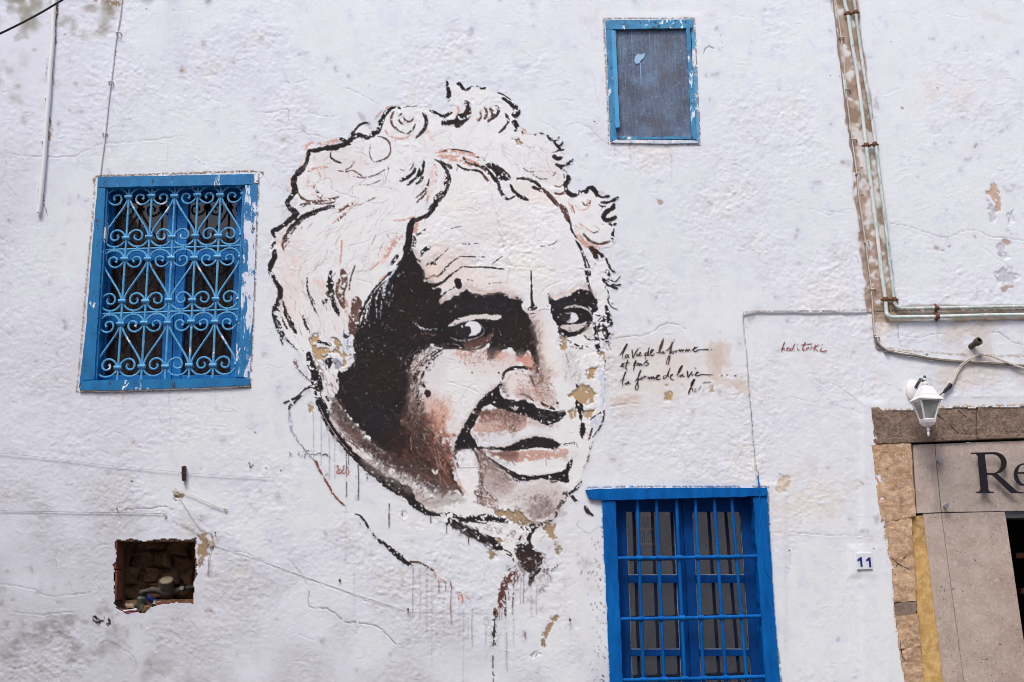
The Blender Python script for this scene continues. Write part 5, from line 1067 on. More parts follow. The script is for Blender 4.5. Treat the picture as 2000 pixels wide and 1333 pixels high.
# runs of thin paint
rd = random.Random(3)
for x, a, b, c, w in ((676.5, 880, 972, (70, 66, 68), 2), (680.5, 884, 916, (80, 74, 76), 1.6), (700, 908, 976, (70, 66, 68), 2), (717, 925, 936, K, 2), (760, 984, 1030, (70, 66, 66), 2.2), (612, 806, 896, (150, 148, 156), 1.2), (627, 816, 906, (150, 150, 158), 1.4), (643, 846, 936, (150, 148, 152), 1.4), (654, 866, 934, (165, 160, 166), 1.2), (841, 1008, 1022, K2, 1.8),
                    (872, 1026, 1040, K2, 1.8), (915, 1053, 1064, K2, 1.8), (807, 1110, 1206, (150, 140, 142), 1.6), (820, 1114, 1206, (180, 174, 178), 1.3), (833, 1120, 1232, (176, 170, 176), 1.3), (843, 1134, 1300, (190, 186, 192), 1.2), (857, 1136, 1156, (120, 90, 86), 1.8), (870, 1138, 1154, (120, 90, 86), 1.6), (881, 1154, 1218, (150, 110, 104), 1.8), (896, 1178, 1240, (192, 180, 182), 1.2),
                    (922, 1190, 1262, (150, 146, 156), 1.6), (905, 1195, 1330, (190, 186, 192), 1.1), (913, 1205, 1245, (190, 186, 192), 1.1), (949, 1220, 1262, (170, 168, 176), 1.3), (975, 1185, 1210, (140, 104, 98), 1.6), (1023, 1122, 1176, (150, 116, 110), 1.6), (1037, 1140, 1204, (180, 172, 176), 1.2), (1047, 1150, 1200, (160, 146, 146), 1.4), (987, 1205, 1300, (190, 186, 192), 1.2), (1003, 1200, 1262, (184, 178, 184), 1.2),
                    (866, 1160, 1230, (196, 192, 198), 1.1), (1016, 1140, 1180, (176, 160, 160), 1.2), (675, 985, 1000, (190, 186, 192), 1), (674, 1010, 1090, (206, 204, 212), 1.0), (691, 1110, 1230, (206, 204, 212), 1.0), (990, 1235, 1310, (150, 146, 150), 1.4), (1026, 1236, 1250, (90, 80, 80), 2)):
    S(c, w, [x + rd.uniform(-.6, .6), a, x + rd.uniform(-.8, .8), (a + b) / 2, x + rd.uniform(-.8, .8), b], dry=.12, rough=.35, taper=False)
PG((226, 224, 222), [1111, 868, 1119, 866, 1122, 950, 1113, 953], dry=.05, soft=1.2, rough=.5, sharp=True)
PG((104, 80, 74), [960, 884, 1010, 884, 1004, 894, 976, 892], dry=.3, soft=6, rough=2, op=.6)
HR([(150, 104, 92), (190, 140, 124)], [1000, 882, 1100, 880, 1090, 896, 1010, 900], 40, 12, 8, 12, 1.4, 50, op=.5)
# last half tones: nose, eye bag, mouth corner, chin, jaw
PG((172, 138, 128), [1036, 730, 1060, 734, 1086, 782, 1058, 786, 1042, 766], soft=14, rough=3, dry=.2, op=.6, grain=U23)
HR([(150, 106, 92), (108, 78, 70), SA], [1012, 724, 1060, 722, 1092, 792, 1064, 797, 1036, 782, 1014, 766], 140, 10, -24, 40, 2.0, 110, op=.6)
S((112, 98, 96), 6, [983, 750, 984, 764, 994, 775], dry=.3, soft=4, rough=1.4, op=.8)
HR([(140, 102, 92), (190, 136, 120), (108, 80, 74)], [886, 684, 956, 676, 968, 702, 930, 714, 894, 708], 80, 9, 66, 26, 1.9, 111, op=.6)
PG((146, 126, 120), [932, 884, 960, 900, 1000, 938, 990, 962, 952, 956, 938, 922], soft=16, rough=3, dry=.2, op=.6, grain=U23)
PG((184, 170, 166), [1000, 962, 1090, 950, 1100, 990, 1060, 1022, 1010, 1010], soft=22, rough=3, dry=.25, op=.55, grain=U23)
HR([(130, 114, 110), (170, 156, 152), BR], [1010, 966, 1090, 958, 1094, 996, 1050, 1016, 1020, 1006], 70, 13, 70, 26, 1.5, 112, op=.5)
HR([(170, 162, 162), (140, 130, 128)], [1096, 690, 1130, 690, 1138, 750, 1106, 752], 34, 18, 80, 14, 1.6, 113, op=.5)
PG((160, 146, 142), [716, 900, 800, 946, 862, 984, 852, 1000, 790, 958, 728, 922], soft=14, rough=4, dry=.3, op=.7, grain=U23)
HR([K2, (120, 104, 100)], [716, 896, 800, 940, 862, 980, 850, 990, 780, 950, 724, 916], 90, 12, 50, 24, 1.8, 114, op=.55)
HR([K, K2], [884, 1016, 950, 1044, 982, 1070, 960, 1068, 900, 1040], 50, 22, -34, 10, 2.6, 115, op=.6)
HR([K, K2, (120, 104, 100)], [610, 700, 650, 700, 690, 820, 660, 820, 620, 760], 50, 14, -56, 26, 2.4, 116, op=.55)
# contour of the far cheek
S(K, [2, 6, 3], [1125, 750, 1129, 758, 1134, 766], dry=.1); PG(K, [1127, 773, 1134, 785, 1140, 794, 1141, 805, 1137, 820, 1142, 832, 1143, 845, 1138, 858, 1134, 856, 1133, 842, 1134, 826, 1130, 808, 1123, 794, 1124, 784], dry=.12, rough=1.2)
S((204, 212, 230), [4, 9, 10, 8, 5], [1168, 710, 1174, 735, 1178, 760, 1176, 785, 1174, 804], dry=.12, soft=2, rough=.8); S((150, 160, 184), 1.6, [1176, 715, 1181, 750, 1179, 790], dry=.3)
S(K, [2, 3, 3], [1153, 821, 1162, 813, 1180, 803], dry=.1); S(K2, [3, 4, 4, 3], [1180, 803, 1178, 820, 1170, 838, 1158, 854], dry=.3); PG((190, 198, 214), [1156, 822, 1168, 812, 1176, 810, 1172, 826, 1162, 836, 1156, 832], dry=.25, soft=3, rough=1.5, op=.9); S(K2, 4, [1157, 836, 1153, 850, 1150, 862], dry=.25)
S(SA, 6, [1146, 845, 1152, 854], dry=.35); S(BR, [4, 5, 4, 3], [1157, 862, 1152, 880, 1148, 898, 1141, 912], dry=.3, rough=1); S(K, 4, [1150, 898, 1142, 910], dry=.3); S(K, 6, [1117, 898, 1114, 910, 1112, 918], dry=.3); S(K, 3, [1126, 866, 1128, 874], dry=.35)
S((160, 146, 142), 4, [1106, 690, 1110, 710, 1114, 730], dry=.6, rough=1.5); S((176, 166, 164), 4, [1122, 700, 1128, 720, 1122, 735], dry=.6, rough=1.5)
for x, y, r in ((922, 728, 4), (974, 728, 3.4), (1088, 787, 3), (828.5, 755, 3.6)): S((70, 54, 48), r, [x, y, x + .8, y + .8], dry=0, taper=False)
S(K2, 6, [827, 752, 827.6, 754], dry=0, taper=False); S(K2, 11, [835, 768, 836, 770], dry=0, taper=False, rough=.6); S(K2, 2, [834, 774, 835, 780], dry=.1); S((170, 130, 110), 6, [947, 727, 950, 728], dry=.25)
S((60, 56, 60), 3.2, [947, 768, 953, 772], dry=.4)
for c, p in PEELS:                                       # the paint has gone where the plaster fell
    P = crv(p, True, 5.0)
    r = MU.sdf(P, 8)
    if r is None: continue
    sl, gs, D = r
    D = D + 1.6 * (0.9 * N2[gs] + 0.5 * N1[gs] + .5 * N3[gs])
    cov = np.clip(0.5 - D / 1.0, 0, 1) * np.clip((U23[gs] - .05) / .05 + .5, 0, 1)
    MU.a[sl] *= 1 - cov
    MU.rgb[sl] += (WC.rgb[145 - OY:1345 - OY, 505 - OX:1235 - OX][sl] - MU.rgb[sl]) * cov[..., None]
HR([(68, 62, 64), (27, 24, 27), (78, 66, 62)], [700, 650, 800, 530, 840, 600, 840, 660, 790, 720, 780, 820, 720, 840, 676, 780], 120, 20, 30, 50, 3.0, 91, op=.4)
HR([(68, 64, 68), (27, 24, 27)], [870, 600, 985, 586, 1010, 610, 960, 612, 900, 612], 40, 16, 10, 40, 2.6, 92, op=.4)
HR([(68, 62, 64), (27, 24, 27)], [990, 620, 1030, 640, 1040, 690, 1000, 680], 30, 14, 60, 40, 2.6, 93, op=.4)
HR([(70, 62, 62), (27, 24, 27)], [960, 782, 1090, 806, 1080, 824, 1000, 804], 36, 16, -14, 24, 2.2, 94, op=.45)
# little losses all over, and the cracks that run through the coat
los = smooth(1.15 * N1 + .8 * N2 + .35 * N3 + .3 * N4, 4.3, 4.8) * .6
gsl = (slice(145 - OY, 1345 - OY), slice(505 - OX, 1235 - OX))
MU.rgb += (np.array([214, 208, 206], np.float32) / 255 - MU.rgb) * (los[gsl] * (MU.a > .3))[..., None]
MU.rgb += (np.array([130, 120, 114], np.float32) / 255 - MU.rgb) * (.28 * CR.a[gsl])[..., None]
mural = sheet('mural', MU, 1.25, 0.0012, 'black, brown and salmon mural of an elderly curly haired face painted on the white wall', 'mural', thr=.10)

# ------------------------------------------------------------------ handwriting
def writing(name, box, lines, label, cat, step=0.85):
    c = Canvas(*box, WC)
    for col, w, f, p in lines:
        q = []
        for i in range(0, len(p), 2): q += [f[0] + p[i] * f[2], f[1] + p[i + 1] * f[2]]
        c.stroke(col, [x * 1.15 for x in w] if isinstance(w, list) else w * 1.15, q, dry=.03, rough=.2, soft=1.0)
    return sheet(name, c, step, 0.0012, label, cat, thr=.12)
F = (1190, 630, .15)
INK, INK2, INK3 = (46, 34, 38), (84, 60, 60), (120, 112, 118)
writing('painted_quote', (1195, 650, 1465, 790), [(INK, w, F, p) for w, p in (
    (2.4, [135, 435, 170, 385, 230, 285, 215, 330, 180, 400, 172, 440, 175, 470]), (2, [240, 420, 215, 430, 205, 460, 225, 465, 245, 425, 248, 455, 262, 465]), (2.2, [295, 355, 300, 410, 308, 462, 340, 400, 380, 340]), (2, [365, 400, 360, 440, 380, 430, 388, 420]), (2.6, [397, 333, 401, 338]), (2, [385, 425, 410, 405, 400, 395, 385, 420, 397, 440, 425, 430]),
    (2, [500, 395, 470, 400, 462, 432, 490, 430, 510, 370, 521, 322]), (1.6, [470, 440, 469, 465, 468, 495]), (2, [514, 360, 506, 430, 530, 432]), (2, [535, 415, 575, 355, 550, 360, 532, 415, 555, 438, 588, 408]), (1.8, [610, 400, 635, 396, 655, 380]), (1.9, [825, 375, 810, 395, 830, 405, 845, 380, 828, 374]), (1.9, [860, 365, 868, 395, 872, 372, 898, 365]), (1.9, [905, 385, 915, 355, 924, 380, 940, 355, 950, 380, 965, 355, 972, 378]),
    (1.9, [985, 355, 995, 380, 1010, 350, 1025, 378, 1040, 352, 1055, 375]), (2.0, [1062, 368, 1140, 325, 1115, 325, 1095, 366, 1120, 385, 1160, 360, 1250, 352, 1335, 353]),
    (2, [135, 575, 175, 560, 190, 540, 165, 545, 160, 575, 185, 580, 208, 558]), (2.4, [242, 490, 222, 560, 214, 600, 235, 626]), (1.8, [195, 535, 230, 533, 262, 528]), (2.2, [310, 575, 345, 500, 328, 570, 314, 632]), (2, [345, 540, 375, 530, 365, 560, 340, 565]), (2, [410, 535, 385, 545, 390, 566, 412, 545, 415, 560, 428, 565]), (2, [430, 560, 470, 520, 495, 496, 475, 520, 512, 540, 480, 566, 460, 560]),
    (2.4, [145, 765, 175, 740, 215, 650, 195, 690, 170, 800, 180, 827]), (2.2, [225, 780, 205, 800, 222, 810, 250, 770, 253, 805, 282, 800]), (2.2, [335, 770, 375, 720, 410, 628, 385, 680, 370, 780, 377, 860, 358, 888]), (1.7, [358, 885, 337, 850, 385, 745, 400, 735]), (2, [412, 722, 400, 745, 425, 742, 427, 715, 412, 720]), (2, [448, 742, 456, 700, 470, 715, 492, 700]), (2, [492, 742, 512, 715, 520, 742, 545, 710, 552, 740, 575, 710, 583, 742, 600, 720]),
    (2, [605, 735, 655, 690, 625, 690, 610, 740, 640, 750, 667, 735]), (2, [740, 692, 706, 702, 706, 735, 742, 715, 770, 650, 795, 590]), (2, [776, 640, 764, 700, 780, 718]), (2, [790, 715, 825, 680, 800, 690, 800, 738, 845, 755]), (2.4, [870, 690, 912, 650, 950, 568, 920, 600, 890, 690, 897, 718]), (2, [940, 682, 912, 700, 930, 712, 955, 680, 960, 708, 985, 700]), (2.4, [1015, 630, 1020, 680, 1026, 716, 1080, 640]),
    (2, [1078, 660, 1078, 690, 1102, 680]), (3, [1115, 590, 1124, 605]), (2, [1110, 690, 1160, 650, 1140, 650, 1120, 690, 1150, 700, 1200, 680, 1270, 684, 1345, 685]), (4.4, [1460, 688, 1470, 686]), (4.2, [1528, 688, 1540, 684]), (4.8, [1632, 700, 1648, 696]))]
    + [(INK2, w, F, p) for w, p in (([1.5, 4, 5.5, 4, 2], [706, 212, 690, 265, 668, 330, 652, 385, 650, 405]), (2, [690, 380, 668, 395, 690, 408, 705, 382, 712, 405, 728, 395]), (2.4, [735, 372, 760, 360, 800, 310, 842, 232]), ([2, 4, 3, 2], [842, 232, 812, 290, 795, 380, 785, 470, 768, 548]), (1.8, [768, 548, 742, 540, 765, 460, 800, 385, 815, 370]))]
    + [(INK, 3, F, [1030, 940, 1045, 890, 1062, 850]), (INK, [2, 5, 4, 2], F, [1060, 850, 1080, 800, 1105, 748, 1092, 800]), (INK2, 2, F, [1050, 890, 1070, 860, 1082, 865, 1085, 908])] + [(INK3, 1.8, F, p) for p in ([1100, 890, 1130, 868, 1112, 870, 1115, 905, 1142, 895], [1150, 890, 1168, 870, 1180, 850, 1196, 825], [1215, 785, 1260, 780, 1320, 778], [1210, 900, 1235, 860])],
    'dark handwritten quotation in four lines painted right of the face', 'painted writing')
F2 = (1400, 580, .18)
RED = (120, 62, 58)
writing('painted_signature', (1518, 655, 1625, 695), [((76, 44, 46), 2.2, F2, [745, 485, 725, 530, 708, 588])] + [(RED, w, F2, p) for w, p in ((1.8, [708, 585, 735, 553, 742, 580]), (1.7, [760, 570, 785, 553, 770, 550, 760, 578, 782, 580]), (1.8, [832, 558, 802, 560, 795, 580, 822, 574, 852, 503]), (1.6, [838, 560, 850, 580]), (1.8, [880, 545, 884, 575, 916, 575]), (2.6, [877, 516, 883, 519]), (2.2, [968, 488, 948, 535, 935, 562, 945, 582, 962, 570]), (1.8, [918, 522, 985, 514, 1042, 508]),
    (1.7, [975, 545, 975, 575, 1000, 545, 1006, 576]), (1.7, [1020, 576, 1030, 545, 1052, 545]), (2, [1077, 513, 1066, 550, 1055, 582]), (1.8, [1112, 518, 1066, 555, 1106, 582]), (1.8, [1142, 550, 1130, 586, 1160, 590, 1202, 580]), (2.6, [1148, 516, 1154, 519]))], 'small red handwritten signature alone on the smooth plaster panel', 'painted writing')
F3 = (540, 820, .2)
writing('painted_signature', (555, 872, 655, 905), [((120, 120, 128), w, F3, p) for w, p in ((1.5, [125, 310, 135, 330, 125, 360]), (1.3, [150, 330, 132, 340, 155, 355]), (1.4, [205, 335, 208, 345]), (1.5, [222, 310, 218, 345, 230, 350]), (1.3, [245, 370, 262, 345]))] + [((104, 104, 112), 1.8, F3, p) for p in ([262, 308, 300, 305, 340, 300], [285, 310, 280, 350, 275, 382], [310, 325, 330, 350, 350, 335, 380, 345, 405, 330, 430, 320], [345, 345, 370, 350])] + [((60, 58, 64), 2.4, F3, [430, 320, 432, 350, 460, 345, 482, 335, 500, 355, 525, 372])],
    'faint grey artist signature left of the jaw line above the date', 'painted writing')
writing('painted_date', (650, 905, 690, 932), [((150, 96, 92), 2.2, F3, p) for p in ([582, 460, 600, 450, 602, 480, 585, 520, 605, 528, 610, 520], [628, 480, 612, 490, 612, 520, 628, 525, 634, 500, 626, 480], [645, 465, 660, 452, 658, 480, 642, 520, 660, 528, 672, 515], [700, 480, 682, 490, 680, 530, 698, 538, 708, 510, 698, 482])],
    'small reddish brown year number painted under the grey signature', 'painted writing')
# ------------------------------------------------------------------ materials of the joinery and stone
M_FRAME = m_paint('blue_paint_weathered', (26, 116, 172), (18, 90, 142), (62, 50, 46), 0.60, 0.05, grain=(1, 1, .4), streak=.12)
M_FRAME_B = m_paint('blue_paint_flaking_white', (32, 118, 174), (22, 94, 146), (84, 62, 54), 0.62, 0.36, (206, 212, 226), grain=(1, 1, .35), streak=.15)
M_SASH = m_paint('blue_sash_paint', (22, 124, 204), (16, 100, 172), (60, 50, 48), 0.75, 0.0)
M_IRON = m_paint('blue_iron_paint', (88, 160, 206), (54, 124, 178), (58, 46, 44), 0.61, 0.03, rough=.5)
M_SCR = m_paint('pale_blue_paint', (56, 134, 178), (36, 96, 138), (66, 66, 72), 0.58, 0.10, (214, 222, 232), grain=(1, 1, .4))
M_DEEP = m_paint('deep_blue_gloss_paint', (3, 100, 178), (1, 62, 128), (8, 26, 58), 0.80, 0.0, rough=.6, streak=.08, spec=.1, grain=(1, 1, .25))
M_DEEPS = m_paint('deep_blue_sash_paint', (3, 66, 134), (2, 52, 112), (10, 22, 46), 0.82, 0.0, rough=.55, streak=.04, spec=.12)
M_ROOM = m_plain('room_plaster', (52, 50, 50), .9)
M_PANE = m_glass('old_window_glass', (.84, .84, .84), .23, .09, (120, 118, 122))
M_PANE2 = m_glass('dusty_window_glass', (.66, .60, .56), .05, .14, (110, 90, 76))
M_LINTEL = m_stone('brown_sandstone', [(134, 114, 102), (92, 76, 66), (176, 152, 136)], .66, (52, 42, 36), 12, 1.2)
M_JAMB = m_stone('ochre_sandstone', [(204, 172, 140), (160, 126, 98), (224, 202, 180)], .67, (84, 60, 46), 9, 1.4)
M_JAMB2 = m_stone('grey_stone', [(140, 122, 108), (116, 100, 90), (160, 144, 132)], .72, (80, 66, 58), 14, .7)
M_TRAV = m_stone('travertine', [(186, 170, 161), (160, 144, 134), (204, 190, 182)], .69, (74, 58, 52), 5, .4, .6, 85)
def m_trav():
    t = NT('stained_travertine'); v = t.coord()
    n0 = t.noise(v, 2.2, 6, .65, .5); n1 = t.noise(v, 9, 7, .65); n2 = t.noise(v, 46, 5, .7); n3 = t.noise(v, 78, 2, .5); n4 = t.noise(v, 210, 3, .6)
    c = t.mix(t.ramp(n1, .3, .7), alb((190, 174, 165)), alb((164, 148, 138)))
    c = t.mix(t.ramp(n0, .48, .72, 0, .75), c, alb((150, 126, 112)))
    c = t.mix(t.ramp(n2, .5, .75, 0, .7), c, alb((208, 196, 188)))
    c = t.mix(t.ramp(n4, .55, .7, 0, .35), c, alb((120, 100, 90)))
    p = t.ramp(n3, .705, .73)
    c = t.mix(p, c, alb((58, 44, 38)))
    h = t.math('SUBTRACT', t.math('ADD', n2, n4), p)
    return t.done(c, .6, t.bump(h, .5, .004))
M_TRAV = m_trav()
M_YEL = m_stone('yellow_foam_joint', [(206, 168, 104), (156, 120, 74), (224, 196, 144)], .66, (124, 100, 66), 6, .5)
M_RUB = m_stone('dark_rubble', [(106, 80, 60), (76, 58, 44), (134, 106, 80)], .7, (44, 34, 28), 8, 1.2)
M_BRICK = m_stone('red_brick', [(124, 70, 54), (92, 56, 44), (146, 96, 76)], .66, (60, 44, 36), 16, .6)
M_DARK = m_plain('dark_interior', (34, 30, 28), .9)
M_GROUND = m_stone('paving', [(120, 114, 108), (100, 96, 92), (136, 130, 124)], .75, (60, 56, 52), 2, .4)

def recess(name, px, depth, mat, label=None):
    """the opening in the masonry with the room behind it; open to the street"""
    bm = bmesh.new()
    f, b = [], []
    for i in range(0, len(px), 2):
        v = W(px[i], px[i + 1], 0.012)
        f.append(bm.verts.new(v)); b.append(bm.verts.new((v.x, depth, v.z)))
    n = len(f)
    bm.faces.new(b)
    for i in range(n): bm.faces.new((f[i], f[(i + 1) % n], b[(i + 1) % n], b[i]))
    o = link_bm(name, bm, mat, house)
    return tag(o, label)

def rough_slab(name, corners, yf, yb, mat, parent, amp=.004, n=(14, 8), jit=.004, seed=1, rnd=.003):
    """a worn stone: pitted face, uneven edges. corners in photo px: TL TR BR BL"""
    from mathutils import noise as mn
    c = [W(corners[2 * i], corners[2 * i + 1], yf) for i in range(4)]
    wd, ht = (c[1] - c[0]).length, (c[0] - c[3]).length
    nx, ny = max(4, min(60, int(wd / .010))), max(4, min(60, int(ht / .010)))
    off = Vector((seed * 3.7, seed * 1.9, seed * 7.1))
    bm = bmesh.new()
    G = []
    for j in range(ny + 1):
        row = []
        for i in range(nx + 1):
            u, v = i / nx, j / ny
            p = (c[0] * (1 - u) + c[1] * u) * (1 - v) + (c[3] * (1 - u) + c[2] * u) * v
            q = p + off
            d = amp * (1.1 * mn.noise(q * 14) + .8 * mn.noise(q * 38) + .5 * mn.noise(q * 90))
            e = min(u * wd, (1 - u) * wd, v * ht, (1 - v) * ht)
            d -= rnd * max(0, 1 - e / .012)
            if e < 1e-6:
                p = p + Vector((jit * (1.6 * mn.noise(q * 9 + off) + 1.0 * mn.noise(q * 50)), 0, jit * (1.6 * mn.noise(q * 9 - off) + 1.0 * mn.noise(q * 50 + off))))
            row.append(bm.verts.new((p.x, p.y - d, p.z)))
        G.append(row)
    for j in range(ny):
        for i in range(nx): bm.faces.new((G[j][i], G[j + 1][i], G[j + 1][i + 1], G[j][i + 1]))
    loop = G[0][:] + [G[j][nx] for j in range(1, ny + 1)] + [G[ny][i] for i in range(nx - 1, -1, -1)] + [G[j][0] for j in range(ny - 1, 0, -1)]
    bk = [bm.verts.new((q.co.x, yb, q.co.z)) for q in loop]
    m = len(loop)
    for i in range(m): bm.faces.new((loop[i], loop[(i + 1) % m], bk[(i + 1) % m], bk[i]))
    bm.faces.new(list(reversed(bk)))
    return link_bm(name, bm, mat, parent, True, auto=45)
def board(name, px, yf, yb, mat, parent, bev=.0025, wob=.55):
    """a painted board with slightly uneven, brushed-over edges"""
    from mathutils import noise as mn
    if wob <= 0: return px_prism(name, px, yf, yb, mat, parent, bev)
    P = np.array(px, float).reshape(-1, 2)
    out = []
    for a, b in zip(P, np.roll(P, -1, 0)):
        k = max(1, int(np.hypot(*(b - a)) / 9))
        for i in range(k):
            q = a + (b - a) * i / k
            v = Vector((q[0] * .11, q[1] * .11, yf * 50))
            w_ = wob if i else wob * .4
            out += [q[0] + w_ * 1.6 * mn.noise(v), q[1] + w_ * 1.6 * mn.noise(v + Vector((31, 7, 5)))]
    return px_prism(name, out, yf, yb, mat, parent, bev)
def ppos(px, py, y): return W(px, py, y)
def pane(name, px, y, mat, parent):
    bm = bmesh.new()
    pts = [W(px[i], px[i + 1], y) for i in range(0, len(px), 2)]
    add_prism(bm, [(p.x, p.z) for p in pts], y, y + .003)
    return link_bm(name, bm, mat, parent)

# ------------------------------------------------------------------ window with scrolled ironwork (left)
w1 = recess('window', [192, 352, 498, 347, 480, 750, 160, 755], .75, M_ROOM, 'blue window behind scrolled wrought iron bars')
board('frame_head', [191, 346, 504, 340, 503, 358, 478, 361, 206, 366, 190, 366], -.008, .07, M_FRAME, w1)
board('frame_jamb', [190, 367, 206, 367, 184, 742, 172, 742, 163, 742, 154, 757, 168, 640, 180, 480], -.006, .08, M_FRAME, w1)
board('frame_jamb', [479, 362, 503, 359, 499, 480, 493, 640, 487, 738, 464, 737, 471, 580], -.006, .08, M_FRAME_B, w1)
board('frame_sill', [162, 744, 185, 743, 464, 738.5, 487, 739.5, 487, 753, 400, 757, 300, 760, 220, 763, 155, 762], -.016, .09, M_FRAME, w1)
board('flaked_edge', [156, 762.2, 220, 763, 300, 760.2, 400, 757, 487, 753, 487, 755.5, 400, 759.6, 300, 762.4, 220, 765.2, 155, 764.5], -.012, .02, m_paint('white_flaked_edge', (206, 200, 196), (176, 160, 146), (96, 76, 62), .6, .2), w1, .001)
board('frame_bead', [206, 366.5, 211, 366.5, 189, 741, 184.5, 742], .006, .06, M_FRAME, w1)
board('frame_bead', [474, 362, 479, 362, 464, 737, 459.5, 737], .010, .06, M_FRAME, w1)
board('frame_bead', [211, 364, 474, 359, 474, 364, 211, 369.5], .012, .06, M_FRAME, w1)
YS = .105
def sash_board(px, y0=YS, y1=YS + .045, m=M_SASH, nm='sash_rail'): return board(nm, px, y0, y1, m, w1, .002, 0)
sash_board([203, 362, 226, 362, 201, 748, 172, 748], nm='sash_stile')
sash_board([330, 358, 347, 358, 334, 746, 314, 746], nm='sash_stile')
sash_board([348.5, 358, 369, 358, 352, 745, 335.5, 745], YS - .006, nm='sash_stile')
sash_board([464, 355, 486, 355, 470, 746, 449, 746], nm='sash_stile')
for a, b in (((226, 330), (201, 314)), ((369, 464), (352, 449))):
    for t0, t1 in ((0, .055), (.335, .385), (.655, .705), (.965, 1.0)):
        q = []
        for t, k in ((t0, 0), (t0, 1), (t1, 1), (t1, 0)):
            q += [a[k] + (b[k] - a[k]) * t + (.6 if k == 0 else -.6), 360 + 387 * t]
        sash_board(q, YS + .004, YS + .04)
pane('pane', [224, 362, 332, 360, 316, 746, 200, 747], YS + .02, M_PANE2, w1)
pane('pane', [367, 360, 466, 358, 450, 745, 351, 746], YS + .02, M_PANE2, w1)
# curtain and shutter seen through the left pane
bm = bmesh.new()
pp = []
for i in range(25):
    u = i / 24
    a = W(215 + 118 * u, 352, .26); b = W(188 + 122 * u, 752, .26)
    d = .012 * math.sin(u * 21) + .01 * math.sin(u * 9 + 1)
    pp.append((bm.verts.new((a.x, a.y + d, a.z)), bm.verts.new((b.x, b.y + d, b.z))))
for p, q in zip(pp, pp[1:]): bm.faces.new((p[0], q[0], q[1], p[1]))
cur = link_bm('curtain', bm, m_plain('brown_net_curtain', (120, 98, 84), .9, var=.5, scale=18), None, True)
tag(cur, 'brown curtain hanging behind the left pane of the scrolled iron window', 'curtain')
# the ironwork: three rows of S scrolls between upright bars
TL, TR, BL_, BR_ = W(208.5, 366, .028), W(476.5, 360, .028), W(183, 741.5, .028), W(462, 735, .028)
def gp(u, v, y=0.0):
    p = (TL * (1 - u / 6) + TR * (u / 6)) * (1 - v / 3) + (BL_ * (1 - u / 6) + BR_ * (u / 6)) * (v / 3)
    return Vector((p.x, p.y + y, p.z))
RB_ = .0072
for u in range(7):
    tube('upright_bar', [gp(u, -.01), gp(u, 1.5), gp(u, 3.02)], RB_ if 0 < u < 6 else .0085, M_IRON, w1, 8)
for v in (1, 2):
    tube('cross_bar', [gp(-.08, v + .012, .004), gp(3, v, .004), gp(6.08, v - .012, .004)], .0068, M_IRON, w1, 8)
HALF = [(.40, .58), (.35, .52), (.37, .42), (.50, .36), (.64, .42), (.68, .58), (.60, .73), (.42, .80), (.22, .73), (.09, .58), (.06, .42), (.12, .26), (.28, .13), (.50, .08), (.72, .13), (.88, .27), (.945, .44), (.92, .64), (.80, .90)]
PATH = HALF + [(.5, 1.35)] + [(1 - a, 2.7 - b) for a, b in reversed(HALF)]
def scroll(u0, row, mirror):
    pts = []
    for a, b in PATH:
        aa = 1 - a if mirror else a
        pts.append(gp(u0 + aa, row + b / 2.7, .002))
    P = catmull3(pts, 5)
    m = len(P)
    r = [.0064 + .0042 * max(0, 1 - min(i, m - 1 - i) / 4.0) for i in range(m)]
    tube('scroll', P, r, M_IRON, w1, 7)
for row in range(3):
    for u0 in range(6):
        scroll(u0, row, (u0 + row) % 2 == 1)
def collar(u, v, wide):
    bm = bmesh.new()
    c = gp(u, v)
    add_tube(bm, [c + Vector((-wide, -.004, 0)), c + Vector((wide, -.004, 0))], .0125, 8)
    link_bm('collar', bm, M_IRON, w1, True, auto=50)
for row in range(3):
    for u in range(7):
        node_top = (u + row) % 2 == 1
        wd = (.0215 if 0 < u < 6 else .014)
        collar(u, row + (.175 if node_top else .165), wd)
        collar(u, row + (.835 if node_top else .825), wd)
for v in (1, 2):
    for u0 in range(6):
        tube('tie', [gp(u0 + .5, v - .045, .002), gp(u0 + .5, v + .045, .002)], .0085, M_IRON, w1, 8)

# ------------------------------------------------------------------ small screened window (upper right)
w2 = recess('window', [1187, 46, 1350, 44, 1361, 274, 1196, 274], .5, M_ROOM, 'small blue window closed by a painted fly screen')
board('frame_head', [1182, 40, 1355, 38, 1354, 54, 1203, 57, 1197, 57, 1183, 57], -.006, .06, M_SCR, w2)
board('frame_jamb', [1183, 57.5, 1197, 57.5, 1205, 277, 1192, 277], -.004, .06, M_SCR, w2)
board('frame_jamb', [1350, 55, 1356, 55, 1367, 279, 1358, 279], -.002, .06, m_paint('white_flaking_paint', (90, 156, 194), (66, 128, 168), (100, 92, 92), .60, .36), w2)
board('frame_sill', [1204.5, 273, 1357.5, 274.5, 1366, 279.5, 1300, 281, 1193, 278.5], -.012, .06, m_paint('white_sill_paint', (206, 212, 222), (150, 176, 200), (40, 70, 110), .60, .3), w2)
board('batten', [1194, 60, 1202, 60, 1210.5, 249, 1202.5, 250], -.018, -.004, m_paint('fresh_pale_blue', (70, 150, 198), (58, 134, 184), (70, 100, 120), .8), w2, .002)
board('batten', [1340, 53, 1348, 53, 1360, 272, 1351, 273], -.016, .006, M_SCR, w2, .002)
board('batten', [1202, 49.5, 1352, 47, 1352, 55, 1202, 57.2], -.016, -.006, M_SCR, w2, .002)
board('batten', [1206, 266.5, 1260, 268.5, 1316, 267, 1350, 267, 1350, 272, 1207, 273], -.014, .004, M_SCR, w2, .002)
t = NT('painted_fly_screen')
v = t.coord()
n1 = t.noise(v, 9, 5, .65); n2 = t.noise(v, 60, 4, .7)
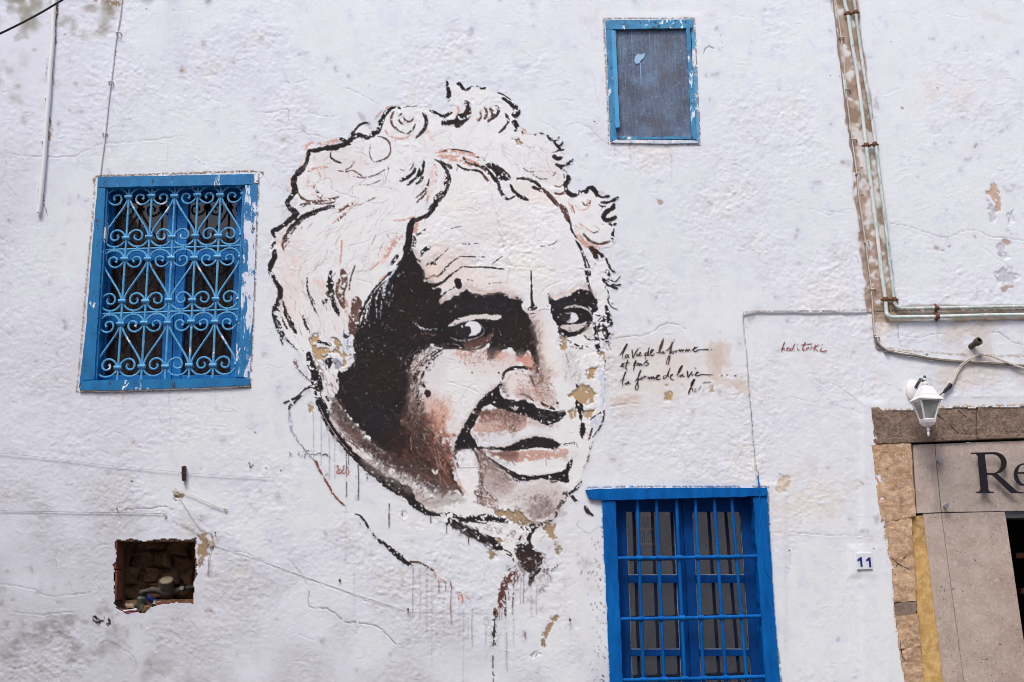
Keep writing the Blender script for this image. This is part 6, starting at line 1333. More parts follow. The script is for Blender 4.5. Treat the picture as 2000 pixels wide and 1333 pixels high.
st = t.n('TexNoise'); mp = t.n('Mapping'); mp.inputs['Scale'].default_value = (150, 1, 2.4); t.l(v, mp.inputs['Vector']); t.l(mp.outputs[0], st.inputs['Vector']); st.inputs['Scale'].default_value = 1.0; st.inputs['Detail'].default_value = 3
c = t.mix(t.ramp(n1, .35, .68), alb((92, 98, 116)), alb((118, 138, 166)))
tc2 = t.n('TexCoord'); sx = t.n('SeparateXYZ'); t.l(tc2.outputs['Object'], sx.inputs[0])
c = t.mix(t.math('MULTIPLY', t.ramp(st.outputs['Fac'], .5, .72), t.ramp(sx.outputs[2], -.3, .35, .05, .45)), c, alb((150, 186, 214)))
c = t.mix(t.ramp(n2, .57, .70, 0, .8), c, alb((160, 180, 202)))
c = t.mix(t.ramp(t.noise(v, 4, 5, .7), .5, .68, 0, .6), c, alb((104, 98, 100)))
wv = t.n('TexWave'); wv.inputs['Scale'].default_value = 62; wv.bands_direction = 'X'; t.l(v, wv.inputs['Vector'])
c = t.mix(t.ramp(wv.outputs['Fac'], .2, .8, .14, 0), c, alb((72, 76, 92)))
c = t.mix(t.ramp(t.noise(v, 130, 3, .6), .64, .68), c, alb((50, 50, 62)))
M_MESH = t.done(c, .7, t.bump(wv.outputs['Fac'], .6, .004))
bm = bmesh.new()
q = [W(1199, 55, .004), W(1346, 52, .004), W(1356, 272, .004), W(1206, 272, .004)]
nx_ = 74
rows = []
for j in (0, 1):
    rows.append([bm.verts.new((q[0] * (1 - j) + q[3] * j) * (1 - i / nx_) + (q[1] * (1 - j) + q[2] * j) * (i / nx_) + Vector((0, -.0008 * (i % 2), 0))) for i in range(nx_ + 1)])
for i in range(nx_): bm.faces.new((rows[0][i], rows[1][i], rows[1][i + 1], rows[0][i + 1]))
link_bm('fly_screen', bm, M_MESH, w2)
SPL = [1240, 112, 1246, 105, 1253, 107, 1260, 104, 1258, 113, 1251, 119, 1249, 124, 1242, 125, 1239, 119]
px_prism('paint_splash', SPL, -.0005, .002, m_plain('splash_paint', (158, 192, 222), .6, var=.3, scale=120), w2, 0)
px_prism('paint_splash', [1249.5, 124, 1252.5, 122, 1253, 167, 1252, 168], -.0005, .002, m_plain('splash_paint_run', (138, 172, 206), .6, var=.3, scale=120), w2, 0)

# ------------------------------------------------------------------ barred window (lower right)
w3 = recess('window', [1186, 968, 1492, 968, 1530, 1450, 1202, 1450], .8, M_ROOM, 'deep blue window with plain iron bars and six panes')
board('lintel_board', [1143, 957, 1170, 955, 1300, 953, 1499, 953, 1499, 968, 1471, 969.5, 1201, 977, 1176, 978, 1165, 977, 1150, 974], -.020, .03, M_DEEP, w3, .004, 1.3)
board('frame_jamb', [1176, 978.5, 1201.5, 977.5, 1216.5, 1333, 1221, 1450, 1196, 1450, 1186, 1200], -.012, .09, M_DEEP, w3, .003, 1.3)
board('frame_jamb', [1471, 970, 1498.5, 968.5, 1508, 1130, 1516, 1240, 1524, 1333, 1533, 1450, 1503, 1450, 1495.5, 1333], -.012, .09, M_DEEP, w3, .003, 1.3)
board('frame_sill', [1196, 1450.5, 1533, 1450.5, 1535, 1475, 1194, 1475], -.03, .10, M_DEEP, w3, .003)
board('inner_jamb', [1201, 976, 1204, 976, 1221, 1400, 1217, 1400], .02, .09, M_DEEPS, w3)
YB = .085
def sb(px, dy=0.0, nm='sash_rail'): return board(nm, px, YB + dy, YB + .04, M_DEEPS, w3, .003, 0)
def lx(x, y, s): return x + (y - 999) * s
def quad(x0, x1, y0, y1, s0, s1): return [lx(x0, y0, s0), y0, lx(x1, y0, s1), y0, lx(x1, y1, s1), y1, lx(x0, y1, s0), y1]
sb(quad(1198, 1222.5, 970, 1450, .034, .035), nm='sash_stile'); sb(quad(1317, 1333.2, 970, 1450, .044, .048), nm='sash_stile'); sb(quad(1333.8, 1352, 970, 1450, .048, .050), -.006, 'sash_stile'); sb(quad(1446.5, 1474, 970, 1450, .066, .074), nm='sash_stile')
rows_y = ((999.5, 1123.5), (1139, 1269), (1282, 1412))
for a, b, s0, s1 in ((1222.5, 1317, .035, .044), (1352, 1446.5, .050, .066)):
    ed = [970] + [y for r in rows_y for y in r] + [1450]
    for k in range(0, 8, 2):
        sb(quad(a + .3, b - .3, ed[k], ed[k + 1], s0, s1), .002)
    for y0, y1 in rows_y:
        pane('pane', quad(a - 2, b + 2, y0 - 3, y1 + 3, s0, s1), YB + .02, M_PANE, w3)
        for qx in (quad(a, a + 1.6, y0, y1, s0, s0), quad(b - 1.6, b, y0, y1, s1, s1), quad(a + 1.6, b - 1.6, y1 - 1.5, y1, s0, s1)):
            board('putty', qx, YB + .012, YB + .02, m_putty if 'm_putty' in globals() else globals().setdefault('m_putty', m_plain('old_putty', (150, 160, 168), .8, var=.7, scale=60)), w3, .0005, .5)
BARS = ((1244.6, 980, 1256.7, 1323), (1281.8, 980, 1297, 1323), (1321, 980, 1337.5, 1323), (1358, 980, 1374, 1323), (1395, 980, 1417.5, 1323), (1429, 980, 1458, 1323))
for x0, y0, x1, y1 in BARS:
    k = (x1 - x0) / (y1 - y0)
    tube('upright_bar', [W(x0 - 4 * k, 974, .014), W(x1, y1, .014), W(x1 + k * 130, 1453, .014)], .0095, M_DEEP, w3, 10)
for x0, y0, x1, y1 in ((1205, 1091, 1479, 1087), (1210, 1210, 1486, 1204), (1215, 1329, 1495, 1322), (1218, 1440, 1502, 1434)):
    xm, ym = (x0 + x1) / 2, (y0 + y1) / 2 + .6
    tube('cross_bar', [W(x0, y0, .006), W(xm, ym, .006), W(x1, y1, .006)], .0105, M_DEEP, w3, 10)
    for bx0, by0, bx1, by1 in BARS:
        if ym > 1400: continue
        bx = bx0 + (bx1 - bx0) * (ym - by0) / (by1 - by0)
        c = W(bx, y0 + (y1 - y0) * (bx - x0) / (x1 - x0), .008)
        bm = bmesh.new(); add_tube(bm, [c + Vector((-.016, 0, 0)), c + Vector((.016, 0, 0))], .0135, 8)
        link_bm('bar_knot', bm, M_DEEP, w3, True, auto=50)
# painted-over cable down the right of the frame
px_tube('cable_run', [1480, 930, 1482, 945, 1483, 958, 1484, 975, 1487, 1030, 1492, 1100, 1497, 1118, 1506, 1132], [-.008, -.014, -.026, -.018, -.018, -.018, -.018, -.014], .0038, M_DEEP, w3)
# a cane lantern hanging inside, behind the first pane
lc = W(1262, 1034, YB + .10)
lan = thing('cane_lantern', 'orange cane lantern hanging behind the top left pane of the barred window', 'lantern', lc + Vector((0, 0, .19)))
MC = m_plain('cane', (236, 160, 96), .6)
prof = [(.040, .16), (.052, .08), (.056, 0), (.048, -.085)]
for r, h in ((.056, 0.0), (.048, -.085), (.052, .08), (.04, .16)):
    tube('hoop', [lc + Vector((r * math.cos(a * math.pi / 10), r * math.sin(a * math.pi / 10), h)) for a in range(21)], .0042, MC, lan, 6)
for k in range(14):
    a = k * math.pi / 7
    tube('cane_rib', [lc + Vector((r * math.cos(a), r * math.sin(a), h)) for r, h in prof], .0026, MC, lan, 5)
tube('cord', [lc + Vector((0, 0, .155)), W(1262, 960, YB + .14) + Vector((0, 0, .1))], .002, M_DARK, lan, 5)
tube('spoke', [lc + Vector((-.04, 0, .16)), lc + Vector((.04, 0, .16))], .002, MC, lan, 5)

# ------------------------------------------------------------------ meter niche
nic = recess('meter_niche', [226, 1054, 384, 1053, 379, 1178, 300, 1182, 290, 1192, 278, 1199, 244, 1197, 226, 1186, 222, 1174, 221, 1120], .26, M_RUB, 'square hole in the plaster lined with rubble and brick')
rs2 = random.Random(21)
def boulder(name, px, py, y, sx, sz, sy, mat, parent, seed):
    bm = bmesh.new()
    bmesh.ops.create_icosphere(bm, subdivisions=3, radius=1)
    rg = random.Random(seed)
    ph = [rg.uniform(0, 6.28) for _ in range(6)]
    c = W(px, py, y)
    for v in bm.verts:
        p = v.co
        f = 1 + .17 * math.sin(3 * p.x + ph[0]) + .15 * math.sin(4 * p.z + ph[1] + 2 * p.x) + .10 * math.sin(6 * p.y + 5 * p.x + ph[2])
        q = Vector([math.copysign(abs(a) ** .5, a) for a in p]) * f
        v.co = c + Vector((q.x * sx, q.y * sy, q.z * sz))
    return link_bm(name, bm, mat, parent, True)
MR2 = m_stone('brown_rubble', [(120, 92, 66), (84, 64, 48), (146, 116, 86)], .66, (46, 36, 28), 16, 1.2)
rough_slab('rubble_back', [214, 1046, 396, 1046, 396, 1200, 214, 1200], .225, .255, M_RUB, nic, .03, seed=33)
for k, (x, y, w_, h_) in enumerate(((246, 1070, 44, 26), (296, 1066, 52, 24), (348, 1068, 44, 28), (240, 1098, 34, 24), (278, 1096, 40, 30), (322, 1094, 30, 34), (356, 1102, 36, 30), (252, 1128, 46, 28), (298, 1126, 42, 22), (340, 1130, 40, 26), (372, 1130, 20, 36), (238, 1156, 36, 28), (274, 1158, 34, 30), (312, 1152, 44, 24), (356, 1160, 48, 26))):
    boulder('stone', x + rs2.uniform(-4, 4), y + rs2.uniform(-3, 3), .232 + rs2.uniform(-.015, .015), w_ / 2 * M_PX * 1.05, h_ / 2 * M_PX * 1.05, .04, (M_RUB, MR2)[k % 3 != 0], nic, 100 + k)
rough_slab('niche_floor', [222, 1172, 384, 1172, 386, 1186, 220, 1190], .10, .24, M_RUB, nic, .012, seed=35)
for yy0, yy1 in ((1058, 1112), (1114, 1172)):
    px_prism('brick', [225.5, yy0, 229, yy0 + 1, 227, yy1, 222.5, yy1], .004, .11, M_BRICK, nic, .003)
for yy0, yy1 in ((1056, 1092), (1094, 1132), (1134, 1176)):
    px_prism('brick', [381.5, yy0, 385, yy0, 382, yy1, 379.5, yy1], .006, .10, M_BRICK, nic, .003)
for xx0, xx1 in ((228, 262), (264, 300), (302, 340), (342, 380)):
    px_prism('brick', [xx0, 1052, xx1, 1052, xx1 - .5, 1058, xx0, 1058], .006, .12, m_b2 if 'm_b2' in globals() else globals().setdefault('m_b2', m_stone('dusty_brick', [(128, 92, 76), (104, 76, 62), (150, 116, 98)], .7, (50, 40, 34), 14, .7)), nic, .003)
for xx0, xx1 in ((304, 338), (340, 378)):
    px_prism('brick', [xx0, 1176, xx1, 1176, xx1, 1183, xx0, 1184], .004, .14, M_BRICK, nic, .003)

# ------------------------------------------------------------------ stone doorway (right)
dr = rough_slab('door_lintel', [1701, 796, 1908, 791, 1908, 857.5, 1706, 866], .003, .2, M_LINTEL, house, .004, (30, 10), .003, 2)
dr['label'] = 'worn brown sandstone lintel block'
rough_slab('stone', [1910, 791, 2140, 786, 2140, 850, 1909, 856], .004, .2, M_LINTEL, dr, .003, (28, 10), .003, 3)
rough_slab('stone', [2142, 786, 2420, 780, 2420, 842, 2142, 850], .004, .2, M_LINTEL, dr, .003, (20, 8), .003, 4)
px_prism('lip', [1711, 857.5, 1908, 849.5, 1908, 859, 1711, 867.5], -.004, .1, M_LINTEL, dr, .004)
px_prism('lip', [1910.5, 849.5, 2140, 842, 2140, 851, 1910.5, 858.5], -.003, .1, M_LINTEL, dr, .004)
for q in ([1704, 802, 1726, 826, 1742, 840], [1712, 850, 1722, 832, 1726, 826], [1826, 806, 1850, 826, 1872, 846], [1872, 802, 1886, 814, 1898, 824], [1732, 1078, 1752, 1100, 1776, 1112], [1750, 1106, 1766, 1090, 1772, 1082], [1758, 1254, 1762, 1280, 1768, 1290]):
    px_tube('tool_mark', q, .0035, .0016, M_DARK, dr, 5, 4)
dj = rough_slab('door_jamb', [1703, 868, 1779, 866, 1789, 1008, 1721, 1022], .000, .2, M_JAMB, house, .005, (9, 20), .003, 5, .0012)
dj['label'] = 'crumbling ochre stone door jamb'
rough_slab('stone', [1721, 1022, 1780, 1009, 1784, 1090, 1728, 1096], .004, .2, M_JAMB, dj, .006, (8, 12), .003, 6, .0012)
rough_slab('stone', [1728, 1096, 1785, 1091, 1790, 1174, 1737, 1178], .003, .2, M_JAMB, dj, .006, (8, 14), .003, 7, .0012)
rough_slab('stone', [1737, 1178, 1791, 1174, 1790, 1200, 1740, 1206], .008, .2, M_JAMB2, dj, .004, (8, 6), .003, 8, .0012)
rough_slab('stone', [1740, 1206, 1793, 1200, 1799, 1262, 1750, 1270], .004, .2, M_JAMB, dj, .007, (8, 10), .003, 9, .0012)
rough_slab('stone', [1750, 1270, 1799, 1263, 1805, 1345, 1762, 1350], .006, .2, M_JAMB, dj, .007, (8, 12), .003, 10, .0012)
rough_slab('stone', [1770, 1352, 1806, 1347, 1850, 1800, 1838, 1800], .006, .2, M_JAMB, dj, .006, (6, 20), .003, 11, .0012)
js = rough_slab('joint_strip', [1779, 1010, 1803, 1006, 1843, 1336, 1801, 1340], .020, .2, M_YEL, house, .001, (6, 30), .0012, 12, .002)
js['label'] = 'yellow filler strip beside the stone cladding'
rough_slab('joint_strip', [1801, 1342, 1843, 1338, 1900, 1800, 1850, 1800], .022, .2, M_YEL, house, .001, (5, 20), .0012, 13, .002)
cl = px_prism('cladding', [1783, 869, 1825, 867.5, 1838, 1001, 1791, 1003], .012, .2, M_TRAV, house, .0015)
cl['label'] = 'pitted travertine cladding round the shop door'
px_prism('panel', [1826, 867.5, 2400, 846, 2400, 996, 1963, 998.5, 1839.5, 1001], .014, .2, M_TRAV, cl, .0015)
px_prism('panel', [1803, 1003.5, 1838, 1003, 1884, 1345, 1930, 1800, 1905, 1800, 1844, 1345], .016, .2, M_TRAV, cl, .0015)
px_prism('panel', [1839, 1003, 1963, 1000, 2000, 1256, 2012, 1345, 2070, 1800, 1932, 1800, 1885, 1345], .014, .2, M_TRAV, cl, .0015)
px_prism('panel', [2280, 996, 2400, 994, 2500, 1800, 2380, 1800], .014, .2, M_TRAV, cl, .0015)
px_prism('door_head', [1964, 1000, 2282, 995, 2283, 1009, 1966, 1012], .03, .2, m_plain('steel_channel', (112, 112, 116), .4, .6), cl, .001)
# dark shop inside
bm = bmesh.new()
f = [W(1962, 999, .2), W(2285, 994, .2), W(2390, 1790, .2), W(2072, 1790, .2)]
fv = [bm.verts.new(p) for p in f]; bv = [bm.verts.new((p.x + (.3 if i in (1, 2) else -.3), 1.6, p.z)) for i, p in enumerate(f)]
bm.faces.new(bv)
for i in range(4): bm.faces.new((fv[i], fv[(i + 1) % 4], bv[(i + 1) % 4], bv[i]))
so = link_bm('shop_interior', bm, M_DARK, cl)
# shelf with baskets just inside the door, barely lit
px_prism('shelf', [1985, 1080, 2200, 1078, 2200, 1088, 1985, 1090], .35, .6, m_plain('shelf_wood', (120, 74, 44), .6), cl, .002)
px_prism('shelf', [1995, 1150, 2200, 1148, 2200, 1158, 1995, 1160], .35, .6, m_plain('shelf_wood_low', (100, 64, 42), .6), cl, .002)
# ------------------------------------------------------------------ letters on the clear sign plate
t = NT('clear_acrylic'); t.t.nodes.remove(t.b)
tr = t.n('BsdfTransparent'); tr.inputs['Color'].default_value = (.985, .99, .99, 1)
gl = t.n('BsdfGlossy'); gl.inputs['Roughness'].default_value = .02
mx = t.n('MixShader'); mx.inputs[0].default_value = .035; t.l(tr.outputs[0], mx.inputs[1]); t.l(gl.outputs[0], mx.inputs[2])
t.l(mx.outputs[0], t.t.nodes['Material Output'].inputs['Surface'])
M_ACR = t.m
M_BLK = m_plain('black_letters', (34, 32, 38), .35, var=.1)
M_STEEL = m_plain('steel_stud', (190, 190, 194), .3, .8, var=.1)
YP = -.016
sg = thing('shop_sign', 'clear plate with black letters Re fixed on pale stone above the shop door', 'sign', W(1815, 1002, YP))
bm = bmesh.new(); pts = [W(*p, YP) for p in ((1815, 897), (2380, 878), (2392, 1003), (1828, 1012))]
add_prism(bm, [(p.x, p.z) for p in pts], YP, YP + .005, .0008); link_bm('plate', bm, M_ACR, sg)
for x, y in ((1837, 900.5), (1848.5, 988)):
    c = W(x, y, YP)
    lathe('stud', [(.0001, -.006), (.013, -.006), (.0145, -.003), (.0145, 0), (.008, .002), (.008, .03)], c, (0, 1, 0), M_STEEL, sg, 20)
def letter(name, outer, hole):
    """a flat cut letter: outline with an optional counter, bridged into one polygon face by face"""
    import mathutils
    loops = [[W(*p, YP - .003) for p in outer]] + ([[W(*p, YP - .003) for p in h] for h in hole])
    flat = [p for l in loops for p in l]
    tri = mathutils.geometry.tessellate_polygon([[Vector((p.x, p.z, 0)) for p in l] for l in loops])
    bm = bmesh.new()
    a = [bm.verts.new(p) for p in flat]; b = [bm.verts.new(p + Vector((0, .0028, 0))) for p in flat]
    for f in tri:
        bm.faces.new([a[i] for i in f]); bm.faces.new([b[i] for i in reversed(f)])
    o = 0
    for l in loops:
        n = len(l)
        for i in range(n): bm.faces.new((a[o + i], a[o + (i + 1) % n], b[o + (i + 1) % n], b[o + i]))
        o += n
    return link_bm(name, bm, M_BLK, sg)
def arc(cx, cy, rx, ry, a0, a1, n=14): return [(cx + rx * math.cos(math.radians(a0 + (a1 - a0) * i / n)), cy + ry * math.sin(math.radians(a0 + (a1 - a0) * i / n))) for i in range(n + 1)]
R_out = [(1896, 884.5), (1940, 883.5)] + arc(1943, 905, 23.5, 21.5, -84, 62, 16) + [(1948, 925.5), (1988, 961), (1999, 961.5), (1999.5, 964), (1975, 964), (1938, 928.5), (1928, 928.3), (1930.5, 957), (1934, 960.5), (1941.5, 961), (1941.5, 963.8), (1906, 963.8), (1906, 961), (1912.5, 960.3), (1915.5, 956), (1909.5, 891), (1906, 887.5), (1896, 887)]
R_in = [(1923.5, 888.2), (1938, 887.8)] + arc(1938, 906, 18, 18.2, -84, 84, 14) + [(1927.5, 924)]
letter('letter', R_out, [R_in])
e_out = arc(2001, 928.5, 21, 22.5, 2, -333, 34) + [(2016.5, 937)] + arc(2003.5, 928, 16.5, 18.2, 33, 172, 16) + [(1988, 927.5)]
e_out = [(2022, 926.5)] + arc(2001, 927.5, 21, 22.5, -3, -325, 34) + [(2015, 938)] + arc(2004.5, 927.5, 16.5, 19, 38, 178, 14) + [(1987, 925.8)]
e_in = [(1988, 922.6), (2012, 921.8)] + arc(2000.5, 921, 11.5, 13, 0, -172, 12)
letter('letter', e_out, [e_in])

# ------------------------------------------------------------------ house number
hn = thing('number_plate', 'small white tile with blue number 11 fixed left of the stone doorway', 'house number', W(1688, 1113, -.004))
MW = m_plain('white_tile', (214, 218, 234), .4, var=.12)
MB = m_plain('blue_enamel', (38, 46, 118), .4, var=.1)
px_prism('tile', [1673, 1081, 1703, 1080.5, 1704.5, 1112, 1674.5, 1113], -.006, .006, MW, hn, .002)
for dx in (0, 17):
    px_prism('digit', [1679.5 + dx, 1089, 1683 + dx, 1088.4 + dx * .04, 1685 + dx, 1107 + dx * .05, 1681 + dx, 1107.5 + dx * .05, 1680 + dx, 1095, 1675 + dx, 1097, 1674.7 + dx, 1093.6], -.0075, -.0055, MB, hn, 0)

# ------------------------------------------------------------------ wall lantern
MWH = m_plain('white_enamel', (226, 222, 224), .45, var=.18, scale=30)
MGR = m_plain('chipped_grey', (92, 92, 96), .6)
MFR = m_glass('frosted_glass', (.42, .44, .44), .06, .55, (196, 200, 198))
YL = -.15
lt = W(1809, 782, YL)
lamp = thing('wall_lamp', 'white four sided lantern on a round wall plate above the stone lintel', 'wall lamp', W(1784, 764, -.005))
bp = W(1783, 765, -.004)
bm = bmesh.new()
add_lathe(bm, [(.066, 0), (.066, .008), (.058, .016), (.034, .024), (.012, .027)], (0, 0, 0), (0, -1, 0), 28)
bmesh.ops.scale(bm, vec=(.62, 1, 1), verts=bm.verts)
bmesh.ops.translate(bm, vec=bp, verts=bm.verts)
link_bm('back_plate', bm, MWH, lamp, True, auto=40)
sc_ = W(1780, 764, -.02); lathe('screw', [(.004, 0), (.004, .006)], sc_, (0, -1, 0), M_DARK, lamp, 10)
TILT = Matrix.Rotation(math.radians(2.0), 4, 'Y')
ROTZ = Matrix.Rotation(math.radians(2), 4, 'Z')
LM = Matrix.Translation(lt) @ TILT @ ROTZ @ Matrix.Diagonal((.84, .84, 1, 1))
def lp(x, y, z): return LM @ Vector((x, y, z))
tube('arm', [bp + Vector((.006, -.02, .016)), bp + Vector((.02, -.06, .05)), LM @ Vector((-.02, .02, .12)), LM @ Vector((0, 0, .105))], .0085, MGR, lamp, 8, 5)
def frust(name, sizes, mat, cap=True):
    bm = bmesh.new()
    rings = [[bm.verts.new(lp(sx * s, sy * s, z)) for sx, sy in ((-1, -1), (1, -1), (1, 1), (-1, 1))] for s, z in sizes]
    for a, b in zip(rings, rings[1:]):
        for k in range(4): bm.faces.new((a[k], a[(k + 1) % 4], b[(k + 1) % 4], b[k]))
    bm.faces.new(list(reversed(rings[0]))); bm.faces.new(rings[-1])
    return link_bm(name, bm, mat, lamp)
frust('roof', [(.080, -.004), (.080, .002), (.058, .020), (.056, .030), (.053, .034), (.038, .064), (.030, .076), (.016, .080)], MWH)
lathe('finial', [(.014, 0), (.012, .006), (.016, .010), (.016, .018), (.010, .022), (.006, .030), (.010, .034), (.010, .042), (.003, .046)], lp(0, 0, .08), LM.to_3x3() @ Vector((0, 0, 1)), MWH, lamp, 16)
lathe('finial_tip', [(.005, 0), (.009, .004), (.007, .012), (.002, .015)], lp(0, 0, .126), LM.to_3x3() @ Vector((0, 0, 1)), MGR, lamp, 12)
TOPR, BOTR, H0, H1 = .064, .034, -.006, -.112
for sx, sy in ((-1, -1), (1, -1), (1, 1), (-1, 1)):
    tube('post', [lp(sx * TOPR, sy * TOPR, H0), lp(sx * BOTR, sy * BOTR, H1)], .0052, MWH, lamp, 6)
cs = ((-1, -1), (1, -1), (1, 1), (-1, 1))
for k in range(4):
    a, b = cs[k], cs[(k + 1) % 4]
    bm = bmesh.new()
    q = [lp(a[0] * TOPR, a[1] * TOPR, H0), lp(b[0] * TOPR, b[1] * TOPR, H0), lp(b[0] * BOTR, b[1] * BOTR, H1), lp(a[0] * BOTR, a[1] * BOTR, H1)]
    bm.faces.new([bm.verts.new(p) for p in q]); link_bm('pane', bm, MFR, lamp)
    tube('rail', [q[0], q[1]], .005, MWH, lamp, 6); tube('rail', [q[3], q[2]], .0058, MWH, lamp, 6)
frust('base', [(.012, -.150), (.026, -.142), (.036, -.128), (.040, -.116), (.036, -.112)], MWH)
lathe('drop', [(.003, -.052), (.007, -.040), (.006, -.030), (.0035, -.024), (.009, -.018), (.008, -.010), (.005, -.004), (.012, 0)], lp(0, 0, -.150), LM.to_3x3() @ Vector((0, 0, 1)), MWH, lamp, 14)
lathe('bulb', [(.004, -.085), (.022, -.075), (.028, -.058), (.022, -.04), (.013, -.03), (.013, -.005)], lp(0, 0, 0), LM.to_3x3() @ Vector((0, 0, 1)), m_plain('milk_glass', (214, 214, 210), .3, var=.05), lamp, 16)

# ------------------------------------------------------------------ cables and pipes
M_CABW = m_plain('cream_cable', (204, 196, 186), .55, var=.35, scale=60)
M_CABG = m_plain('grey_cable', (136, 128, 122), .6, var=.45, scale=40)
M_CABB = m_plain('brown_grey_cable', (150, 136, 128), .6, var=.5, scale=40)
M_CLIP = m_plain('rusty_iron', (116, 76, 58), .8, var=.6, scale=60, bump=.5)
M_BLKC = m_plain('black_rubber', (30, 30, 36), .5, var=.2)
M_GRN = m_paint('verdigris_pipe', (148, 172, 164), (186, 192, 186), (132, 96, 78), .585, .38, (206, 206, 206), grain=(2.4, 2.4, .5))
M_GRN2 = m_paint('pale_green_pipe', (204, 210, 206), (164, 194, 186), (140, 108, 92), .60, .3, (216, 214, 212), grain=(2.4, 2.4, .5))
fx_ = thing('lamp_cable', 'cream twin flex looping from the wall lamp up over the grey cables', 'cable', W(1856, 753, -.012))
for k, (dx, dy) in enumerate(((0, 0), (2.6, 1.6))):
    px_tube('flex', [1855 + dx, 754 + dy, 1864 + dx, 737, 1876 + dx, 714 + dy, 1892 + dx, 702 + dy, 1907, 694 + dy, 1928, 692.5 + dy, 1953, 702 + dy, 1978, 711.5 + dy, 2004, 720 + dy, 2100, 745 + dy], [-.012, -.012, -.012, -.016, -.018, -.02, -.02, -.02, -.02, -.01], .0040, M_CABW, fx_, 8)
px_tube('connector', [1843, 767, 1848, 761, 1855, 754], [-.02, -.016, -.014], [.006, .0105, .0085], M_BLKC, fx_, 10, 0)
px_tube('connector_tail', [1836, 772, 1843, 766], [-.05, -.02], .003, M_BLKC, fx_, 6, 0)
px_tube('connector_ring', [1853, 757, 1857, 751], [-.014, -.014], .0115, M_BLKC, fx_, 10, 0)
lathe('clip', [(.007, 0), (.007, .012), (.003, .016)], W(1913, 695.5, .0), (0, -1, 0), m_plain('cable_nail', (120, 96, 84), .7), fx_, 10)

def pipe(name, label, pxs, y, r, mat, clamps):
    t_ = thing(name, label, 'pipe', W(pxs[0], pxs[1], y), 'old green water pipes')
    px_tube('tube', pxs, y, r, mat, t_, 12, 5)
    for cx_, cy_, hor in clamps:
        c = W(cx_, cy_, y - relief(cx_, cy_))
        d = Vector((0, 0, 1)) if not hor else Vector((1, 0, 0))
        rg = random.Random(int(cx_ * 7 + cy_))
        bm = bmesh.new()
        add_tube(bm, [c - d * .012, c - d * .006, c + d * .004, c + d * .012], [r * 1.3, r * 1.55, r * 1.45, r * 1.25], 12)
        s_ = Vector((1, 0, 0)) if not hor else Vector((0, 0, 1))
        add_tube(bm, [c + s_ * r, c + s_ * (r + .016) + Vector((0, .012, 0))], .006, 6)
        add_tube(bm, [c - s_ * r, c - s_ * (r + .012) + Vector((0, .012, 0))], .006, 6)
        link_bm('pipe_clamp', bm, M_CLIP, t_, True, auto=50)
    return t_
YPIPE = -.024
pipe('water_pipe', 'pale green pipe running down the wall, left of the pair, turning right below', [1634, -120, 1649, 0, 1656, 28, 1665, 90, 1675, 150, 1684, 220, 1691, 280, 1697, 330, 1706, 400, 1714, 465, 1723, 540, 1729, 583, 1731, 606, 1733, 615, 1741, 620, 1760, 620, 1830, 619, 1920, 616.5, 2010, 615, 2200, 612], YPIPE, .0112, M_GRN2,
     [(1656.5, 27, 0), (1692, 284, 0), (1729.5, 585, 0), (1830, 619, 1)])
pipe('water_pipe', 'greener pipe running down the wall, right of the pair, turning right above the other', [1654, -120, 1668, 0, 1673, 38, 1680, 90, 1687, 140, 1696, 190, 1705, 245, 1711, 290, 1716, 330, 1725, 400, 1733, 470, 1741, 540, 1746, 583, 1749, 596, 1757, 602, 1768, 603, 1830, 602, 1920, 600.5, 2010, 599, 2200, 596], YPIPE + .002, .0098, M_GRN,
     [(1671.5, 24, 0), (1708.5, 282, 0), (1746.5, 585, 0), (1829, 602, 1)])
def cable(name, label, pxs, y, r, mat, clips=(), group=None, sub=6):
    t_ = thing(name, label, 'cable', W(pxs[0], pxs[1], -.005), group)
    px_tube('flex', pxs, y, r, mat, t_, 8, sub)
    for x, yy in clips:
        c = W(x, yy, -.004 - relief(x, yy))
        bm = bmesh.new()
        add_tube(bm, [c + Vector((-.013, .004, 0)), c + Vector((-.011, -.012, 0)), c + Vector((0, -.018, 0)), c + Vector((.011, -.012, 0)), c + Vector((.015, .004, 0))], .0042, 6)
        link_bm('clip', bm, mat, t_, True)
    return t_
cable('wall_cable', 'thin brown cable running down beside the pipes, outermost on the left', [1614, -120, 1627, 0, 1634, 60, 1641, 120, 1649, 190, 1656, 240, 1663, 290, 1670, 325, 1673, 345, 1675, 370, 1678, 400, 1684, 440, 1691, 490, 1699, 550, 1703, 600, 1706, 640, 1710, 672, 1714, 681, 1724, 683, 1745, 688], -.006, .0038, M_CABB, group='cables beside the pipes')
cable('wall_cable', 'second thin cable beside the pipes, clipped at intervals to the bare plaster', [1619, -120, 1632, 0, 1638, 40, 1643, 75, 1649, 130, 1653, 180, 1660, 240, 1668, 300, 1674, 340, 1677, 380, 1683, 420, 1690, 470, 1696, 520, 1702, 570, 1705, 610, 1708, 650, 1713, 668, 1728, 680, 1750, 690], -.008, .0042, M_CABW, [(1643, 75), (1655, 176), (1668, 274), (1675, 341), (1692, 474), (1704, 566), (1712, 660)], 'cables beside the pipes')
cable('wall_cable', 'thick grey cable sagging right from the corner below the pipes', [1708, 655, 1713, 668, 1722, 678, 1735, 686, 1760, 692, 1790, 696, 1820, 702, 1860, 706, 1900, 708, 1940, 711, 2010, 715, 2200, 722], -.010, .0068, M_CABG, [(1732, 688)], 'cables beside the pipes')
cable('wall_cable', 'thin pale cable lying along the thick grey one under the pipes', [1740, 684, 1775, 689.5, 1820, 699, 1880, 704.5, 1940, 708, 2010, 713, 2200, 718], -.014, .0032, M_CABW, (), 'cables beside the pipes')
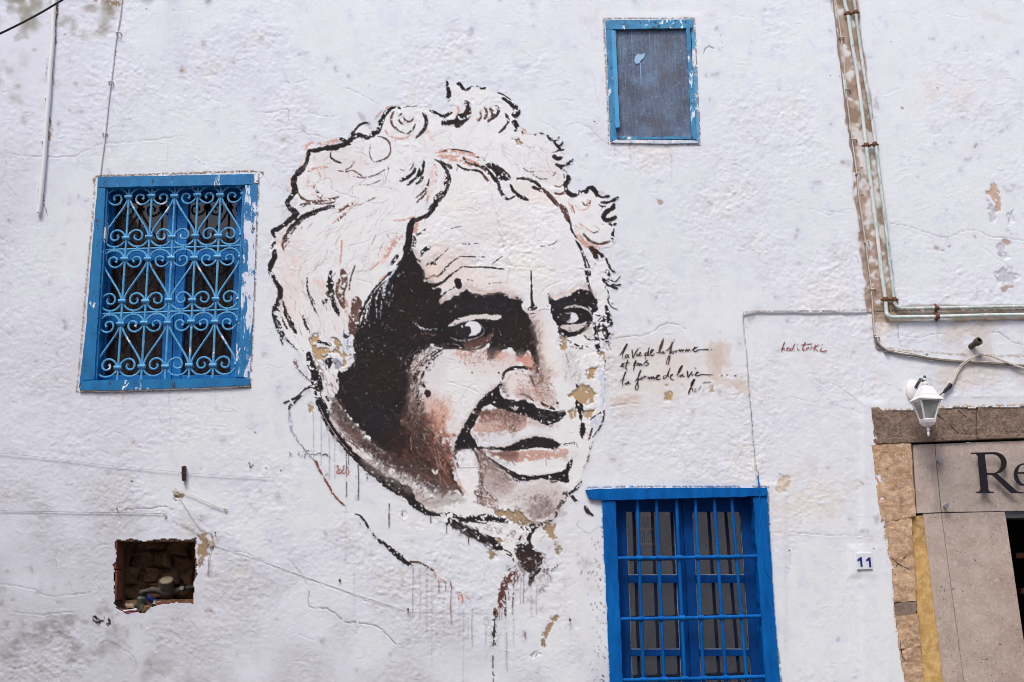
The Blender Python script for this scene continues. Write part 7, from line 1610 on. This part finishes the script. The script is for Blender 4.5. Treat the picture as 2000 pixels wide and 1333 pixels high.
cable('wall_conduit', 'white painted conduit running down the upper left wall and ending above the patch', [112, -120, 107, -10, 105, 20, 104, 40, 102, 90, 98, 140, 95, 190, 91, 240, 87, 300, 83, 350, 78, 400, 75.5, 416], -.017, .0132, m_plain('white_painted_pipe', (228, 226, 228), .6, var=.12, scale=30, bump=.4), [(106.5, 26), (101, 108), (93, 194), (86.5, 278), (80.5, 372)])
cable('wall_cable', 'thin white painted cable running down to the scrolled iron window', [244, -120, 237.5, 0, 236, 20, 232, 50, 228, 70, 224, 100, 221, 130, 217, 160, 212, 200, 208, 240, 204, 280, 199, 315, 196, 342], -.006, .0040, m_plain('white_painted_flex', (210, 206, 208), .6, var=.3, scale=30), [(232, 66), (217, 162), (205, 262)])
ck = cable('power_cable', 'black cable crossing the top left corner of the wall', [-260, 190, -60, 92, 0, 66, 60, 36, 122, 0, 300, -110], [-.5, -.5, -.5, -.46, -.42, -.3], .0062, M_BLKC)
tube('bracket', [W(300, -110, -.3), W(302, -112, .01)], .008, M_CLIP, ck, 8)
tube('bracket', [W(-260, 190, -.5), W(-258, 186, .01)], .008, M_CLIP, ck, 8)

# ------------------------------------------------------------------ strings, pegs, nails
M_STR = m_plain('grey_string', (168, 166, 170), .8, var=.3)
M_NAIL = m_plain('rusty_nail', (64, 50, 44), .7, var=.4)
def string(label, pxs, y=-.004, r=.0014, mat=M_STR, cat='string', sub=0):
    o = px_tube('wall_string', pxs, y, r, mat, None, 5, sub)
    return tag(o, label, cat, 'strings tied along the wall')
string('thin string with a dark peg sagging across the wall above the niche', [-100, 872, 0, 885, 100, 895, 200, 908, 300, 918, 356, 923, 430, 928, 535, 934], [-.01] * 8, .0013, m_plain('pale_string', (190, 188, 194), .8))
string('taut string ending at a small knot just above the meter niche', [-100, 1001, 0, 998, 120, 1000, 230, 1001.5, 300, 1003, 325, 1004], -.008, .0015, m_plain('dark_string', (150, 148, 152), .8))
string('double string from the hooked knot to a nail at its right', [345, 962, 352, 959, 380, 970, 410, 984, 440, 995], [-.012] * 5, .0022, m_plain('cream_string', (214, 204, 192), .8))
string('string running from the hooked knot down to the broken plaster corner', [350, 972, 375, 1010, 395, 1038, 412, 1062], [-.01] * 4, .0016, m_plain('cream_string_b', (200, 190, 178), .8))
string('short loose string hanging from the broken plaster corner', [412, 1064, 408, 1090, 405.5, 1124], [-.012, -.01, -.008], .0018, m_plain('grey_string_b', (150, 146, 150), .8))
string('slanting string from above the niche to the broken plaster corner', [352, 1022, 388, 1044, 412, 1062], [-.006, -.008, -.01], .0013, m_plain('grey_string_c', (160, 152, 146), .8))
string('long string running right from the broken corner to the rusty nail', [412, 1062, 430, 1070, 500, 1092, 600, 1128, 700, 1163, 796, 1194, 900, 1196, 965, 1196], [-.008, -.003, -.0025, -.0025, -.0025, -.005, -.005, -.005], .0008, m_plain('limed_string', (206, 204, 208), .8))
def hank(px, py, label, seed, n=6, s=6):
    t_ = thing('string_knot', label, 'string knot', W(px, py, -.004), 'knots of string on the wall')
    rg = random.Random(seed)
    for k in range(n):
        a = rg.uniform(0, 6.28)
        pts = [W(px + rg.uniform(-s, s) * math.cos(a + j), py + rg.uniform(-s, s) * math.sin(a + j), -.006 - .006 * rg.random() - relief(px, py)) for j in range(4)]
        tube('strand', pts, .0018, m_k, t_, 5, 4)
    return t_
m_k = m_plain('knot_string', (206, 198, 184), .8)
hank(345, 964, 'pale knot of string wound round a hook above the niche', 1, 8, 8)
hank(412, 1062, 'yellowish knot of string at the broken plaster corner of the niche', 2, 9, 9)
hank(440, 995, 'small frayed string end on a nail right of the hook', 3, 5, 5)
hank(322, 1006, 'small frayed tuft at the end of the string above the niche', 4, 6, 5)
pg = thing('clothes_peg', 'dark brown clothes peg clipped upright on the thin string', 'clothes peg', W(358, 939, -.02))
MPEG = m_plain('dark_wood', (64, 40, 34), .7, var=.4)
px_prism('jaw', [354.5, 911, 357.6, 911, 357.2, 939, 354.8, 939], -.030, -.004, MPEG, pg, .001)
px_prism('jaw', [358.4, 910.5, 361.6, 910.5, 360.6, 938.5, 358, 938.5], -.028, -.004, MPEG, pg, .001)
tube('spring', [W(354, 924, -.028), W(362, 924, -.028)], .003, M_NAIL, pg, 6)
def nail(px, py, label, r=.004, L=.03, dx=0, dz=0):
    c = W(px, py, -relief(px, py))
    bm = bmesh.new()
    ax = Vector((dx, -1, dz)).normalized()
    add_lathe(bm, [(r * .5, -.01), (r * .5, L - .003), (r, L - .003), (r, L)], c, ax, 10)
    return tag(link_bm('nail', bm, M_NAIL, None, True, auto=40), label, 'nail', 'nails in the wall')
nail(797, 1194, 'bent rusty nail at the left end of the short taut string', .006, .03, .1, .35)
nail(966, 1196, 'rusty nail with a burnt streak below it', .009, .022)
nail(1112, 1208, 'small rusty nail left of the barred window near the tan crack', .005, .03, .1, -.3)
nail(664, 1134, 'small round nail head alone in the smooth plaster below the drips', .006, .01)
nail(230, 998, 'thin hooked nail above the upper left corner of the niche', .004, .025, .1, .4)
nail(420, 1045, 'curved dark nail at the outer edge of the broken corner', .004, .03, .3, .4)
st = thing('pipe_stub', 'short dark pipe stub sticking out of the wall above the lamp', 'pipe stub', W(1898, 676, 0))
M_STUB = m_plain('old_iron', (92, 82, 74), .7, .3, var=.5, scale=40, bump=.5)
ax = Vector((.35, -1, .30)).normalized(); c0 = W(1895, 678, 0)
bm = bmesh.new(); add_lathe(bm, [(.016, -.02), (.016, .05), (.022, .05), (.023, .075), (.020, .078), (.015, .078), (.014, .06)], c0, ax, 16)
link_bm('stub', bm, M_STUB, st, True, auto=40)
lathe('plug', [(.0138, .055), (.0138, .066), (.004, .067)], c0, ax, M_DARK, st, 14)

# ------------------------------------------------------------------ in the niche: water meter and litter
M_MET = m_plain('grimy_meter', (98, 94, 84), .6, .2, var=.5, scale=40, bump=.4)
M_MET2 = m_plain('grimy_pipe', (78, 76, 68), .7, .2, var=.5, scale=40, bump=.5)
mt = thing('water_meter', 'old round water meter on its pipe inside the niche', 'water meter', W(326, 1172, .12))
mc = W(326, 1146, .12)
axm = Vector((.03, -.55, .83)).normalized()
lathe('body', [(.018, -.075), (.034, -.06), (.042, -.04), (.042, -.02), (.036, -.012)], mc, axm, M_MET2, mt, 24)
lathe('register', [(.036, -.016), (.037, .03), (.040, .032), (.040, .042), (.036, .046), (.033, .043)], mc, axm, M_MET, mt, 28)
lathe('dial', [(.0325, .040), (.0325, .043), (.001, .0435)], mc, axm, m_plain('dirty_dial', (140, 130, 112), .4, var=.5, scale=60), mt, 24)
for k in range(3):
    lathe('ring', [(.0378, .004 + .010 * k), (.0395, .006 + .010 * k), (.0378, .008 + .010 * k)], mc, axm, M_MET, mt, 28)
tube('pipe', [W(326, 1160, .13), W(305, 1153, .13), W(292, 1154, .12), W(274, 1158, .11)], [.022, .018, .014, .016], M_MET2, mt, 10, 4)
tube('pipe', [W(326, 1162, .14), W(348, 1154, .15), W(362, 1150, .16), W(382, 1146, .17)], [.022, .018, .014, .014], M_MET2, mt, 10, 4)
for x, y_, w_ in ((298, 1153.5, .021), (356, 1152, .020)):
    c = W(x, y_, .13); bm = bmesh.new(); add_tube(bm, [c + Vector((-.011, 0, 0)), c + Vector((.011, 0, 0))], w_, 6); link_bm('coupling', bm, M_MET, mt)
vb = thing('shut_off_valve', 'dull green tap valve at the left end of the meter pipe', 'valve', W(275, 1185, .09))
bm = bmesh.new(); add_lathe(bm, [(.022, -.05), (.026, -.045), (.026, .01), (.020, .016), (.012, .022)], W(276, 1172, .09), (0, -.2, 1), 6); link_bm('valve_body', bm, m_plain('valve_green', (78, 88, 82), .5, .2, var=.4), vb)
lathe('spindle', [(.010, .018), (.010, .034), (.016, .036), (.016, .044), (.004, .046)], W(276, 1172, .09), (0, -.2, 1), M_MET2, vb, 12)
tube('elbow', [W(276, 1178, .09), W(278, 1190, .08), W(280, 1202, .08)], .016, M_MET2, vb, 10, 3)
def packet(name, label, px, py, y, size, rot, mat, cat, extra=None):
    c = W(px, py, y)
    bm = bmesh.new()
    r = Matrix.Rotation(math.radians(rot[2]), 4, 'Z') @ Matrix.Rotation(math.radians(rot[1]), 4, 'Y') @ Matrix.Rotation(math.radians(rot[0]), 4, 'X')
    add_box(bm, c, size, r)
    bmesh.ops.subdivide_edges(bm, edges=bm.edges, cuts=2, use_grid_fill=True)
    rg = random.Random(int(px))
    for v in bm.verts: v.co += Vector((rg.gauss(0, .002), rg.gauss(0, .002), rg.gauss(0, .002)))
    return tag(link_bm(name, bm, mat, None), label, cat, 'litter in the niche')
t = NT('striped_packet'); v = t.coord(); wv = t.n('TexWave'); wv.inputs['Scale'].default_value = 9; wv.bands_direction = 'Z'; t.l(v, wv.inputs['Vector'])
MPK = t.done(t.mix(t.ramp(wv.outputs['Fac'], .8, .84), alb((200, 194, 200)), alb((160, 96, 116))), .5)
packet('crushed_packet', 'white packet with pink print lying in the broken edge of the niche', 253, 1196, .03, (.078, .03, .026), (12, -6, 4), MPK, 'packet')
t = NT('blue_packet'); v = t.coord(); nn = t.noise(v, 16, 2, .4)
MPB = t.done(t.mix(t.ramp(nn, .58, .6), alb((34, 42, 88)), alb((170, 174, 190))), .35)
packet('snack_wrapper', 'dark blue and white wrapper wedged under the meter pipe', 295, 1172, .06, (.062, .012, .030), (30, 32, 10), MPB, 'wrapper')
packet('plastic_cup', 'crumpled clear grey cup beside the blue wrapper', 306, 1178, .06, (.034, .02, .018), (0, 12, 0), m_plain('cloudy_plastic', (150, 156, 158), .3, var=.3), 'cup')
for k, (x, y_, s) in enumerate(((255, 1184, .022), (290, 1190, .024), (268, 1196, .018), (282, 1198, .017))):
    o = boulder('rubble_piece', x, y_, .05, s, s * .62, s * .8, (M_RUB, MR2)[k % 2] if k else m_plain('pale_rag', (150, 130, 112), .9), None, 300 + k)
    tag(o, ('crumpled pale scrap lying at the left in the niche', 'dark stone under the blue wrapper in the niche', 'small dark stone beside the pink printed packet', 'small brown stone below the valve in the niche')[k], 'scrap' if k == 0 else 'stone', 'litter in the niche')

# ------------------------------------------------------------------ street
M_OPP = m_plain('opposite_plaster', (206, 202, 200), .9, var=.2, scale=3)
oh = thing('opposite_house', 'plain plastered house across the lane facing the mural', 'house', (0, -9.2, 0))
def slab_box(name, c, s_, mat, parent):
    bm = bmesh.new(); add_box(bm, Vector(c), s_); return link_bm(name, bm, mat, parent)
slab_box('wall', (0, -9.7, 3.4), (26, .8, 6.8), M_OPP, oh)
slab_box('parapet', (0, -9.66, 6.9), (26, .9, .2), M_OPP, oh)
for x in (-6, -1.5, 3.5, 8):
    slab_box('shutter', (x, -9.27, 3.6), (1.0, .06, 1.4), M_SASH, oh)
sh = thing('added_side_wall', 'plain plastered wall added out of view on the left to block sky light', 'house', (-5.4, -5, 0))  # unseen, added to keep sky light off the left of the mural wall
slab_box('wall', (-5.5, -5.2, 3.2), (.8, 7.4, 6.4), M_OPP, sh)
bm = bmesh.new()
for p in ((-40, 3, 0), (-40, -40, 0), (40, -40, 0), (40, 3, 0)): bm.verts.new(p)
bm.faces.new(bm.verts)
tag(link_bm('ground', bm, M_GROUND), kind='structure')
